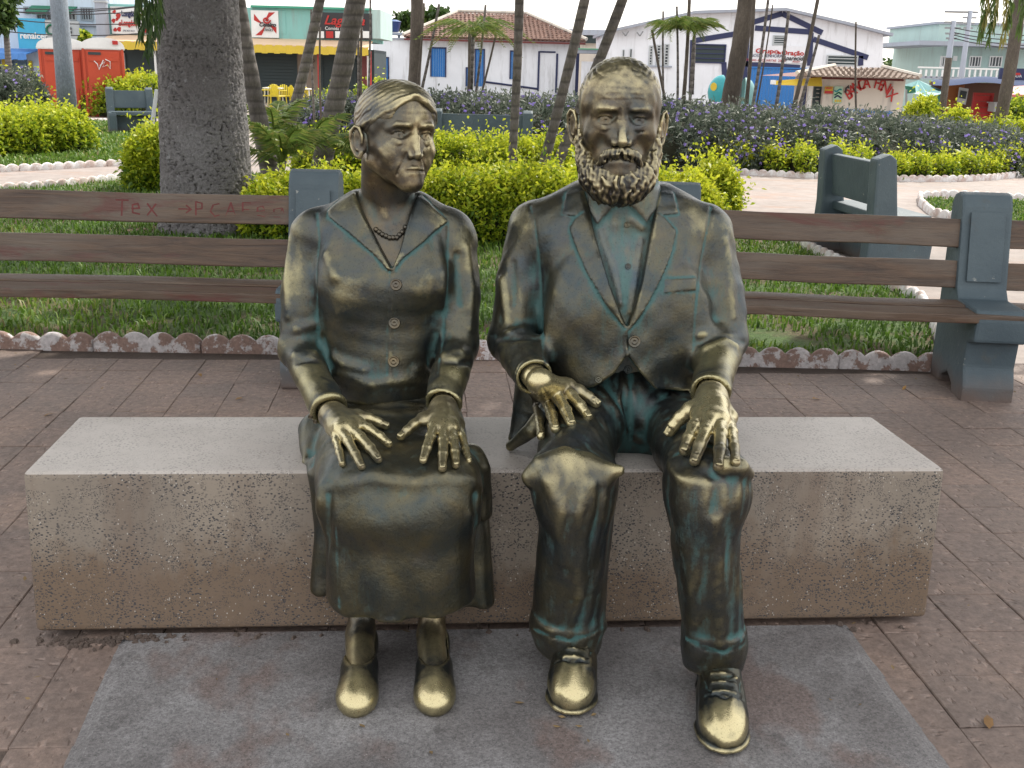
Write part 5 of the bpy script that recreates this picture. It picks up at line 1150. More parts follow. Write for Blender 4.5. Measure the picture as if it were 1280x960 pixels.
# ---- warehouse
Yw = 57.0
w_ = building('warehouse', 'big white gabled warehouse with dark blue trim and a blue roller door', 'warehouse', 940, Yw)
def poly_wall(name, pts, Y, mat, parent, depth): 
    pl = [(P(x, y, Y)[0], P(x, y, Y)[2]) for x, y in pts]; return MB().prism(pl, Y, Y + depth).build(name, mat, parent)
poly_wall('wall', [(760, 190), (760, 38), (800, 29), (870, 15), (940, 12.5), (983, 11), (1010, 17), (1060, 29), (1104, 41), (1102, 190)], Yw, W_WHITE, w_, 9)
m = MB(); prof = [(757, 38), (870, 13), (983, 9.5), (1060, 27), (1117, 41.5)]
for (ax_, ay_), (bx_, by_) in zip(prof[:-1], prof[1:]):
    a, c_ = P(ax_, ay_, Yw - .5), P(bx_, by_, Yw - .5); m.add([a, c_, c_ + (0, 9.8, 0), a + (0, 9.8, 0), a - (0, 0, .14), c_ - (0, 0, .14), c_ + (0, 9.8, -.14), a + (0, 9.8, -.14)], [(0, 1, 2, 3), (7, 6, 5, 4), (0, 4, 5, 1), (1, 5, 6, 2), (2, 6, 7, 3), (3, 7, 4, 0)])
m.build('roof', W_GREYC, w_)
def band(a, b_, r=.13, mat=C_NAVY, Y=Yw, parent=w_, name='trim_band'):
    p, q = P(*a, Y - .04), P(*b_, Y - .04); d = (q - p) / np.linalg.norm(q - p); n = np.array([-d[2], 0, d[0]]) * r; MB().add([p - n, q - n, q + n, p + n, p - n + (0, .1, 0), q - n + (0, .1, 0), q + n + (0, .1, 0), p + n + (0, .1, 0)], [(0, 1, 2, 3), (0, 4, 5, 1), (1, 5, 6, 2), (2, 6, 7, 3), (3, 7, 4, 0)]).build(name, mat, parent)
for a, b_ in (((866, 51), (934, 40)), ((934, 30), (978, 17)), ((978, 17), (1028, 41)), ((944, 35), (1013, 40)), ((1017, 49), (1085, 72)), ((866, 50), (864, 118)), ((935, 34), (929, 120)), ((1014, 41), (1012, 82)), ((1076, 70), (1076, 82)), ((928, 79.5), (1000, 84.5)), ((905, 78), (907, 120))): band(a, b_)
for q in ((811, 816, 57, 82), (820, 826, 56, 82), (830, 836, 55, 82)): window(w_, *q, Yw, bars=6, vert=False, frame=C_GREY)
window(w_, 865, 907, 55, 79, Yw, C_DARK, frame=C_NAVY, bars=3, vert=False); window(w_, 966, 981, 44, 57, Yw, C_DARK, frame=C_GREY, bars=4, vert=False); window(w_, 1033, 1072, 69, 82, Yw, C_DARK, frame=C_GREY, bars=2, vert=False)
for q in ((787, 790, 61, 73), (778, 780.5, 62, 73)): window(w_, *q, Yw, frame=C_GREY, fr=.03)
shutter(w_, 934, 1008, 84, 150, Yw, C_BLUE, n=17, vert=True, name='roller_door'); panel('sill', 808, 840, 82, 84, Yw - .12, W_GREYC, w_, .12)
for px in (781, 799): band((px - 3, 40), (px + 1, 45), .03, C_METAL, Yw - .3, w_, 'bracket'); band((px + 1, 45), (px + 5, 39), .03, C_METAL, Yw - .3, w_, 'bracket')
t_ = building('painted_sign', 'white sign with red, blue and black lettering above the blue roller door', 'sign', 970, Yw)
panel('board', 938.5, 1009, 57, 78.5, Yw - .06, K('white_sign_paint', (.74, .75, .78)), t_, .05)
textat('Grupo', 959, 64, Yw - .06, 5.6, C_RED, t_, bold=.008, wscale=1.4); textat('de', 974, 66, Yw - .06, 3, C_RED, t_, bold=.01); textat('Oração', 991, 66.5, Yw - .06, 5.8, C_RED, t_, bold=.008, wscale=1.15)
textat('NOSSA SENHORA', 958, 69.8, Yw - .06, 3.8, C_NAVY, t_, wscale=.95); textat('Aparecida', 992, 73, Yw - .06, 5.4, C_BLACK, t_, bold=.006, shear=.3, wscale=.95); textat('TODAS AS QUARTAS  20:00', 957, 75.5, Yw - .06, 2.9, C_RED, t_, wscale=1.0); textat('Amém', 995, 77, Yw - .06, 2.6, C_RED, t_, shear=.3)
# ---- newsstand
Yn = 32.0
n_s = building('newsstand', 'small cream newsstand kiosk with a low clay-tile roof and painted lettering', 'newsstand', 1085, Yn)
panel('wall', 1027, 1128, 96, 170, Yn, W_CREAM, n_s, 3.4, zb=-1.4)
x0, x1 = P(996, 91, Yn - .8)[0], P(1150, 100, Yn - .8)[0]; ze = P(1070, 97.5, Yn - .8)[2]; zr = P(1070, 86.5, Yn + 1.5)[2]; xr0, xr1 = P(1044, 86, Yn + 1.5)[0], P(1104, 88, Yn + 1.5)[0]; yf, yr, yk = Yn - .8, Yn + 1.6, Yn + 4
rf = MB().add([(x0, yf, ze), (x1, yf, ze), (x1, yk, ze), (x0, yk, ze), (xr0, yr, zr), (xr1, yr, zr)], [(0, 1, 5, 4), (1, 2, 5), (2, 3, 4, 5), (3, 0, 4), (0, 3, 2, 1)]).build('roof', C_MAROON, n_s)
tilecourses(rf, [(x0, yf, ze), (x1, yf, ze), (xr1, yr, zr), (xr0, yr, zr)], 8, K('pale_clay_tiles', (.24, .185, .15), .9), tw=.16, lift=.02)
MB().tube([(xr0, yr, zr + .1), (x0, yf, ze + .1)], .06, 6).build('ridge_tiles', W_CREAM, rf); MB().tube([(xr1, yr, zr + .1), (x1, yf, ze + .1)], .06, 6).build('ridge_tiles', W_CREAM, rf)
panel('beam', 1014, 1130, 95.5, 100, Yn - .05, C_MAROON, n_s, .05)
c = P(1084, 152, Yn - .03); word = 'BANCA FENIX'; rad_x, rad_z = 27 * Yn / FPX, 40 * Yn / FPX; cc_ = P(1085.5, 138, Yn)
for k, ch in enumerate(word):
    if ch == ' ': continue
    u = k / (len(word) - 1); ang = R(148) - R(116) * u; x = cc_[0] + math.cos(ang) * rad_x * 1.12; z = cc_[2] + math.sin(ang) * rad_z * .74
    text(ch, .42, C_RED, n_s, (x, Yn - .02, z + .05), rot=(R(90), -(ang - R(90)) * .62, 0), bold=.006, wscale=.8)
textat('Seu Ponto de Cultura e Informação', 1083, 139, Yn, 4.6, C_BLUE, n_s, wscale=.72, bold=.005, rot=(R(90), R(1.5), 0)); textat('Tel: 9212-2055', 1083, 144, Yn, 2.6, C_NAVY, n_s, wscale=.8)
t_ = building('poster', 'small red and yellow poster on the newsstand wall', 'poster', 1036, Yn - .1); panel('sheet', 1031, 1041, 108, 117, Yn - .05, C_YEL, t_, .02); panel('band', 1031, 1041, 113.5, 117, Yn - .07, C_RED, t_, .018); textat('VIVO', 1036, 110.5, Yn - .06, 2.6, C_ORANGE, t_, bold=.004)
t_ = building('poster', 'green and yellow notice on the newsstand wall beside the lettering', 'poster', 1047, Yn - .1); panel('sheet', 1042, 1053, 108, 129, Yn - .05, K('pale_green_print', (.36, .52, .38)), t_, .02)
for k in range(3): MB().tube([P(1043 + 9 * u, 113 + 4 * k + 1.4 * math.sin(u * 6 + k), Yn - .06) for u in np.linspace(0, 1, 8)], .02, 4).build('stripe', (C_TEALP, C_GREEN, C_NAVY)[k], t_)
for k in range(3): panel('spot', 1043.5 + 3 * k, 1045.5 + 3 * k, 124.5, 127.5, Yn - .07, C_YEL, t_, .015)
MB().tube([P(1057, 116, Yn - .06), P(1058, 110, Yn - .06), P(1060, 108, Yn - .06), P(1061, 110.5, Yn - .06)], [.03, .025, .05, .02], 6).build('painted_bird', C_BLACK, n_s)
aw = building('awning', 'yellow folding awning on the left side of the newsstand', 'awning', 990, Yn - 1); MB().add([P(966, 101, Yn - 1.2), P(1027, 96.5, Yn - .2), P(1028, 108, Yn - .3), P(1000, 107, Yn - 1.2), P(966, 106, Yn - 1.2), P(1027, 96, Yn + 1)], [(0, 4, 3, 2, 1)]).build('canvas', C_YEL, aw); panel('bar_end', 964, 970, 100, 105.5, Yn - 1.25, C_WHITE, aw, .1)
shutter(n_s, 1015, 1026, 108, 150, Yn + .25, C_DARK, n=8, name='side_door'); panel('post', 1003.5, 1007, 107, 150, Yn + .1, C_NAVY, n_s, .1); panel('post', 1009, 1014, 107, 150, Yn + .1, C_WHITE, n_s, .1)
# ---- egg-shaped public phone hood
t_ = building('phone_booth', 'turquoise egg-shaped phone hood with an orange patch beside the brown trunk', 'phone booth', 895, 27); c = P(902, 118, 27); vs_, fs = [], []; na, nb_ = 16, 9
for i in range(nb_ + 1):
    for k in range(na + 1):
        th, ph = math.pi * .5 * i / nb_ * 1.25, math.pi * (k / na) ; vs_.append((c[0] - .42 * math.sin(th) * math.sin(ph) + .10 * i / nb_, c[1] + .34 * math.sin(th) * math.cos(ph), c[2] + .46 * math.cos(th) * 1.0 + .0))
fs = [(i * (na + 1) + k, (i + 1) * (na + 1) + k, (i + 1) * (na + 1) + k + 1, i * (na + 1) + k + 1) for i in range(nb_) for k in range(na)]
MB().add(vs_, fs).build('hood', C_TEALP, t_, smooth=True); q = [c + np.array([-.26 + .08 * math.cos(a), -.29, .18 + .10 * math.sin(a)]) for a in np.linspace(0, 6.283, 11)[:-1]]; MB().add(q, [tuple(range(10))]).build('patch', C_YEL, t_)
MB().tube([(c[0] + .12, c[1], -1), (c[0] + .12, c[1], c[2] + .3)], .04, 8).build('stand', C_METAL, t_)
c = P(932, 118, 27); t_ = building('phone_booth', 'second pale turquoise phone hood just right of the brown trunk', 'phone booth', 930, 27.3); MB().add([(2 * c[0] - v[0] - .03 - (2 * P(902, 118, 27)[0] - c[0]) + 0 * v[0] + (P(902, 118, 27)[0] - c[0]) + (c[0] - P(902, 118, 27)[0]) * 0, v[1] + .2, v[2] - .03) for v in vs_], fs).build('hood', C_TENT, t_, smooth=True) if False else MB().add([(c[0] - (v[0] - P(902, 118, 27)[0]) * .8, v[1] + .2, v[2] - .05) for v in vs_], fs).build('hood', C_TENT, t_, smooth=True)
MB().tube([(c[0] - .1, 27.2, -1), (c[0] - .1, 27.2, c[2] + .25)], .04, 8).build('stand', C_METAL, t_)
# ---- portable toilets
def toilet(px0, px1, pyt, label, Y=30.0):
    x0, x1, _, zt = R4(px0, px1, pyt, 110, Y); cx = (x0 + x1) / 2; w = (x1 - x0) / 2; r = thing('portable_toilet', label, 'portable toilet', (cx, Y, -.2), 'orange portable toilets'); zw = R4(px0, px1, pyt + 14, 110, Y)[2 + 1]
    MB().box((cx, Y + w, (zw - .2) / 2), (w, w, (zw + .2) / 2)).build('cabin', C_ORANGE, r, bevel=.03)
    MB().box((cx, Y - .012, (zw - .25) / 2), (w * .78, .02, (zw + .1) / 2)).build('door', C_ORANGE, r, bevel=.012)
    MB().box((cx, Y - .04, zw - .28), (w * .70, .012, .05)).build('door_panel', C_ORANGE, r, bevel=.008); MB().box((cx, Y - .04, zw - 1.3), (w * .62, .012, .28)).build('door_panel', C_ORANGE, r, bevel=.008)
    for s in (-1, 1): MB().box((cx + s * w * .93, Y - .012, (zw - .2) / 2), (.03, .02, (zw + .2) / 2)).build('corner_post', C_ORANGE, r, bevel=.008)
    n = 14; vs_ = [(cx + (w * 1.05) * math.cos(math.pi * k / n), Y + (w * 2.08 if j else -.05), zw + (zt - zw) * max(0, math.sin(math.pi * k / n)) ** .75) for j in (0, 1) for k in range(n + 1)]
    MB().add(vs_, [(k, k + n + 1, k + n + 2, k + 1) for k in range(n)] + [tuple(range(n + 1)), tuple(range(2 * n + 1, n, -1))]).build('roof', C_WHITE, r); MB().box((cx, Y + w, zw + .01), (w * 1.06, w * 1.06, .035)).build('roof_rim', C_WHITE, r)
    MB().box((cx - w * .4, Y - .05, zw - .13), (w * .3, .01, .035)).build('vent', C_DARK, r)
    return r, cx, w, zw
toilet(51, 105, 46.5, 'orange portable toilet with white domed roof, half hidden by the grey lamp post')
r_, cx, w, zw = toilet(105, 154, 46.8, 'orange portable toilet with white domed roof and a scrawled tag on its door')
for ln in ([(117, 76), (121, 80), (123, 87), (128, 75)], [(124, 82), (130, 77), (127, 84), (133, 81), (136, 86), (136, 77), (130, 74)]): MB().tube([P(x, y, 29.93) for x, y in ln], .012, 4).build('scrawl', C_WHITE, r_)
MB().box((cx + w * .62, 29.9, zw + .16), (.07, .02, .05)).build('red_label', C_RED, r_)
for o_ in [o for o in bpy.data.objects if o.name.startswith('portable_toilet')]: o_.rotation_euler.z = R(20)
# ---- grey lamp post
t_ = building('lamp_post', 'thick round grey lamp post in front of the left portable toilet', 'lamp post', 80, 24); q0, q1 = P(82.5, 112, 24), P(72.5, -10, 24); d = (q1 - q0); q0 = q0 - d * (q0[2] + .02) / d[2]; MB().tube([q0, (q0 + q1) / 2, q1 + d * .6], [.21, .19, .165], 20).build('shaft', C_POLE, t_, smooth=True)
# ---- yellow chairs and tables before the shutters
def chair(px, Y, rz):
    c = P(px, 118, Y); z = gz(c[0], Y); r = thing('plastic_chair', 'yellow plastic chair, ' + ORD[CH.index(px)] + ' from the left before the dark shutters', 'chair', (c[0], Y, z), 'yellow plastic chairs outside the shop', rz)
    def pt(name, m): o = m.build(name, C_CHAIR, None, bevel=.004, seg=1); o.parent = r
    pt('seat', MB().box((0, 0, .43), (.22, .22, .02)))
    for sx in (-1, 1):
        for sy in (-1, 1): pt('leg', MB().tube([(sx * .24, sy * .24, 0), (sx * .2, sy * .2, .43)], .022, 6))
        pt('armrest', MB().tube([(sx * .22, -.2, .43), (sx * .25, -.2, .64), (sx * .25, .2, .66)], .02, 6))
    b_ = MB(); 
    for k in range(6): a0, a1 = -.22 + .44 * k / 6, -.22 + .44 * (k + .7) / 6; h = .87 - .5 * abs((k + .35) / 6 - .46) ** 2; b_.add([(a0, .22, .45), (a1, .22, .45), (a1, .27, h), (a0, .27, h), (a0, .24, .45), (a1, .24, .45), (a1, .29, h), (a0, .29, h)], [(0, 1, 2, 3), (4, 5, 6, 7), (0, 1, 5, 4), (1, 2, 6, 5), (2, 3, 7, 6), (3, 0, 4, 7)])
    pt('backrest', b_)
CH = sorted((329, 337, 348, 356, 372, 386, 342))
for px, Y, rz in ((329, 43.5, 2.4), (337, 43.5, -2.0), (348, 43.2, 2.6), (356, 43.8, .3), (372, 43.3, 2.2), (386, 43.8, 1.0), (342, 44.5, 3.3)): chair(px, Y, rz)
for px, Y in ((342, 43.9), (379, 43.8)):
    lb = 'small pale table between the leftmost yellow chairs' if px < 350 else 'small pale table behind the white awning post'
    c = P(px, 115, Y); r = thing('plastic_table', lb, 'table', (c[0], Y, gz(c[0], Y)), 'tables among the yellow chairs')
    o = MB().box((0, 0, .72), (.36, .36, .02)).build('table_top', C_WHITE, None); o.parent = r
    for sx in (-1, 1):
        for sy in (-1, 1): o = MB().tube([(sx * .30, sy * .30, 0), (sx * .28, sy * .28, .70)], .025, 6).build('leg', C_WHITE, None); o.parent = r
# ---- far right: pale green building, stalls, tent, pole
Yr = 60.0
b = building('building', 'pale green two-storey building with flat roof slab at the upper right', 'building', 1230, Yr)
panel('upper_wall', 1173, 1380, 32, 60, Yr, W_MINT, b, 8, zb=P(1230, 58, Yr)[2]); panel('lower_wall', 1171, 1380, 56, 190, Yr + .3, W_WHITE if False else W_MINT, b, 8, zb=-3); panel('roof_slab', 1150, 1380, 53.5, 59, Yr - 1.2, W_GREYC, b, 9); panel('parapet_cap', 1171, 1380, 29.5, 32.5, Yr - .1, W_GREYC, b, 8.2)
for q in ((1175, 1185, 70, 84), (1211, 1226, 70, 84), (1236, 1252, 70, 84), (1191, 1196, 70, 76)): window(b, *q, Yr + .3, frame=C_WHITE, bars=3)
panel('balcony_floor', 1150, 1300, 97, 100, Yr - 2, W_GREYC, b, 2.2)
for k in range(22): panel('baluster', 1150 + 6.8 * k, 1152 + 6.8 * k, 87, 97, Yr - 2, C_WHITE, b, .1)
panel('handrail', 1148, 1300, 85, 87, Yr - 2.02, C_WHITE, b, .14)
b = building('kiosk', 'row of stalls with a dark blue awning and a red metal front at the right', 'kiosk', 1230, 36)
panel('back_wall', 1160, 1330, 104, 190, 38.5, K('dark_brown_boards', (.10, .045, .025)), b, .3, zb=-1.5); panel('orange_wall', 1183, 1203, 106, 150, 36.4, K('orange_brown_panel', (.30, .10, .025)), b, .1, zb=-1.3)
m = MB(); n = 14
for i in range(n + 1):
    u = i / n; px = 1166 + u * 150; yy = 101 - 3.5 * math.sin(u * 3.1) + 1.5 * math.sin(u * 11) + u * 3; a, c_ = P(px, yy, 35.0), P(px, yy + 5.5, 34.6); e = P(px, yy - 2, 38.5); m.v += [tuple(e), tuple(a), tuple(c_)]
m.f = [(i * 3 + j, (i + 1) * 3 + j, (i + 1) * 3 + j + 1, i * 3 + j + 1) for i in range(n) for j in range(2)]; m.build('awning', C_TARP, b, smooth=True)
shutter(b, 1214, 1239, 116, 156, 36.2, C_RED, n=5, name='red_front'); panel('sign_board', 1250, 1330, 86, 101, 35.5, C_NAVY, b, .12); textat('GELADA', 1268, 95, 35.4, 3.5, C_WHITE, b)
MB().add([P(x, y, 35.35) for x, y in ((1262, 91), (1275, 91), (1276, 94), (1261, 94))], [(0, 1, 2, 3)]).build('red_logo', C_RED, b)
p_ = building('poster', 'tilted white poster with a dark picture on the orange stall wall', 'poster', 1204, 36.2); MB().add([P(x, y, 36.1) for x, y in ((1199, 109), (1211, 111), (1207, 131), (1196, 128))] , [(0, 1, 2, 3)]).build('sheet', C_GREY, p_); MB().add([P(x, y, 36.07) for x, y in ((1201, 113), (1209, 114.5), (1207, 124), (1199, 122))], [(0, 1, 2, 3)]).build('picture', C_DARK, p_)
a_ = building('awning', 'pale red canopy at the right edge above crates and stall goods', 'awning', 1275, 35); MB().add([P(1263, 108, 34.5), P(1330, 104, 34.5), P(1330, 119, 33.9), P(1263, 118, 33.9), P(1263, 121, 33.9), P(1330, 122, 33.9)], [(0, 3, 2, 1), (3, 4, 5, 2)]).build('canvas', C_PINK, a_)
MB().tube([P(1264, 118, 33.9), P(1264, 160, 33.9)], .03, 6).build('pole', C_METAL, a_)
for k, (x0_, x1_, y0_, y1_, mt) in enumerate(((1243, 1256, 128, 140, C_GREY), (1258, 1272, 126, 134, C_RED), (1256, 1270, 135, 147, C_WHITE), (1272, 1290, 130, 150, C_MAROON))):
    t_ = building('crate', ('grey crate among the stall goods right of the leaning palm', 'red crate on top of a white one under the pale red canopy', 'white crate under the red one beneath the pale red canopy', 'dark red box at the right edge of the picture under the canopy')[k], 'crate', (x0_ + x1_) / 2, 35.5); panel('box', x0_, x1_, y0_, y1_, 35.5 + .01 * k, mt, t_, .5, bevel=.02); panel('rim', x0_ - .4, x1_ + .4, y0_, y0_ + 1.2, 35.47 + .01 * k, mt, t_, .56)
t_ = building('market_tent', 'green market tent with sagging pale roof right of the newsstand', 'tent', 1157, 34); ap = P(1148, 100, 35); m = MB(); rim = [P(1131, 106, 33.6), P(1140, 116, 33.2), P(1160, 121, 33.0), P(1178, 117, 33.4), P(1176, 112, 36), P(1140, 106, 37)]
for i in range(6): a, c_ = rim[i], rim[(i + 1) % 6]; mid = (a + c_) / 2 * .5 + ap * .5 - np.array([0, 0, .12]); m.add([a, c_, mid], [(0, 1, 2)]); m.add([a, mid, ap], [(0, 1, 2)]); m.add([c_, ap, mid], [(0, 1, 2)])
m.build('canopy', C_TENT, t_, smooth=True); panel('side_cloth', 1148, 1179, 119, 138, 34.4, C_GREEN, t_, .05, zb=-1.2)
MB().add([P(1131, 107, 33.5), P(1144, 109, 33.2), P(1145, 116, 33.1), P(1133, 117, 33.3)], [(0, 1, 2, 3)]).build('flap', C_GREEN, t_)
for px in (1133, 1178): MB().tube([P(px, 112, 33.3), P(px, 150, 33.3)], .03, 6).build('pole', C_METAL, t_)
t_ = building('wooden_post', 'short dark wooden post standing before the market stalls', 'post', 1180, 26); c = P(1181, 110, 26); zt = P(1181, 72, 26)[2]; MB().tube([(c[0], 26, gz(c[0], 26)), (c[0] + .01, 26, .6), (c[0], 26, zt)], [.09, .085, .08], 10).build('shaft', M_POLEB, t_, smooth=True)
wires = []
for k, (px, Y, top, lab) in enumerate(((1208, 50, 13, 'concrete utility pole with a wide crossarm above the pale green building'), (1189, 44, 26, 'thinner utility pole with insulators beside the wooden post'))):
    t_ = building('utility_pole', lab, 'utility pole', px, Y); c = P(px, 50, Y); zt = P(px, top, Y)[2]; MB().tube([(c[0], Y, -2), (c[0], Y, zt)], [.16, .10], 10).build('shaft', W_GREYC, t_, smooth=True)
    if k == 0: a, c_ = P(1181, 14.5, Y), P(1221, 15.5, Y); MB().tube([a, c_], .05, 6).build('crossarm', C_METAL, t_)
    for j, py in enumerate((top + 2, top + 9, top + 16, top + 22)): MB().box((c[0], Y, P(px, py, Y)[2]), (.35 - .05 * j, .05, .035)).build('arm', C_METAL, t_)
for k, (y0_, y1_) in enumerate(((34, 30), (43, 47), (47, 52), (40, 36))):
    a, c_ = P(1189, y0_, 44), P(1400, y1_, 40); pts = [a + (c_ - a) * u - np.array([0, 0, .35 * 4 * u * (1 - u)]) for u in np.linspace(0, 1, 9)]; MB().tube(pts, .018, 4).build('overhead_wire', C_BLACK, None, label=ORD[k] + ' from the top of the overhead cables running right from the thinner utility pole', cat='cable', group='overhead cables')
for k, (y0_, y1_) in enumerate(((2, 3), (6, 10), (13, 26), (30, 38), (8, 2))):
    a, c_ = P(-60, y0_, 46 - k), P(215, y1_, 46 - k); pts = [a + (c_ - a) * u - np.array([0, 0, .3 * 4 * u * (1 - u)]) for u in np.linspace(0, 1, 9)]; MB().tube(pts, .02, 4).build('overhead_wire', C_BLACK, None, label=ORD[k] + ' from the front of the overhead cables crossing before the pale upper-left building', cat='cable', group='overhead cables')
# thin grey stand pipe leaning behind the trunk
t_ = building('tripod_stake', 'pale leaning metal stake just left of the large trunk', 'stake', 193, 16); MB().tube([P(190, 158, 16), P(196, 112, 16)], .03, 6).build('rod', C_GREY, t_)
print('done', round(time.time() - T0, 1), 'tris', sum(len(o.data.polygons) for o in bpy.data.objects if o.type == 'MESH'))

# ================================================================== bronze
def bronze(name, base=(0.082, 0.087, 0.076), warm=(0.37, 0.335, 0.19), teal=(0.050, 0.115, 0.112), tealamt=1.0, wearbias=0.0, bmp=0.30, saltbias=0.0):
    t = NT(name); co = t.co()
    cav = t.attr('cavity'); wear = t.attr('wear')
    n1 = t.noise(9, 6, 0.65, co, 0.4); n2 = t.noise(60, 5, 0.7, co); n3 = t.noise(3.2, 4, 0.6, co); n4 = t.noise(220, 3, 0.7, co)
    # polished ridges and touched places
    ridge = t.math('MULTIPLY', cav, -0.50)
    w = t.math('ADD', t.math('ADD', t.math('MULTIPLY', wear, 0.85), ridge), t.math('MULTIPLY', t.math('SUBTRACT', n1, 0.5), 1.3))
    w = t.math('ADD', w, t.math('MULTIPLY', t.math('SUBTRACT', n2, 0.5), 0.55))
    # green-blue salts in the hollows, running down
    run = t.noise(1.0, 8, 0.75, t.co(scale=(42, 42, 5)))
    g = t.math('ADD', t.math('MULTIPLY', cav, 0.85), t.math('MULTIPLY', t.math('SUBTRACT', n3, 0.52), 1.3))
    g = t.math('ADD', g, t.math('MULTIPLY', t.math('SUBTRACT', run, 0.5), 2.0))
    salt = t.attr('salt'); g = t.math('ADD', t.math('ADD', g, saltbias), t.math('MULTIPLY', t.math('MULTIPLY', salt, 1.25), t.ramp(t.noise(22, 4, 0.65, co), [(0.34, 0.25), (0.60, 1.0)])))
    w = t.math('SUBTRACT', w, salt)
    g = t.math('SUBTRACT', t.math('ADD', g, t.math('MULTIPLY', t.math('SUBTRACT', n2, 0.5), 0.7)), t.math('MULTIPLY', wear, 1.2))
    wf = t.ramp(t.math('ADD', w, 0.02 + wearbias), [(0.25, 0), (1.15, 1)])
    gf = t.math('MULTIPLY', t.ramp(g, [(0.15, 0), (1.0, 1)]), tealamt)
    c = t.mix(t.ramp(n1, [(0.35, 0), (0.68, 1)]), tuple(v * k_ for v, k_ in zip(base, (0.72, 0.85, 1.05))), tuple(v * k_ for v, k_ in zip(base, (1.58, 1.34, 0.98))))
    c = t.mix(t.math('MULTIPLY', t.ramp(t.noise(14, 4, 0.6, co), [(0.5, 0), (0.75, 1)]), 0.35), c, (0.072, 0.070, 0.088))
    c = t.mix(wf, c, warm)
    c = t.mix(gf, c, teal)
    pit = t.ramp(n4, [(0.30, 0.55), (0.42, 1.0)])
    c = t.mix(1.0, c, pit, 'MULTIPLY')
    t.put(t.b.inputs['Metallic'], t.math('SUBTRACT', 0.88, t.math('MULTIPLY', gf, 0.6)))
    r = t.math('ADD', t.math('SUBTRACT', 0.37, t.math('MULTIPLY', wf, 0.09)), t.math('MULTIPLY', gf, 0.22))
    r = t.math('ADD', r, t.math('MULTIPLY', t.math('SUBTRACT', n2, 0.5), 0.25))
    b1 = t.bump(run, bmp * 0.8, 0.004, t.bump(t.noise(38, 6, 0.7, co), bmp, 0.006)); t.bump(n4, 0.22, 0.0015, b1)
    return t.out(c, r)
M_COAT = bronze('bronze_cloth_patinated')
M_SKIN = bronze('bronze_skin_polished', base=(0.118, 0.104, 0.078), warm=(0.54, 0.475, 0.28), tealamt=0.5, wearbias=0.08, bmp=0.10)
M_SKIRT = bronze('bronze_skirt_dull', base=(0.086, 0.088, 0.070), warm=(0.22, 0.195, 0.125), tealamt=0.9, wearbias=-0.12)
M_TROUSER = bronze('bronze_trousers_green', base=(0.080, 0.084, 0.076), warm=(0.34, 0.30, 0.175), teal=(0.048, 0.115, 0.112), tealamt=1.2, wearbias=-0.06, saltbias=0.22)

def copyf(F): G_ = Field(); G_.ops = list(F.ops); return G_
M_SHIRT = bronze('bronze_shirt_pale_green', base=(0.105, 0.120, 0.115), warm=(0.30, 0.28, 0.18), teal=(0.085, 0.165, 0.160), tealamt=1.0, wearbias=-0.2, saltbias=0.30)
M_BEARD = bronze('bronze_beard', base=(0.060, 0.055, 0.048), warm=(0.46, 0.40, 0.24), teal=(0.03, 0.07, 0.07), tealamt=0.5, bmp=0.10)
M_SHOE = bronze('bronze_shoes_worn_toes', base=(0.058, 0.062, 0.055), warm=(0.54, 0.47, 0.27), tealamt=0.9, wearbias=-0.22, bmp=0.12, saltbias=0.14)
def rotm(yaw=0, pitch=0, roll=0):
    return np.array(Matrix.Rotation(R(yaw), 3, 'Z') @ Matrix.Rotation(R(roll), 3, 'Y') @ Matrix.Rotation(R(pitch), 3, 'X'))

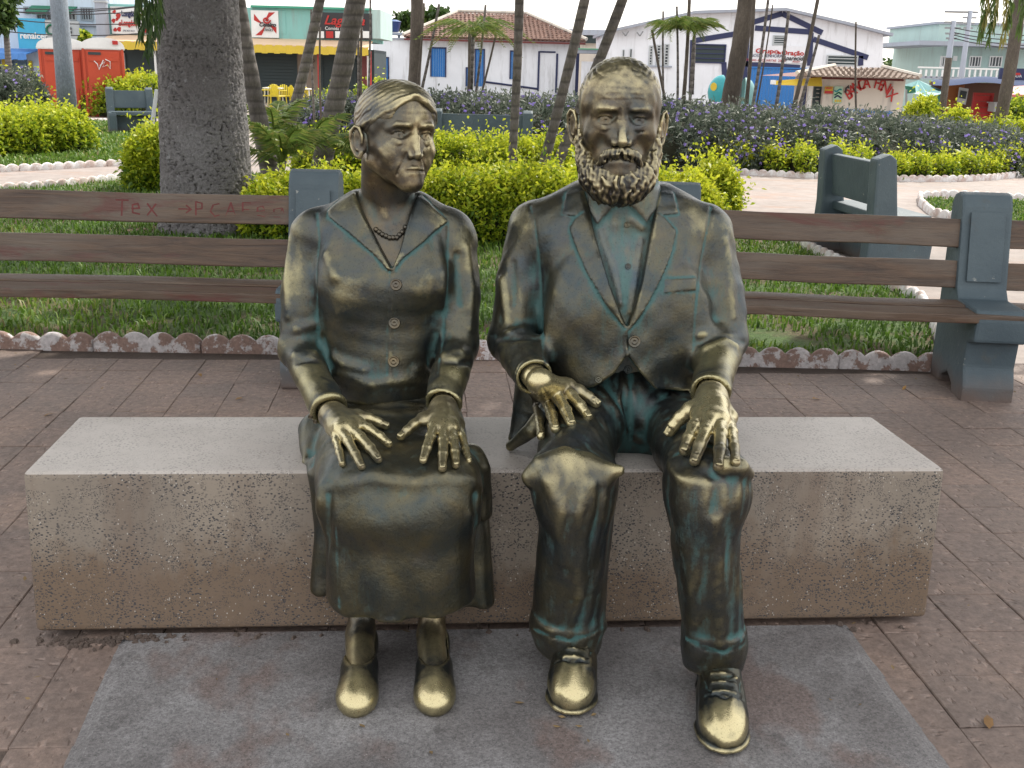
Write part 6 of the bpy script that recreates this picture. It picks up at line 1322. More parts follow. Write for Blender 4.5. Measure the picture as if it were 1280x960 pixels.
# ------------------------------------------------------------------ heads (life-size frame: x image-right, y backwards, z up, origin between the ears at eye height)
def face_field(man):
    F = Field(); a = F.add; s_ = F.sub
    old = not man
    a(ell((0, 0.006, 0.026), (0.0775, 0.098, 0.083)))
    a(ell((0, -0.036, 0.040), (0.068, 0.050, 0.064)), 0.03)                       # forehead
    a(ell((0, -0.036, -0.035), (0.060 if man else 0.0545, 0.052, 0.072)), 0.03)                      # mid face
    if man: a(rbox((0, -0.052, 0.036), (0.052, 0.030, 0.040), 0.028), 0.03)
    for s in (-1, 1):
        a(rcone((s * 0.057, -0.008, -0.060), (s * (0.016 if man else 0.013), -0.078, -0.097), 0.018 if man else 0.015, 0.017 if man else 0.015), 0.030)   # jaw
        a(ell((s * (0.048 if man else 0.0435), -0.055, -0.028), (0.018 if man else 0.015, 0.019, 0.015)), 0.032)        # cheekbone
        a(rcone((s * (0.055 if man else 0.050), -0.035, 0.03), (s * (0.058 if man else 0.053), -0.018, -0.02), 0.018, 0.016), 0.02)
    a(ell((0, -0.083, -0.101), (0.021, 0.014, 0.015)), 0.022)                     # chin
    a(ell((0, -0.076, -0.068), (0.032, 0.019, 0.026)), 0.022)                     # muzzle
    for s in (-1, 1):
        a(tube([(s * 0.008, -0.0915, 0.012), (s * 0.022, -0.0945, 0.0205), (s * 0.040, -0.0865, 0.0220), (s * 0.053, -0.068, 0.013)], [0.004, 0.0068, 0.0070, 0.004]), 0.010)
        s_(ell((s * 0.032, -0.1015, 0.0015), (0.0235, 0.0240, 0.0160)), 0.011)   # socket
        s_(ell((s * 0.0140, -0.0985, 0.003), (0.008, 0.010, 0.012)), 0.010)
        if old: a(ell((s * 0.036, -0.064, -0.046), (0.018, 0.013, 0.022)), 0.03)
        else: s_(ell((s * 0.044, -0.088, -0.046), (0.012, 0.009, 0.013)), 0.016)
        a(ell((s * 0.032, -0.0692, -0.001), (0.0165, 0.0160, 0.0165)), 0.001)    # eyeball
        cl_ = lambda t, rr: -0.0690 - rr * math.sqrt(max(0.0, 1 - (1.05 * math.cos(t)) ** 2 * 0.80))
        up = [(s * (0.032 + 0.0175 * math.cos(t)), cl_(t, 0.0168), -0.0010 + 0.0108 * math.sin(t) + 0.0010 * math.cos(t)) for t in np.linspace(0.02, math.pi - 0.02, 9)]
        dn = [(s * (0.032 + 0.0175 * math.cos(t)), cl_(t, 0.0162), -0.0022 - 0.0082 * math.sin(t) + 0.0010 * math.cos(t)) for t in np.linspace(0.02, math.pi - 0.02, 9)]
        a(tube(up, [0.0012] + [0.0023] * 7 + [0.0012]), 0.001); a(tube(dn, [0.001] + [0.0018] * 7 + [0.001]), 0.001)
        a(tube([(p[0], p[1] + 0.0012, p[2] + 0.0058) for p in up[1:-1]], 0.0028), 0.005)   # upper lid fold
        s_(tube([(s * 0.032 + 0.0056 * math.cos(t), -0.0850, -0.0002 + 0.0056 * math.sin(t)) for t in np.linspace(0, 6.283, 13)], 0.0013), 0.001)
        s_(ell((s * 0.032, -0.0855, -0.0002), (0.0030, 0.0040, 0.0030)), 0.001)
        # bags under the eyes
        s_(tube([(s * 0.019, -0.0900, -0.0155), (s * 0.032, -0.0885, -0.0215), (s * 0.046, -0.0765, -0.0165)], [0.0008, 0.0014, 0.0008]), 0.006)
        a(tube([(s * 0.020, -0.0845, -0.0105), (s * 0.032, -0.0845, -0.0145), (s * 0.044, -0.0765, -0.0105)], 0.0022), 0.009)
    # nose
    a(tube([(0, -0.087, 0.014), (0, -0.0960, -0.006), (0, -0.1060, -0.026), (0, -0.1110, -0.0365)], [0.0062, 0.0062, 0.0070, 0.0086] if man else [0.0055, 0.0058, 0.0064, 0.0078]), 0.008)
    a(ell((0, -0.105, -0.0405), (0.0085, 0.009, 0.0065)), 0.005)
    for s in (-1, 1):
        a(ell((s * (0.0125 if man else 0.0108), -0.0980, -0.0405), (0.0062 if man else 0.0052, 0.0095, 0.0066)), 0.005)
        a(rcone((s * 0.005, -0.086, -0.006), (s * 0.0115, -0.087, -0.032), 0.007, 0.0080), 0.018)
        s_(ell((s * 0.0070, -0.1020, -0.0480), (0.0026, 0.0042, 0.0028)), 0.0015)
        if old:
            s_(tube([(s * 0.0195, -0.0945, -0.036), (s * 0.0215, -0.0955, -0.045), (s * 0.027, -0.0930, -0.058), (s * 0.0325, -0.087, -0.071), (s * 0.034, -0.083, -0.082)], [0.0004, 0.0010, 0.0012, 0.0010, 0.0003]), 0.007)
    # mouth
    if old:
        a(tube([(-0.024, -0.0900, -0.0712), (-0.012, -0.0965, -0.0680), (-0.004, -0.0985, -0.0665), (0.004, -0.0985, -0.0665), (0.012, -0.0965, -0.0680), (0.024, -0.0900, -0.0712)], [0.001, 0.0028, 0.0034, 0.0034, 0.0028, 0.001]), 0.006)
        a(tube([(-0.021, -0.0900, -0.0762), (-0.010, -0.0950, -0.0780), (0.010, -0.0950, -0.0780), (0.021, -0.0900, -0.0762)], [0.001, 0.0040, 0.0040, 0.001]), 0.006)
        s_(tube([(-0.029, -0.0885, -0.0742), (-0.012, -0.0985, -0.0728), (0, -0.1010, -0.0724), (0.012, -0.0985, -0.0728), (0.029, -0.0885, -0.0742)], [0.0005, 0.0009, 0.0010, 0.0009, 0.0005]), 0.003)
        
        s_(tube([(0, -0.1005, -0.052), (0, -0.1020, -0.060)], 0.0010), 0.004)
    else:
        a(ell((0, -0.092, -0.078), (0.022, 0.009, 0.007)), 0.010)
        a(tube([(-0.016, -0.0950, -0.0772), (0, -0.0990, -0.0765), (0.016, -0.0950, -0.0772)], [0.002, 0.004, 0.002]), 0.004)
    # frown and forehead lines
    for s in (-1, 1): s_(tube([(s * 0.0060, -0.0980, 0.006), (s * 0.0075, -0.0975, 0.022)], 0.0009), 0.004)
    G0 = copyf(F)
    for k, zz in enumerate((0.040, 0.050, 0.062) if man else (0.048,)):
        w = 0.040 - 0.004 * k; ln = []
        for x in np.linspace(-w, w, 11):
            ys = np.linspace(-0.14, -0.02, 120); z_ = zz + 0.0012 * math.sin(x * 80 + k * 2)
            v = evalpts(G0, np.stack([np.full(120, x), ys, np.full(120, z_)], 1)); ln.append((x, ys[np.argmax(v < 0)] - 0.0008, z_))
        s_(tube(ln, 0.0006), 0.003)
    for s in (-1, 1):
        for k in range(3): s_(tube([(s * 0.053, -0.064, -0.001 - 0.004 * k), (s * 0.063, -0.045, 0.004 - 0.009 * k)], 0.0006), 0.003)
        
    # ears
    for s in (-1, 1):
        hz = 0.033; cz = -0.022
        e = lambda u, v, o=0.0: (s * (0.086 + 0.010 * (u + 1) * 0.5 + o), 0.004 + 0.016 * u, cz + hz * v)
        a(ell((s * 0.079, 0.000, cz), (0.008, 0.012, 0.026), rotm(yaw=s * -28)), 0.005)
        a(ell((s * 0.088, 0.005, cz + 0.002), (0.0045, 0.0150, 0.028), rotm(yaw=s * -30)), 0.004)
        rim = [e(-0.75, -0.1, -0.003), e(-0.80, 0.45, -0.002), e(-0.35, 0.92), e(0.25, 1.0, 0.002), e(0.85, 0.65, 0.004), e(0.95, 0.1, 0.004), e(0.65, -0.45, 0.002), e(0.1, -0.88, -0.001), e(-0.35, -1.0, -0.004), e(-0.6, -0.6, -0.005)]
        a(tube(rim, [0.003, 0.0033, 0.0036, 0.0038, 0.0038, 0.0036, 0.0036, 0.0048, 0.0052, 0.004]), 0.002)
        a(tube([e(0.25, 0.6, 0.001), e(0.45, 0.1, 0.001), e(0.1, -0.45), e(-0.3, -0.5)], 0.0022), 0.002)
        s_(ell((s * 0.0935, -0.001, cz - 0.001), (0.0045, 0.0062, 0.012)), 0.003)
    n = SinNoise(5 if man else 6, 0.03)
    F.off(lambda x, y, z, d: n(x, y, z) * f4(0.0006))
    return F
def hair_man():
    F = Field()
    F.add(ell((0, 0.010, 0.030), (0.0800, 0.0985, 0.0825)))
    F.add(ell((0, -0.034, 0.052), (0.0685, 0.0535, 0.054)), 0.03)
    # bare forehead: cut away everything in front of the hairline
    F.sub(ell((0, -0.112, 0.016), (0.0690, 0.071, 0.056)), 0.010)
    F.sub(rbox((0, -0.03, -0.085), (0.12, 0.12, 0.060), 0.01), 0.006)
    for s in (-1, 1): F.sub(ell((s * 0.086, -0.000, -0.024), (0.014, 0.022, 0.032)), 0.004)
    n = SinNoise(2, 0.05); m = SinNoise(9, 0.02)
    def st(x, y, z, d):
        ang = np.arctan2(x, np.abs(z - 0.02) + 0.02)
        ph = ang * 26 + n(x, y, z) * 1.1 + y * 30 * np.sign(x)
        ph2 = ang * 61 + n(y, x, z) * 1.5
        fr = np.clip((y + 0.09) * 10, 0.15, 1)
        return -((np.abs(np.sin(ph)) - 0.5) * f4(0.0024) + np.sin(ph2) * f4(0.0006)) * fr - m(x, y, z) * f4(0.0005)
    F.off(st)
    return F
def beard_field():
    F = Field()
    for s in (-1, 1):
        F.add(tube([(s * 0.074, -0.012, 0.004), (s * 0.074, -0.020, -0.03), (s * 0.067, -0.032, -0.068), (s * 0.050, -0.052, -0.105)], [0.0045, 0.008, 0.0175, 0.026]), 0.02)
    F.add(ell((0, -0.066, -0.118), (0.060, 0.043, 0.043)), 0.03)
    F.add(ell((0, -0.062, -0.142), (0.044, 0.034, 0.022)), 0.02)
    F.sub(ell((0, -0.112, -0.083), (0.028, 0.024, 0.017)), 0.008)               # bare patch under the lip
    g = np.random.default_rng(4)
    core = Field(); core.ops = list(F.ops)
    # locks: wavy curls lying on the beard and combed down
    locks = []
    for row in range(9):
        nrow = 14 if row else 12
        for j in range(nrow):
            u = (j + 0.5 + g.uniform(-0.3, 0.3)) / nrow * 2 - 1
            ang = u * 1.62; q8 = row / 8
            z0 = -0.048 - 0.0115 * row + g.uniform(-0.004, 0.004) + (0.055 * abs(u) ** 2.0 if abs(u) > .40 else 0) * (1 - row / 9)
            if abs(u) < 0.40 and z0 > -0.094: continue
            c = np.array([0, -0.02, z0]); st_ = np.array([math.sin(ang), -math.cos(ang), 0])
            L = g.uniform(0.026, 0.042) * (1 if row < 7 else 0.75); ph = g.uniform(0, 6.28); tang = np.array([math.cos(ang), math.sin(ang), 0])
            line = []; ts = np.linspace(0.14, 0.0, 90)
            for t in np.linspace(0, 1, 7):
                w = math.sin(ph + t * 4.6) * 0.0048 - 0.30 * math.sin(ang) * L * t
                cc = c + tang * w + np.array([0, 0, -L * t])
                pts = cc + ts[:, None] * st_; v = evalpts(core, pts)
                if not (v < 0).any(): 
                    if line: line.append(line[-1] + np.array([0, 0.002, -L / 7]))
                    continue
                line.append(pts[np.argmax(v < 0)] + st_ * (0.0018 - 0.0022 * t))
            if len(line) > 4: locks.append((line, g.uniform(0.0032, 0.0052)))
    for line, r in locks:
        m = len(line); F.add(tube(line, [r * (0.55 + 0.5 * math.sin(math.pi * min(1, (i + 0.6) / m))) * (1 if i < m - 1 else 0.5) for i in range(m)]), 0.0028)
    # moustache
    for s in (-1, 1):
        F.add(tube([(s * 0.003, -0.1035, -0.0540), (s * 0.018, -0.1010, -0.0580), (s * 0.033, -0.0910, -0.0680), (s * 0.040, -0.0840, -0.0830)], [0.0070, 0.0090, 0.0085, 0.005]), 0.005)
        for k in range(8):
            x0 = 0.001 + 0.0046 * k
            F.add(tube([(s * x0, -0.1100 + 0.0012 * k + 0.00012 * k * k, -0.0490 - 0.0010 * k), (s * (x0 + 0.0040), -0.1135 + 0.0016 * k + 0.00012 * k * k, -0.0590 - 0.0012 * k), (s * (x0 + 0.0055), -0.1080 + 0.0018 * k, -0.0690 - 0.0018 * k)], [0.0016, 0.0026, 0.0014]), 0.0016)
    n = SinNoise(3, 0.012)
    F.off(lambda x, y, z, d: n(x, y, z) * f4(0.0007))
    return F
def hair_woman():
    F = Field()
    F.add(ell((0, 0.012, 0.028), (0.0835, 0.104, 0.088)))
    F.add(ell((0, -0.034, 0.054), (0.0675, 0.058, 0.050)), 0.03)
    F.add(ell((0, 0.095, -0.01), (0.035, 0.030, 0.030)), 0.02)                    # small bun at the nape
    F.sub(ell((0, -0.124, 0.006), (0.0670, 0.080, 0.076)), 0.004)                 # the face opening
    F.sub(rbox((0, -0.05, -0.093), (0.12, 0.12, 0.060), 0.01), 0.008)
    for s in (-1, 1):
        F.sub(ell((s * 0.090, -0.004, -0.034), (0.022, 0.026, 0.034)), 0.006)
        F.add(tube([(s * 0.004, -0.0895, 0.086), (s * 0.026, -0.0880, 0.075), (s * 0.052, -0.070, 0.052), (s * 0.070, -0.044, 0.030), (s * 0.078, -0.012, 0.020), (s * 0.080, 0.02, 0.008)], [0.003, 0.0045, 0.006, 0.0065, 0.007, 0.006]), 0.010)
    F.sub(tube([(0, -0.106, 0.082), (0, -0.085, 0.106), (0, -0.05, 0.114), (0, 0.0, 0.1200), (0, 0.05, 0.114)], [0.0026, 0.0030, 0.0030, 0.003, 0.002]), 0.006)
    n = SinNoise(12, 0.06); m = SinNoise(13, 0.014)
    def st(x, y, z, d):
        q = y * 0.50 + z * 0.80 + np.abs(x) * 0.24
        ph = q * f4(2 * np.pi / 0.0105) + n(x, y, z) * 1.3
        am = np.clip(np.abs(x) * 45, 0, 1)
        return -(np.abs(np.sin(ph * 0.5)) - 0.5) * f4(0.0020) * am * (f4(0.75) + f4(0.35) * n(y, z, x)) + np.sin(ph * 2.3 + m(x, y, z)) * f4(0.0004) * am
    F.off(st)
    return F

# ------------------------------------------------------------------ hands
def hand(wr, wr_r, digits, rad, thumb, body, lift=0.010, palm_lift=0.018):
    """digits: list of (base px, tip px, arch) laid on the solid `body` by sight; returns Field. thumb index last"""
    F = Field(); B = []; nails = []
    for k, (b, t, arch) in enumerate(digits):
        r = rad * (1.0, 1.04, 1.0, 0.86, 1.08)[k] if k < 5 else rad
        T = march(body, *t, off=r * 0.70)
        Bp = march(body, *b, off=r * 1.25 + palm_lift)
        v = T - Bp; L = np.linalg.norm(v); v /= L
        nrm = np.array([0, -0.35, 0.94]); nrm -= v * (nrm @ v); nrm /= np.linalg.norm(nrm)
        j1 = Bp + v * L * 0.40 + nrm * arch; j2 = Bp + v * L * 0.73 + nrm * arch * 0.85
        B.append(Bp)
        F.add(tube([Bp, j1, j2, T], [r * 1.10, r * 0.98, r * 0.90, r * 0.78]), 0.003)
        F.add(ell(j1, (r * 1.04,) * 3), 0.006); F.add(ell(j2, (r * 0.95,) * 3), 0.005)
        d2 = T - j2; d2 /= np.linalg.norm(d2); n2 = np.array([0, -0.5, 0.87]); n2 -= d2 * (n2 @ d2); n2 /= np.linalg.norm(n2)
        sx = np.cross(d2, n2); Mr = np.stack([sx, d2, n2], 1)
        nc = T - d2 * r * 0.10 + n2 * r * 0.78
        F.sub(rbox(nc, (r * 0.62, r * 0.78, r * 0.16), r * 0.12, Mr), 0.0012)
        F.add(rbox(nc - n2 * r * 0.05, (r * 0.50, r * 0.70, r * 0.12), r * 0.10, Mr), 0.0006)
        F.sub(tube([j1 + nrm * r * 1.15 - sx * r * .6, j1 + nrm * r * 1.25 + sx * r * .6], 0.0007), 0.002)
        F.sub(tube([j2 + nrm * r * 0.95 - sx * r * .6, j2 + nrm * r * 1.05 + sx * r * .6], 0.0007), 0.002)
    wr = np.asarray(wr)
    # back of the hand: one flattened fan from the wrist to the knuckles
    for k in range(4):
        F.add(rcone(wr + (B[k] - wr) * 0.05, B[k], wr_r * 0.78, rad * 1.30), 0.022)
        F.add(rcone(wr + (B[k] - wr) * 0.35 + np.array([0, 0, rad * 0.55]), B[k] + np.array([0, 0, rad * 0.30]), rad * 0.42, rad * 0.55), 0.006)   # tendons
        F.add(ell(B[k] + np.array([0, -0.002, rad * 0.22]), (rad * 1.12,) * 3), 0.006)
    mid = wr * 0.5 + (B[1] + B[2]) * 0.25; F.add(rcone(wr, mid, wr_r * 0.80, rad * 1.75), 0.02); F.add(rcone(mid, (B[1] + B[2]) / 2, rad * 1.75, rad * 1.30), 0.02)
    F.add(rcone(wr * 0.55 + B[1] * 0.45, B[4] * 0.75 + B[0] * 0.25, rad * 1.3, rad * 1.15), 0.014)
    F.add(rcone(wr * 0.7 + B[4] * 0.3, B[4], rad * 1.35, rad * 1.1), 0.012)
    n = SinNoise(21, 0.03); F.off(lambda x, y, z, d: n(x, y, z) * f4(0.0004))
    return F
def disk_button(parent, mat, pos, r=0.0105, nrm=(0, -0.98, 0.2), name='button'):
    nrm = Vector(nrm).normalized(); q = nrm.to_track_quat('Z', 'Y').to_matrix(); n = 20; m = MB()
    prof = [(0, 0.35), (0.22, 0.35), (0.30, 0.55), (0.42, 0.55), (0.55, 0.25), (0.72, 0.30), (0.85, 0.62), (1.0, 0.5), (1.05, -0.5)]
    vs_ = []; fs = []
    for rr, hh in prof:
        for k in range(n):
            v = q @ Vector((rr * r * math.cos(6.2832 * k / n), rr * r * math.sin(6.2832 * k / n), hh * r * 0.55)); vs_.append(Vector(pos) + v)
    for i in range(len(prof) - 1):
        for k in range(n): fs.append((i * n + k, i * n + (k + 1) % n, (i + 1) * n + (k + 1) % n, (i + 1) * n + k))
    m.add(vs_, fs); o = m.build(name, mat, parent, smooth=True); return o
def softwear(spots, up=0.25):
    """places rubbed bright by hands: list of (point, radius, strength)"""
    def f(V, n):
        w = np.zeros(len(V))
        for p, r, s in spots: w = np.maximum(w, s * np.exp(-np.sum((V - np.asarray(p)) ** 2, 1) / r ** 2))
        return w
    return f
def folds(F, base, lines, r=0.006, k=0.02, sgn=1, off=0.0):
    if sgn < 0: off += r * 1.15
    k *= 1.5
    for ln in lines:
        pts = on(base, ln, off=off - r * 0.62, step=14)
        n = len(pts)
        if n < 2: continue
        rr = [r * (0.35 + 0.65 * math.sin(math.pi * (i + 0.5) / n)) for i in range(n)]
        (F.add if sgn > 0 else F.sub)(tube(pts, rr), k)
def region(F, base, pix, amount, y0=2.3, y1=2.84, soft=0.0035, xz=None):
    """raise (amount > 0) the front surface inside an outline"""
    poly = np.array(xz if xz is not None else onxz(base, pix)); lo = np.array([poly[:, 0].min(), y0, poly[:, 1].min()]); hi = np.array([poly[:, 0].max(), y1, poly[:, 1].max()])
    def f(x, y, z, d):
        q = poly2d(poly, x, z); w = np.clip(0.5 - q / f4(2 * soft), 0, 1) * np.clip((f4(y1) - y) / f4(0.02), 0, 1)
        return -w * f4(amount)
    F.off(f, lo - 0.01, hi + 0.01)

# ================================================================== the man
def build_man():
    root = thing('statue', 'bronze statue of a bearded old man in a suit sitting with hands on his knees', 'statue', (0.33, 2.8, BLK_Z))
    # ---- trousers
    T = Field()
    hipL, hipR = P(735, 535, 2.86), P(845, 535, 2.86)
    kL = P(713, 612, 2.30); kR = P(888, 612, 2.23)
    T.add(ell(P(790, 520, 2.88), (0.235, 0.17, 0.13)))
    T.add(rcone((hipL[0], 2.86, 0.545), kL, 0.115, 0.086), 0.05)
    T.add(rcone((hipR[0], 2.86, 0.545), kR, 0.115, 0.084), 0.05)
    # shins as lofted tubes of cloth
    def shin(cols):
        keys = []
        for (xl, xr, y, Y, b) in cols:
            p0, p1 = P(xl, y, Y), P(xr, y, Y); keys.append(((p0[2] + p1[2]) / 2, (p0[0] + p1[0]) / 2, Y + b * 0.9, (p1[0] - p0[0]) / 2, b))
        keys.sort(); return keys
    cl = shin([(668, 774, 600, 2.235, 0.095), (672, 774, 640, 2.23, 0.098), (673, 771, 690, 2.235, 0.096), (670, 765, 740, 2.25, 0.093), (669, 757, 800, 2.27, 0.090)])
    cr = shin([(840, 936, 600, 2.15, 0.095), (845, 936, 640, 2.145, 0.097), (847, 937, 700, 2.15, 0.095), (852, 938, 760, 2.16, 0.092), (856, 938, 815, 2.175, 0.089)])
    T.add(loft(cl, 2, 0.01, 2.2), 0.05); T.add(loft(cr, 2, 0.01, 2.2), 0.05)
    T.add(ell(P(787, 492, 2.85), (0.19, 0.175, 0.13)), 0.03)
    # turn-ups
    def cuff(cols):
        return loft(shin(cols), 2, 0.006, 2.3)
    T.add(cuff([(668, 754, 786, 2.262, 0.094), (666, 757, 806, 2.265, 0.098), (672, 752, 828, 2.285, 0.092)]), 0.003)
    T.add(cuff([(857, 941, 798, 2.165, 0.093), (855, 942, 822, 2.168, 0.098), (860, 936, 848, 2.185, 0.092)]), 0.003)
    n1 = SinNoise(31, 0.16); n2 = SinNoise(32, 0.05)
    T.off(lambda x, y, z, d: (n1(x, y, z * f4(0.5)) * f4(0.0045) + n2(x, y, z * f4(0.55)) * f4(0.0016)))
    base = copyf(T)
    # bunched cloth at the knees
    kf = lambda p, Y, r: (P(*p, Y), r)
    T.add(tube([P(705, 575, 2.27), P(680, 582, 2.27), P(661, 596, 2.27)], [0.030, 0.026, 0.014]), 0.05)
    T.add(tube([P(738, 585, 2.28), P(758, 588, 2.26), P(774, 588, 2.25)], [0.030, 0.020, 0.013]), 0.035)
    T.add(tube([P(858, 585, 2.24), P(842, 600, 2.26), P(839, 625, 2.28), P(842, 655, 2.29)], [0.026, 0.022, 0.016, 0.008]), 0.03)
    T.add(tube([P(905, 582, 2.16), P(924, 584, 2.17), P(936, 592, 2.20)], [0.022, 0.022, 0.012]), 0.02)
    folds(T, base, [[(690, 604), (702, 640), (707, 700)], [(735, 606), (724, 640), (722, 740)], [(893, 650), (896, 720), (898, 800)], [(738, 790), (752, 782), (756, 776)]], 0.008, 0.022)
    folds(T, base, [[(744, 484), (770, 520), (786, 560)], [(836, 484), (815, 505), (796, 540)], [(800, 545), (830, 560), (842, 590)], [(806, 530), (846, 545)], [(850, 520), (820, 500)], [(700, 520), (690, 560)], [(660, 545), (640, 560)]], 0.010, 0.02)
    T.sub(tube(on(base, [(788, 458), (788, 548)], step=10), 0.0035), 0.008)
    T.add(tube(on(base, [(778, 462), (774, 500), (784, 540)], step=10), 0.004), 0.006)
    for pp in ([(667, 787), (690, 797), (712, 801), (735, 796), (754, 784)], [(857, 798), (880, 812), (905, 816), (928, 808), (941, 790)]): T.sub(tube(on(T, pp, step=6), 0.0028), 0.003)
    for b in ((790, 460),): pass
    knee_top = P(722, 562, 2.30)
    TS_ = [on(base, l_, step=10) for l_ in ([(788, 458), (788, 548)], [(744, 484), (770, 520), (786, 560)], [(836, 484), (815, 505), (796, 540)], [(667, 787), (712, 801), (754, 784)], [(857, 798), (905, 816), (941, 790)])]
    o = fieldobj('trousers', T, 0.0046, M_TROUSER, root, wear=softwear([(P(722, 562, 2.24), 0.065, 1.1), (P(668, 590, 2.24), 0.04, 0.5), (P(780, 588, 2.25), 0.03, 1.2), (P(720, 600, 2.2), 0.06, 0.3), (P(890, 590, 2.17), 0.05, 0.4), (P(700, 815, 2.2), 0.06, 0.25), (P(900, 800, 2.1), 0.05, 0.3)]), salt=TS_, lo=(-9, -9, 0.005))
    # ---- jacket
    J = Field()
    def ring(xl, xr, y, Y, b): 
        p0, p1 = P(xl, y, Y), P(xr, y, Y); return ((p0[2] + p1[2]) / 2, (p0[0] + p1[0]) / 2, Y, (p1[0] - p0[0]) / 2, b)
    tor = sorted([ring(722, 836, 226, 2.86, 0.075), ring(690, 868, 246, 2.86, 0.112), ring(660, 892, 268, 2.86, 0.145), ring(658, 893, 300, 2.855, 0.175), ring(664, 887, 345, 2.85, 0.195), ring(672, 878, 400, 2.845, 0.200), ring(674, 876, 450, 2.835, 0.210), ring(668, 880, 492, 2.83, 0.215), ring(664, 884, 530, 2.83, 0.20)])
    J.add(loft(tor, 2, 0.01, 2.15))
    J.add(rcone(P(685, 288, 2.86), P(872, 293, 2.86), 0.080, 0.080), 0.05)
    # sleeves
    sL, eL, wL = P(667, 292, 2.86), P(641, 424, 2.80), P(668, 471, 2.56)
    sR, eR, wR = P(884, 298, 2.86), P(903, 424, 2.78), P(888, 490, 2.50)
    for (s, e, w) in ((sL, eL, wL), (sR, eR, wR)):
        mid = (s + e) / 2 + np.array([(-0.010 if s is sL else 0.010), 0, 0])
        J.add(tube([s, mid, e], [0.067, 0.068, 0.063]), 0.045)
        J.add(rcone(e, w, 0.064, 0.047), 0.018)
        dirn = (w - e) / np.linalg.norm(w - e)
        J.sub(rcone(w - dirn * 0.004, w + dirn * 0.10, 0.037, 0.042), 0.003)
        J.sub(rbox(w + dirn * 0.060, (0.09, 0.057, 0.09), 0.001, np.stack([np.cross(dirn, (0, 0, 1)), dirn, np.cross(np.cross(dirn, (0, 0, 1)), dirn)], 1)), 0.002)
    # shoulder caps
    for s in (P(663, 275, 2.87), P(886, 282, 2.87)): J.add(ell(s, (0.045, 0.075, 0.045)), 0.03)
    J.add(ell(P(725, 400, 2.70), (0.09, 0.05, 0.14)), 0.06); J.add(ell(P(838, 400, 2.70), (0.09, 0.05, 0.14)), 0.06)
    # skirts of the jacket spreading on the hips
    J.add(tube([P(672, 470, 2.80), P(662, 510, 2.78), P(645, 546, 2.75)], [0.06, 0.045, 0.018]), 0.05); J.add(tube([P(690, 505, 2.68), P(664, 538, 2.66), P(638, 558, 2.70)], [0.03, 0.022, 0.010]), 0.04)
    J.add(tube([P(872, 475, 2.76), P(850, 500, 2.66)], [0.06, 0.03]), 0.04)
    n1 = SinNoise(41, 0.20); n2 = SinNoise(42, 0.07)
    J.off(lambda x, y, z, d: n1(x, y, z) * f4(0.0035) + n2(x, y, z) * f4(0.0012))
    jb = copyf(J)
    # front opened over the shirt, cut away below the button
    vpoly = onxz(jb, [(730, 236), (745, 298), (762, 355), (784, 411), (801, 360), (812, 300), (822, 236)])
    cut = onxz(jb, [(785, 444), (768, 468), (744, 484), (700, 496)]) ; z_b = 0.30
    cut2 = onxz(jb, [(862, 490), (845, 489), (819, 487), (800, 466)])
    low = cut + [(cut[-1][0], z_b), (cut2[0][0], z_b)] + cut2
    L1 = [(707, 240), (702, 268), (719, 271), (711, 285), (716, 302), (733, 342), (758, 384), (782, 412), (762, 358), (744, 300), (732, 258), (726, 238)]
    L2 = [(842, 240), (849, 268), (829, 269), (846, 288), (841, 312), (824, 356), (800, 398), (787, 414), (801, 362), (812, 302), (819, 262), (824, 238)]
    SL = []
    region(J, jb, L1, 0.006); region(J, jb, L2, 0.006)
    for pts in (L1[:8], L2[:8]): q_ = on(jb, pts, step=8, off=0.001); SL.append(q_); J.sub(tube(q_, 0.0020), 0.004)
    for pts in ([(719, 272), (733, 261)], [(829, 270), (819, 262)]): q_ = on(jb, pts, off=0.006); SL.append(q_); J.sub(tube(q_, 0.0022), 0.003)
    J.sub(prismY(vpoly, 2.3, 2.80), 0.004); J.sub(prismY(low, 2.2, 2.74), 0.006)
    J.sub(tube(on(jb, [(785, 412), (786, 445)], step=6), 0.0030), 0.004)
    # right front laps over
    J.add(tube(on(jb, [(784, 410), (782, 428), (785, 446)], off=0.001), 0.003), 0.006)
    # seams of the sleeves
    for pl in ([(662, 256), (668, 275), (671, 303), (675, 345), (677, 407), (681, 455)], [(889, 258), (885, 285), (877, 324), (870, 387), (867, 437)]):
        q_ = on(jb, pl, step=8, off=0.001); SL.append(q_); J.sub(tube(q_, 0.0030), 0.005)
    SL += [on(jb, l_, step=8, off=0.004) for l_ in ([(734, 262), (746, 300), (762, 356), (784, 411)], [(801, 360), (812, 302), (819, 262)], [(785, 446), (768, 469), (744, 485), (712, 496)], [(790, 450), (800, 467), (819, 488), (845, 490)])]
    # breast pocket, hems, elbow folds
    pk = on(jb, [(829, 348), (870, 346), (871, 364), (828, 367), (829, 348)], off=0.001, step=5)
    region(J, jb, [(829, 348), (870, 346), (871, 364), (828, 367)], 0.003); J.sub(tube(pk, 0.0018), 0.003); SL.append(pk)
    folds(J, jb, [[(611, 408), (636, 416), (668, 410)], [(618, 440), (640, 428), (664, 434)], [(876, 420), (900, 410), (930, 418)], [(884, 436), (905, 424), (931, 440)], [(625, 330), (632, 370), (636, 405)],
                  [(905, 300), (912, 350), (915, 395)]], 0.0065, 0.016)
    folds(J, jb, [[(612, 420), (640, 422), (670, 420)], [(872, 428), (903, 418), (932, 428)], [(640, 330), (643, 380)]], 0.006, 0.012, -1)
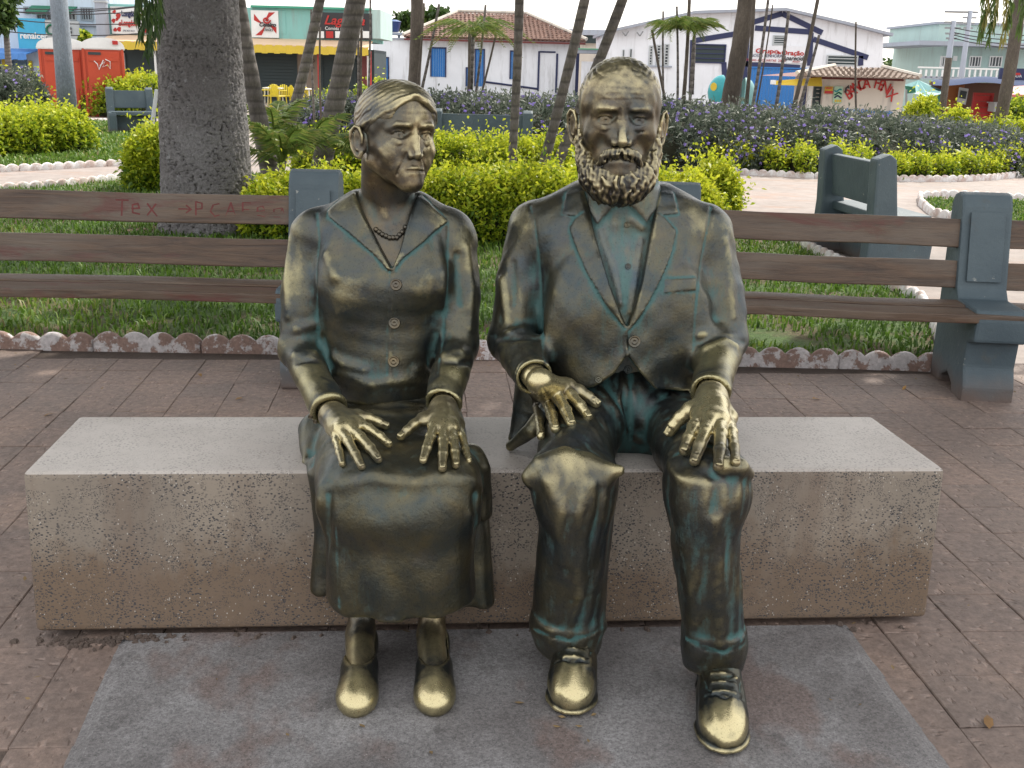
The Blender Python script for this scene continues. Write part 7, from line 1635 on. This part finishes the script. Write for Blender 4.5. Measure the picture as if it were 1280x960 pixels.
    # cuff rings
    for (e, w) in ((eL, wL), (eR, wR)):
        dirn = (w - e) / np.linalg.norm(w - e); u = np.cross(dirn, (0, 0, 1)); u /= np.linalg.norm(u); v = np.cross(dirn, u)
        for dd, r, rr in ((-0.002, 0.0445, 0.0032), (-0.016, 0.0465, 0.0028)): J.add(tube([w + dirn * dd + u * math.cos(t) * r + v * math.sin(t) * r for t in np.linspace(0, 6.284, 20)], rr), 0.004)
    fieldobj('jacket', J, 0.0042, M_COAT, root, wear=softwear([(P(900, 300, 2.8), 0.10, 0.35), (P(650, 265, 2.8), 0.07, 0.4), (P(893, 450, 2.6), 0.09, 0.95), (P(880, 262, 2.75), 0.07, 0.6), (P(870, 475, 2.65), 0.05, 0.7), (P(655, 445, 2.65), 0.05, 0.35), (P(690, 262, 2.7), 0.05, 0.45), (P(790, 440, 2.6), 0.04, 0.3), (P(632, 340, 2.8), 0.05, 0.2)]), salt=SL)
    # ---- shirt
    S = Field()
    S.add(loft([(k[0], k[1], k[2] + 0.008, k[3] - 0.02, k[4] - 0.016) for k in tor], 2, 0.01, 2.15))
    
    S.add(rcone(P(779, 262, 2.82), P(779, 226, 2.80), 0.108, 0.090), 0.03)
    sb = copyf(S)
    for cp in ([(730, 232), (734, 262), (746, 281), (768, 258), (776, 250), (770, 240), (750, 232)], [(824, 232), (820, 262), (808, 279), (788, 258), (780, 250), (786, 240), (806, 232)]): region(S, sb, cp, 0.008)
    S.add(tube(on(sb, [(767, 262), (768, 300), (775, 380)], off=-0.002), 0.003), 0.004); S.sub(tube(on(sb, [(778, 262), (780, 390)], step=8), 0.002), 0.003)
    folds(S, sb, [[(752, 290), (765, 330), (776, 380)], [(800, 300), (794, 345), (788, 390)], [(790, 275), (802, 285)]], 0.005, 0.010)
    SS = [on(sb, l_, step=8, off=0.004) for l_ in ([(778, 262), (780, 390)], [(730, 232), (734, 262), (746, 281), (768, 258)], [(820, 262), (808, 279), (788, 258)])]
    fieldobj('shirt', S, 0.0046, M_SHIRT, root, salt=SS, lo=(-0.0, 2.3, P(785, 425, 2.7)[2]), hi=(0.6, 2.86, 1.4))
    for q in ((784, 281), (785, 333)): disk_button(root, M_TROUSER, march(sb, *q, off=0.001), 0.0075)
    disk_button(root, M_SKIN, march(jb, 793, 427, off=0.003), 0.0155)
    disk_button(root, M_COAT, march(jb, 748, 474, off=0.001), 0.010); disk_button(root, M_TROUSER, march(base, 785, 462, off=0.001), 0.011)
    # ---- body: head, neck, wrists and hands
    Rh = rotm(0, 3, 0); SC = 1.25
    org = P(778, 151, 2.635) - Rh @ np.array([0, -0.085 * SC, 0])
    fac = face_field(True)
    Bf = Field(); Bf.add(placed(fac, org, Rh, SC))
    Bf.add(rcone(org + np.array([0, 0.05, -0.07]), org + np.array([0, 0.11, -0.28]), 0.072, 0.08), 0.02)
    solid = copyf(T)
    hl = hand(P(674, 476, 2.53), 0.029, [((701, 484), (735, 521), 0.010), ((690, 488), (714, 529), 0.012), ((679, 492), (694, 536), 0.012), ((669, 495), (676, 545), 0.008), ((710, 482), (745, 504), 0.005)], 0.0150, 4, solid)
    hr = hand(P(889, 495, 2.47), 0.036, [((875, 519), (855, 563), 0.008), ((889, 523), (868, 576), 0.010), ((901, 525), (898, 583), 0.010), ((911, 522), (920, 578), 0.006), ((863, 512), (837, 540), 0.006)], 0.0150, 4, solid)
    for hf, e, w in ((hl, eL, wL), (hr, eR, wR)):
        hf.add(rcone(w + (e - w) * 0.25, w - (w - e) * 0.03, 0.033, 0.025), 0.02)
    wh = softwear([(P(700, 500, 2.48), 0.14, 1.35), (P(888, 530, 2.35), 0.13, 1.35), (org + np.array([0, -0.12, 0.14]), 0.085, 0.85), (org + np.array([0, -0.15, -0.04]), 0.025, 0.6), (org + np.array([0.05, -0.11, 0.03]), 0.025, 0.4), (org + np.array([-0.05, -0.11, 0.03]), 0.025, 0.4)])
    parts = []
    for fld, h in ((Bf, 0.0026), (hl, 0.0024), (hr, 0.0024)):
        V, F_ = surface(fld, h); parts.append(finish(V, F_, 1))
    # the hidden core of the body, joining head and hands
    K = Field(); K.add(loft([(k[0], k[1], k[2] + 0.02, k[3] - 0.06, k[4] - 0.10) for k in tor], 2, 0.01, 2.15))
    for s, e, w in ((sL, eL, wL), (sR, eR, wR)): K.add(tube([s, e, w], [0.05, 0.045, 0.034]), 0.02)
    K.add(rcone((hipL[0], 2.86, 0.545), kL, 0.09, 0.07), 0.02); K.add(rcone((hipR[0], 2.86, 0.545), kR, 0.09, 0.07), 0.02)
    K.add(rcone(kL, P(714, 845, 2.36), 0.06, 0.045), 0.02); K.add(rcone(kR, P(898, 870, 2.27), 0.06, 0.045), 0.02)
    V, F_ = surface(K, 0.012); parts.append(finish(V, F_, 1))
    joinbody(parts, root, wh)
    fieldobj('hair', one(hair_man(), org, Rh, SC), 0.0027, M_SKIN, root, wear=softwear([(org + np.array([0, -0.06, 0.15]), 0.10, 0.7)]))
    fieldobj('beard', one(beard_field(), org, Rh, SC), 0.0021, M_BEARD, root, wear=lambda V, n: np.clip(0.62 + 0.4 * n[:, 2], 0, 1) * 0.7)
    # ---- shoes
    def shoe(toe, Yt, heel, Yh, tops, lab):
        S = Field(); z0 = 0.012
        tp = G(*toe, 0.03); hp = np.array([heel, Yh, 0]); d = (np.array([tp[0], Yt, 0]) - hp); L = np.linalg.norm(d); d /= L; sx = np.array([-d[1], d[0], 0]); sx = sx if sx[0] > 0 else -sx
        pt = lambda a, b, z: hp + d * (a * L) + sx * b + np.array([0, 0, z])
        Mr = np.stack([sx, -d, (0, 0, 1)], 1)
        S.add(ell(pt(0.80, 0, 0.050), (0.056, 0.075, 0.050), Mr)); S.add(ell(pt(0.60, 0, 0.060), (0.054, 0.085, 0.062), Mr), 0.03)
        S.add(ell(pt(0.15, 0, 0.055), (0.045, 0.06, 0.06), Mr), 0.04); S.add(rcone(pt(0.52, 0, 0.075), pt(0.12, 0, 0.16), 0.046, 0.050), 0.03)
        sole = Field()
        S.sub(rbox((0, 0, -0.48), (9, 9, 0.50), 0.001), 0.004)
        S.add(loft([(p, *q) for p, q in []], 2) if False else ell(pt(0.78, 0, 0.026), (0.063, 0.082, 0.017), Mr), 0.002); S.add(ell(pt(0.25, 0, 0.026), (0.050, 0.085, 0.017), Mr), 0.004); S.add(rbox(pt(0.5, 0, 0.026), (0.050, 0.07, 0.014), 0.01, Mr), 0.004)
        S.sub(rbox((0, 0, -0.494), (9, 9, 0.50), 0.001), 0.002)
        sbs = copyf(S)
        # seams, tongue and laces
        top = lambda a, b: march_down(sbs, pt(a, b, 0.25))
        for s in (-1, 1):
            S.sub(tube([top(0.76, s * 0.012), top(0.66, s * 0.036), top(0.45, s * 0.046)], 0.0022), 0.003)
        S.sub(tube([top(0.79 - abs(b) * 2.0, b) for b in np.linspace(-0.045, 0.045, 7)], 0.0022), 0.003)
        for a_ in (0.72, 0.64, 0.56, 0.48): S.add(tube([top(a_ - 0.012, -0.024), top(a_ + 0.005, 0.0) + np.array([0, 0, 0.004]), top(a_ - 0.008, 0.024)], 0.0042), 0.003)
        S.add(tube([top(0.62, 0.0), top(0.58, 0.030) + np.array([0, 0, 0.006]), top(0.53, 0.012)], 0.0035), 0.002)
        n = SinNoise(77, 0.03); S.off(lambda x, y, z, d: n(x, y, z) * f4(0.0012))
        fieldobj('shoe', S, 0.0036, M_SHOE, root, wear=softwear([(pt(0.92, 0, 0.075), 0.060, 1.8), (pt(0.6, 0, 0.12), 0.04, 0.2)]))
    shoe((714, 893), 2.145, G(722, 850)[0] + 0.0, 2.44, None, '')
    shoe((906, 935), 2.01, G(900, 880)[0] - 0.0, 2.33, None, '')
    return T
def march_down(field, p):
    zs = np.linspace(p[2], 0.0, 120); pts = np.stack([np.full(120, p[0]), np.full(120, p[1]), zs], 1); d = evalpts(field, pts)
    return pts[np.argmax(d < 0)] if (d < 0).any() else pts[60]
def one(fld, org, Rm, S):
    F = Field(); F.add(placed(fld, org, Rm, S)); return F
def joinbody(parts, root, wear):
    Vs, Fs, cv, wn_ = [], [], [], []; b = 0
    for V, F_, c, vn in parts: Vs.append(V); Fs.append(F_ + b); cv.append(c); wn_.append(vn); b += len(V)
    V = np.concatenate(Vs); vn = np.concatenate(wn_)
    link('body', npmesh('body', V, np.concatenate(Fs), M_SKIN, True, vattr={'cavity': np.concatenate(cv), 'wear': wear(V, vn)}), root)
    print('body', len(V), round(time.time() - T0, 1))

# ================================================================== the woman
def build_woman():
    root = thing('statue', 'bronze statue of an old woman in jacket and long skirt sitting with face turned aside', 'statue', (-0.33, 2.8, BLK_Z))
    def ring(xl, xr, y, Y, b, fr=False):
        p0, p1 = P(xl, y, Y), P(xr, y, Y); return (P((xl + xr) / 2, y, Y - b)[2] if fr else (p0[2] + p1[2]) / 2, (p0[0] + p1[0]) / 2, Y, (p1[0] - p0[0]) / 2, b)
    # ---- skirt
    K = Field()
    K.add(ell(P(482, 520, 2.87), (0.20, 0.17, 0.14)))
    K.add(loft(sorted([ring(405, 545, 470, 2.86, 0.12), ring(402, 548, 495, 2.855, 0.14), ring(400, 552, 525, 2.85, 0.16)]), 2, 0.01, 2.2), 0.03)
    K.add(rcone(P(440, 545, 2.84), P(446, 612, 2.33), 0.115, 0.088), 0.06)
    K.add(rcone(P(530, 545, 2.84), P(548, 612, 2.33), 0.115, 0.088), 0.06)
    K.add(rcone(P(480, 560, 2.66), P(497, 612, 2.34), 0.09, 0.080), 0.07)
    dr = sorted([ring(424, 584, 600, 2.375, 0.085, True), ring(408, 592, 650, 2.355, 0.115, True), ring(408, 592, 695, 2.35, 0.12, True), ring(408, 590, 740, 2.35, 0.125, True), ring(408, 592, 776, 2.355, 0.125, True)])
    K.add(loft(dr, 2, 0.012, 2.6), 0.075)
    # side hangings of cloth, behind
    K.add(loft(sorted([ring(384, 470, 585, 2.53, 0.06), ring(394, 470, 650, 2.52, 0.045), ring(392, 470, 738, 2.51, 0.04)]), 2, 0.01, 2.3), 0.02)
    K.add(loft(sorted([ring(520, 603, 592, 2.52, 0.06), ring(520, 610, 650, 2.51, 0.045), ring(520, 616, 752, 2.50, 0.045)]), 2, 0.01, 2.3), 0.02)
    K.add(tube([P(588, 570, 2.50), P(600, 588, 2.46), P(604, 640, 2.46)], [0.03, 0.024, 0.02]), 0.02)
    K.add(tube([P(395, 540, 2.74), P(384, 578, 2.60), P(400, 590, 2.55)], [0.05, 0.020, 0.02]), 0.03)
    n1 = SinNoise(51, 0.2); n2 = SinNoise(52, 0.06)
    K.off(lambda x, y, z, d: n1(x, y, z * f4(0.4)) * f4(0.004) + n2(x, y, z * f4(0.4)) * f4(0.0012))
    zt_ = P(500, 610, 2.3)[2]
    def pleat(x, y, z, d):
        q = np.clip((f4(zt_) - z) / f4(0.36), 0, 1); return np.sin(x * f4(52) + np.sin(z * 9 + x * 7) * 0.9) * f4(0.0058) * q * q
    K.off(pleat)
    kb = copyf(K)
    folds(K, kb, [[(404, 610), (400, 680), (400, 730)], [(600, 620), (606, 690), (608, 745)], [(592, 640), (597, 700), (600, 752)],
                  [(430, 605), (460, 596), (500, 602)], [(520, 604), (556, 596), (590, 604)], [(378, 574), (392, 580), (404, 588)]], 0.0075, 0.022)
    folds(K, kb, [[(596, 620), (599, 690), (601, 748)], [(409, 620), (406, 700), (405, 745)], [(604, 620), (609, 700), (611, 745)]], 0.0065, 0.014, -1)
    folds(K, kb, [[(450, 500), (480, 506), (530, 500)], [(440, 516), (480, 522), (520, 516)], [(455, 534), (482, 540)], [(430, 505), (450, 520)], [(470, 512), (500, 510), (536, 512)], [(440, 497), (470, 495), (520, 499)], [(460, 519), (500, 524), (530, 516)]], 0.013, 0.012)
    K.add(tube(on(kb, [(412, 770), (450, 774), (500, 776), (550, 775), (589, 770)], step=8), 0.005), 0.008)
    K.sub(rbox((P(500, 700, 2.4)[0], 2.40, P(500, 776, 2.3)[2] - 0.015), (0.15, 0.09, 0.04), 0.01), 0.01)
    fieldobj('skirt', K, 0.0046, M_SKIRT, root, lo=(-9, -9, 0.03), wear=softwear([(P(470, 506, 2.68), 0.08, 1.3), (P(520, 505, 2.68), 0.07, 1.3), (P(450, 630, 2.26), 0.06, 0.25), (P(550, 640, 2.26), 0.05, 0.25)]), salt=[on(kb, l_, step=10) for l_ in ([(596, 620), (599, 690), (601, 748)], [(409, 620), (406, 700), (405, 745)], [(384, 560), (400, 590), (408, 620)], [(420, 660), (424, 760)])])
    # ---- jacket
    J = Field()
    tor = sorted([ring(440, 528, 238, 2.87, 0.065), ring(418, 548, 254, 2.87, 0.095), ring(396, 562, 276, 2.87, 0.12), ring(394, 562, 310, 2.86, 0.140), ring(395, 561, 355, 2.85, 0.155), ring(399, 556, 400, 2.85, 0.145), ring(402, 550, 445, 2.85, 0.145), ring(399, 551, 470, 2.85, 0.150), ring(399, 551, 487, 2.85, 0.145)])
    J.add(loft(tor, 2, 0.01, 2.2))
    J.add(ell(P(440, 352, 2.765), (0.072, 0.058, 0.064)), 0.06); J.add(ell(P(530, 348, 2.765), (0.072, 0.058, 0.064)), 0.06)
    J.add(rcone(P(405, 290, 2.87), P(558, 292, 2.87), 0.07, 0.07), 0.04)
    sL, eL, wL = P(391, 298, 2.87), P(374, 438, 2.80), P(412, 513, 2.56)
    sR, eR, wR = P(568, 308, 2.86), P(572, 430, 2.80), P(554, 505, 2.57)
    for (s, e, w, r2) in ((sL, eL, wL, 0.045), (sR, eR, wR, 0.045)):
        m = (s + e) / 2 + np.array([-0.008 if s is sL else 0.006, 0, 0])
        J.add(tube([s, m, e], [0.060, 0.060, 0.055]), 0.040); J.add(rcone(e, w, 0.052, r2), 0.018)
        dirn = (w - e) / np.linalg.norm(w - e)
        J.sub(rcone(w - dirn * 0.004, w + dirn * 0.10, 0.035, 0.042), 0.003)
        J.sub(rbox(w + dirn * 0.054, (0.08, 0.052, 0.08), 0.001, np.stack([np.cross(dirn, (0, 0, 1)), dirn, np.cross(np.cross(dirn, (0, 0, 1)), dirn)], 1)), 0.002)
        u = np.cross(dirn, (0, 0, 1)); u /= np.linalg.norm(u); v = np.cross(dirn, u)
        J.add(tube([w - dirn * 0.004 + u * math.cos(t) * (r2 + .002) + v * math.sin(t) * (r2 + .002) for t in np.linspace(0, 6.284, 20)], 0.0028), 0.004)
    n1 = SinNoise(61, 0.2); n2 = SinNoise(62, 0.06)
    J.off(lambda x, y, z, d: n1(x, y, z) * f4(0.003) + n2(x, y, z) * f4(0.0010))
    jb = copyf(J)
    vp = onxz(jb, [(446, 238), (463, 285), (478, 315), (490, 337), (500, 312), (512, 270), (522, 238)])
    L1 = [(440, 236), (424, 248), (410, 262), (410, 271), (431, 288), (465, 317), (486, 340), (490, 336), (478, 315), (463, 285), (447, 240)]
    L2 = [(524, 238), (540, 256), (556, 271), (561, 277), (545, 289), (530, 303), (504, 324), (491, 340), (490, 336), (500, 312), (512, 270), (521, 240)]
    SL = []
    region(J, jb, L1, 0.0065); region(J, jb, L2, 0.0065)
    for pts in (L1[:7], L2[:8]): q_ = on(jb, pts, step=7, off=0.001); SL.append(q_); J.sub(tube(q_, 0.0022), 0.004)
    J.sub(prismY(vp, 2.3, 2.84), 0.004)
    J.sub(tube(on(jb, [(488, 338), (487, 370), (484, 420), (484, 478)], step=8), 0.0022), 0.004)
    J.add(tube(on(jb, [(492, 338), (491, 370), (488, 420), (488, 478)], step=8, off=-0.002), 0.0035), 0.006)
    for pl in ([(396, 266), (399, 300), (395, 335), (396, 398), (399, 434)], [(561, 280), (560, 320), (559, 359), (552, 430), (546, 470)]): q_ = on(jb, pl, step=8, off=0.001); SL.append(q_); J.sub(tube(q_, 0.0032), 0.006)
    SL += [on(jb, l_, step=8, off=0.003) for l_ in ([(446, 238), (463, 285), (478, 315), (490, 337)], [(500, 312), (512, 270), (522, 238)], [(402, 470), (440, 488), (490, 492), (545, 476)])]
    folds(J, jb, [[(352, 452), (370, 444), (392, 442)], [(350, 404), (372, 410), (394, 404)], [(556, 444), (575, 440), (593, 446)],  [(365, 300), (360, 350), (362, 395)],
                  [(405, 440), (430, 455), (455, 462)], [(520, 462), (540, 450), (550, 436)], [(545, 300), (552, 340), (550, 380)], [(410, 320), (420, 345)], [(583, 310), (588, 360), (586, 410)], [(424, 466), (465, 480), (520, 474), (548, 462)]], 0.0065, 0.016)
    folds(J, jb, [[(352, 460), (372, 452), (394, 450)], [(558, 452), (590, 454)],  [(404, 425), (412, 455)], [(544, 420), (536, 455)], [(572, 320), (574, 380)]], 0.005, 0.012, -1)
    fieldobj('jacket', J, 0.0042, M_COAT, root, wear=softwear([(P(432, 372, 2.68), 0.055, 0.75), (P(540, 360, 2.68), 0.045, 0.6), (P(395, 475, 2.62), 0.07, 0.8), (P(566, 470, 2.62), 0.06, 1.0), (P(362, 330, 2.8), 0.10, 0.45), (P(430, 255, 2.8), 0.04, 0.6), (P(555, 270, 2.78), 0.04, 0.7), (P(582, 300, 2.8), 0.04, 0.7), (P(355, 430, 2.8), 0.05, 0.35)]), salt=SL)
    for q in ((495, 356), (493, 404), (492, 452)): disk_button(root, M_SKIN, march(jb, *q, off=0.003), 0.0150)
    for q in ((388, 521), (394, 527)): disk_button(root, M_SKIN, march(jb, *q, off=0.001), 0.006, nrm=(-0.3, -0.8, -0.2))
    # ---- body
    Rh = rotm(33, 0, 3); SC = 1.15
    org = P(516, 170, 2.70) - Rh @ np.array([0, -0.083 * SC, 0])
    Bf = Field(); Bf.add(placed(face_field(False), org, Rh, SC))
    nb = P(484, 262, 2.86)
    Bf.add(rcone(org + Rh @ np.array([-0.004, 0.030, -0.06]), nb, 0.068, 0.070), 0.025)
    Bf.add(rcone(org + Rh @ np.array([-0.03, 0.04, -0.07]), P(482, 268, 2.79), 0.016, 0.012), 0.022); Bf.add(rcone(org + Rh @ np.array([0.035, -0.0, -0.09]), P(492, 270, 2.80), 0.012, 0.010), 0.02)
    Ch = Field(); Ch.add(loft([(k[0], k[1], k[2] + 0.006, k[3] - 0.02, k[4] - 0.014) for k in tor if k[0] > 0.8], 2, 0.01, 2.2)); Ch.add(ell(P(440, 352, 2.775), (0.072, 0.058, 0.064)), 0.06); Ch.add(ell(P(530, 348, 2.775), (0.072, 0.058, 0.064)), 0.06)
    for o_ in Bf.ops[1:]: Ch.ops.append(o_)
    solid = copyf(K)
    hl = hand(P(416, 519, 2.53), 0.033, [((446, 529), (486, 555), 0.008), ((437, 535), (473, 574), 0.009), ((426, 538), (452, 583), 0.008), ((417, 536), (428, 580), 0.005), ((447, 519), (482, 532), 0.003)], 0.0120, 4, solid)
    hr = hand(P(554, 511, 2.54), 0.033, [((544, 533), (529, 575), 0.007), ((555, 536), (553, 585), 0.009), ((565, 535), (570, 581), 0.008), ((572, 531), (586, 576), 0.005), ((529, 523), (501, 546), 0.004)], 0.0120, 4, solid)
    for hf, e, w in ((hl, eL, wL), (hr, eR, wR)): hf.add(rcone(w + (e - w) * 0.25, w + (w - e) * 0.02, 0.030, 0.026), 0.015)
    parts = []
    for fld, h in ((Bf, 0.0026), (Ch, 0.0070), (hl, 0.0023), (hr, 0.0023)):
        V, F_ = surface(fld, h); parts.append(finish(V, F_, 1))
    C_ = Field(); C_.add(loft([(k[0], k[1], k[2] + 0.02, k[3] - 0.04, k[4] - 0.04) for k in tor], 2, 0.01, 2.15))
    for s, e, w in ((sL, eL, wL), (sR, eR, wR)): C_.add(tube([s, e, w], [0.04, 0.035, 0.03]), 0.02)
    C_.add(rcone(P(440, 545, 2.84), P(446, 612, 2.35), 0.08, 0.06), 0.02); C_.add(rcone(P(530, 545, 2.84), P(548, 612, 2.35), 0.08, 0.06), 0.02)
    V, F_ = surface(C_, 0.012); parts.append(finish(V, F_, 1))
    # ankles and feet, bare above the court shoes
    A = Field()
    for kx, ax_, tx in ((446, G(449, 838)[0], G(447, 890)[0]), (540, G(538, 838)[0], G(545, 883)[0])):
        kn = P(kx, 640, 2.36)
        A.add(tube([kn, (ax_, 2.40, 0.17), (ax_, 2.385, 0.095)], [0.055, 0.036, 0.033]), 0.02)
        A.add(rcone((ax_, 2.350, 0.082), (tx, 2.20, 0.042), 0.036, 0.033), 0.03)
    V, F_ = surface(A, 0.0040); parts.append(finish(V, F_, 1))
    joinbody(parts, root, softwear([(P(440, 545, 2.4), 0.12, 1.15), (P(555, 545, 2.4), 0.11, 1.15), (org + Rh @ np.array([0, -0.12, -0.03]), 0.03, 0.35), (org + Rh @ np.array([-0.05, -0.08, -0.04]), 0.035, 0.35), (org + Rh @ np.array([0.05, -0.09, -0.03]), 0.035, 0.5), (P(451, 822, 2.30), 0.05, 1.2), (P(543, 822, 2.30), 0.05, 1.2), (org + Rh @ np.array([0, -0.1, 0.05]), 0.04, 0.35)]))
    fieldobj('hair', one(hair_woman(), org, Rh, SC), 0.0027, M_SKIN, root, wear=softwear([(org + Rh @ np.array([-0.03, -0.07, 0.10]), 0.075, 0.8), (org + Rh @ np.array([-0.06, -0.05, 0.04]), 0.05, 0.5)]))
    # ---- necklace
    nk = thing_part = None
    bead = MB()
    def ico(c, r, m, nseg=8):
        vs_, fs = [], []
        for i in range(nseg // 2 + 1):
            th = math.pi * i / (nseg // 2)
            for k in range(nseg): vs_.append((c[0] + r * math.sin(th) * math.cos(6.2832 * k / nseg), c[1] + r * math.sin(th) * math.sin(6.2832 * k / nseg), c[2] + r * math.cos(th)))
        for i in range(nseg // 2):
            for k in range(nseg): fs.append((i * nseg + k, (i + 1) * nseg + k, (i + 1) * nseg + (k + 1) % nseg, i * nseg + (k + 1) % nseg))
        m.add(vs_, fs)
    line = on(Ch, [(470, 287), (478, 293), (487, 297), (496, 297), (503, 290), (507, 284)], off=0.004, step=4.2)
    chain = MB().tube(line, 0.0025, 6).build('necklace', M_COAT, root, smooth=True)
    for q in line:
        m = MB(); ico(q, 0.0072, m, 10); m.build('bead', M_SKIN, chain, smooth=True)
    # ---- shoes
    def pump(toe, Yt, hx, Yh):
        S = Field(); hp = np.array([hx, Yh, 0]); tp = np.array([toe, Yt, 0]); d = tp - hp; L = np.linalg.norm(d); d /= L; sx = np.array([-d[1], d[0], 0]); sx = sx if sx[0] > 0 else -sx
        pt = lambda a, b, z: hp + d * (a * L) + sx * b + np.array([0, 0, z]); Mr = np.stack([sx, -d, (0, 0, 1)], 1)
        S.add(ell(pt(0.84, 0, 0.034), (0.050, 0.066, 0.042), Mr)); S.add(ell(pt(0.52, 0, 0.046), (0.046, 0.09, 0.052), Mr), 0.03); S.add(ell(pt(0.12, 0, 0.055), (0.041, 0.055, 0.060), Mr), 0.03)
        S.sub(ell(pt(0.36, 0, 0.112), (0.040, 0.092, 0.076), Mr), 0.005)
        S.sub(rbox((0, 0, -0.494), (9, 9, 0.50), 0.001), 0.003)
        rim = [pt(0.33 + 0.30 * math.cos(t), 0.036 * math.sin(t), 0.080 - 0.010 * math.cos(t)) for t in np.linspace(0, 6.283, 20)]
        fieldobj('shoe', S, 0.0036, M_SHOE, root, wear=softwear([(pt(0.94, 0, 0.06), 0.058, 1.7), (pt(0.6, 0, 0.08), 0.04, 0.5)]))
    pump(G(447, 893)[0], 2.125, G(446, 850)[0], 2.40)
    pump(G(545, 886)[0], 2.14, G(538, 850)[0], 2.40)
    return K
build_man()
build_woman()
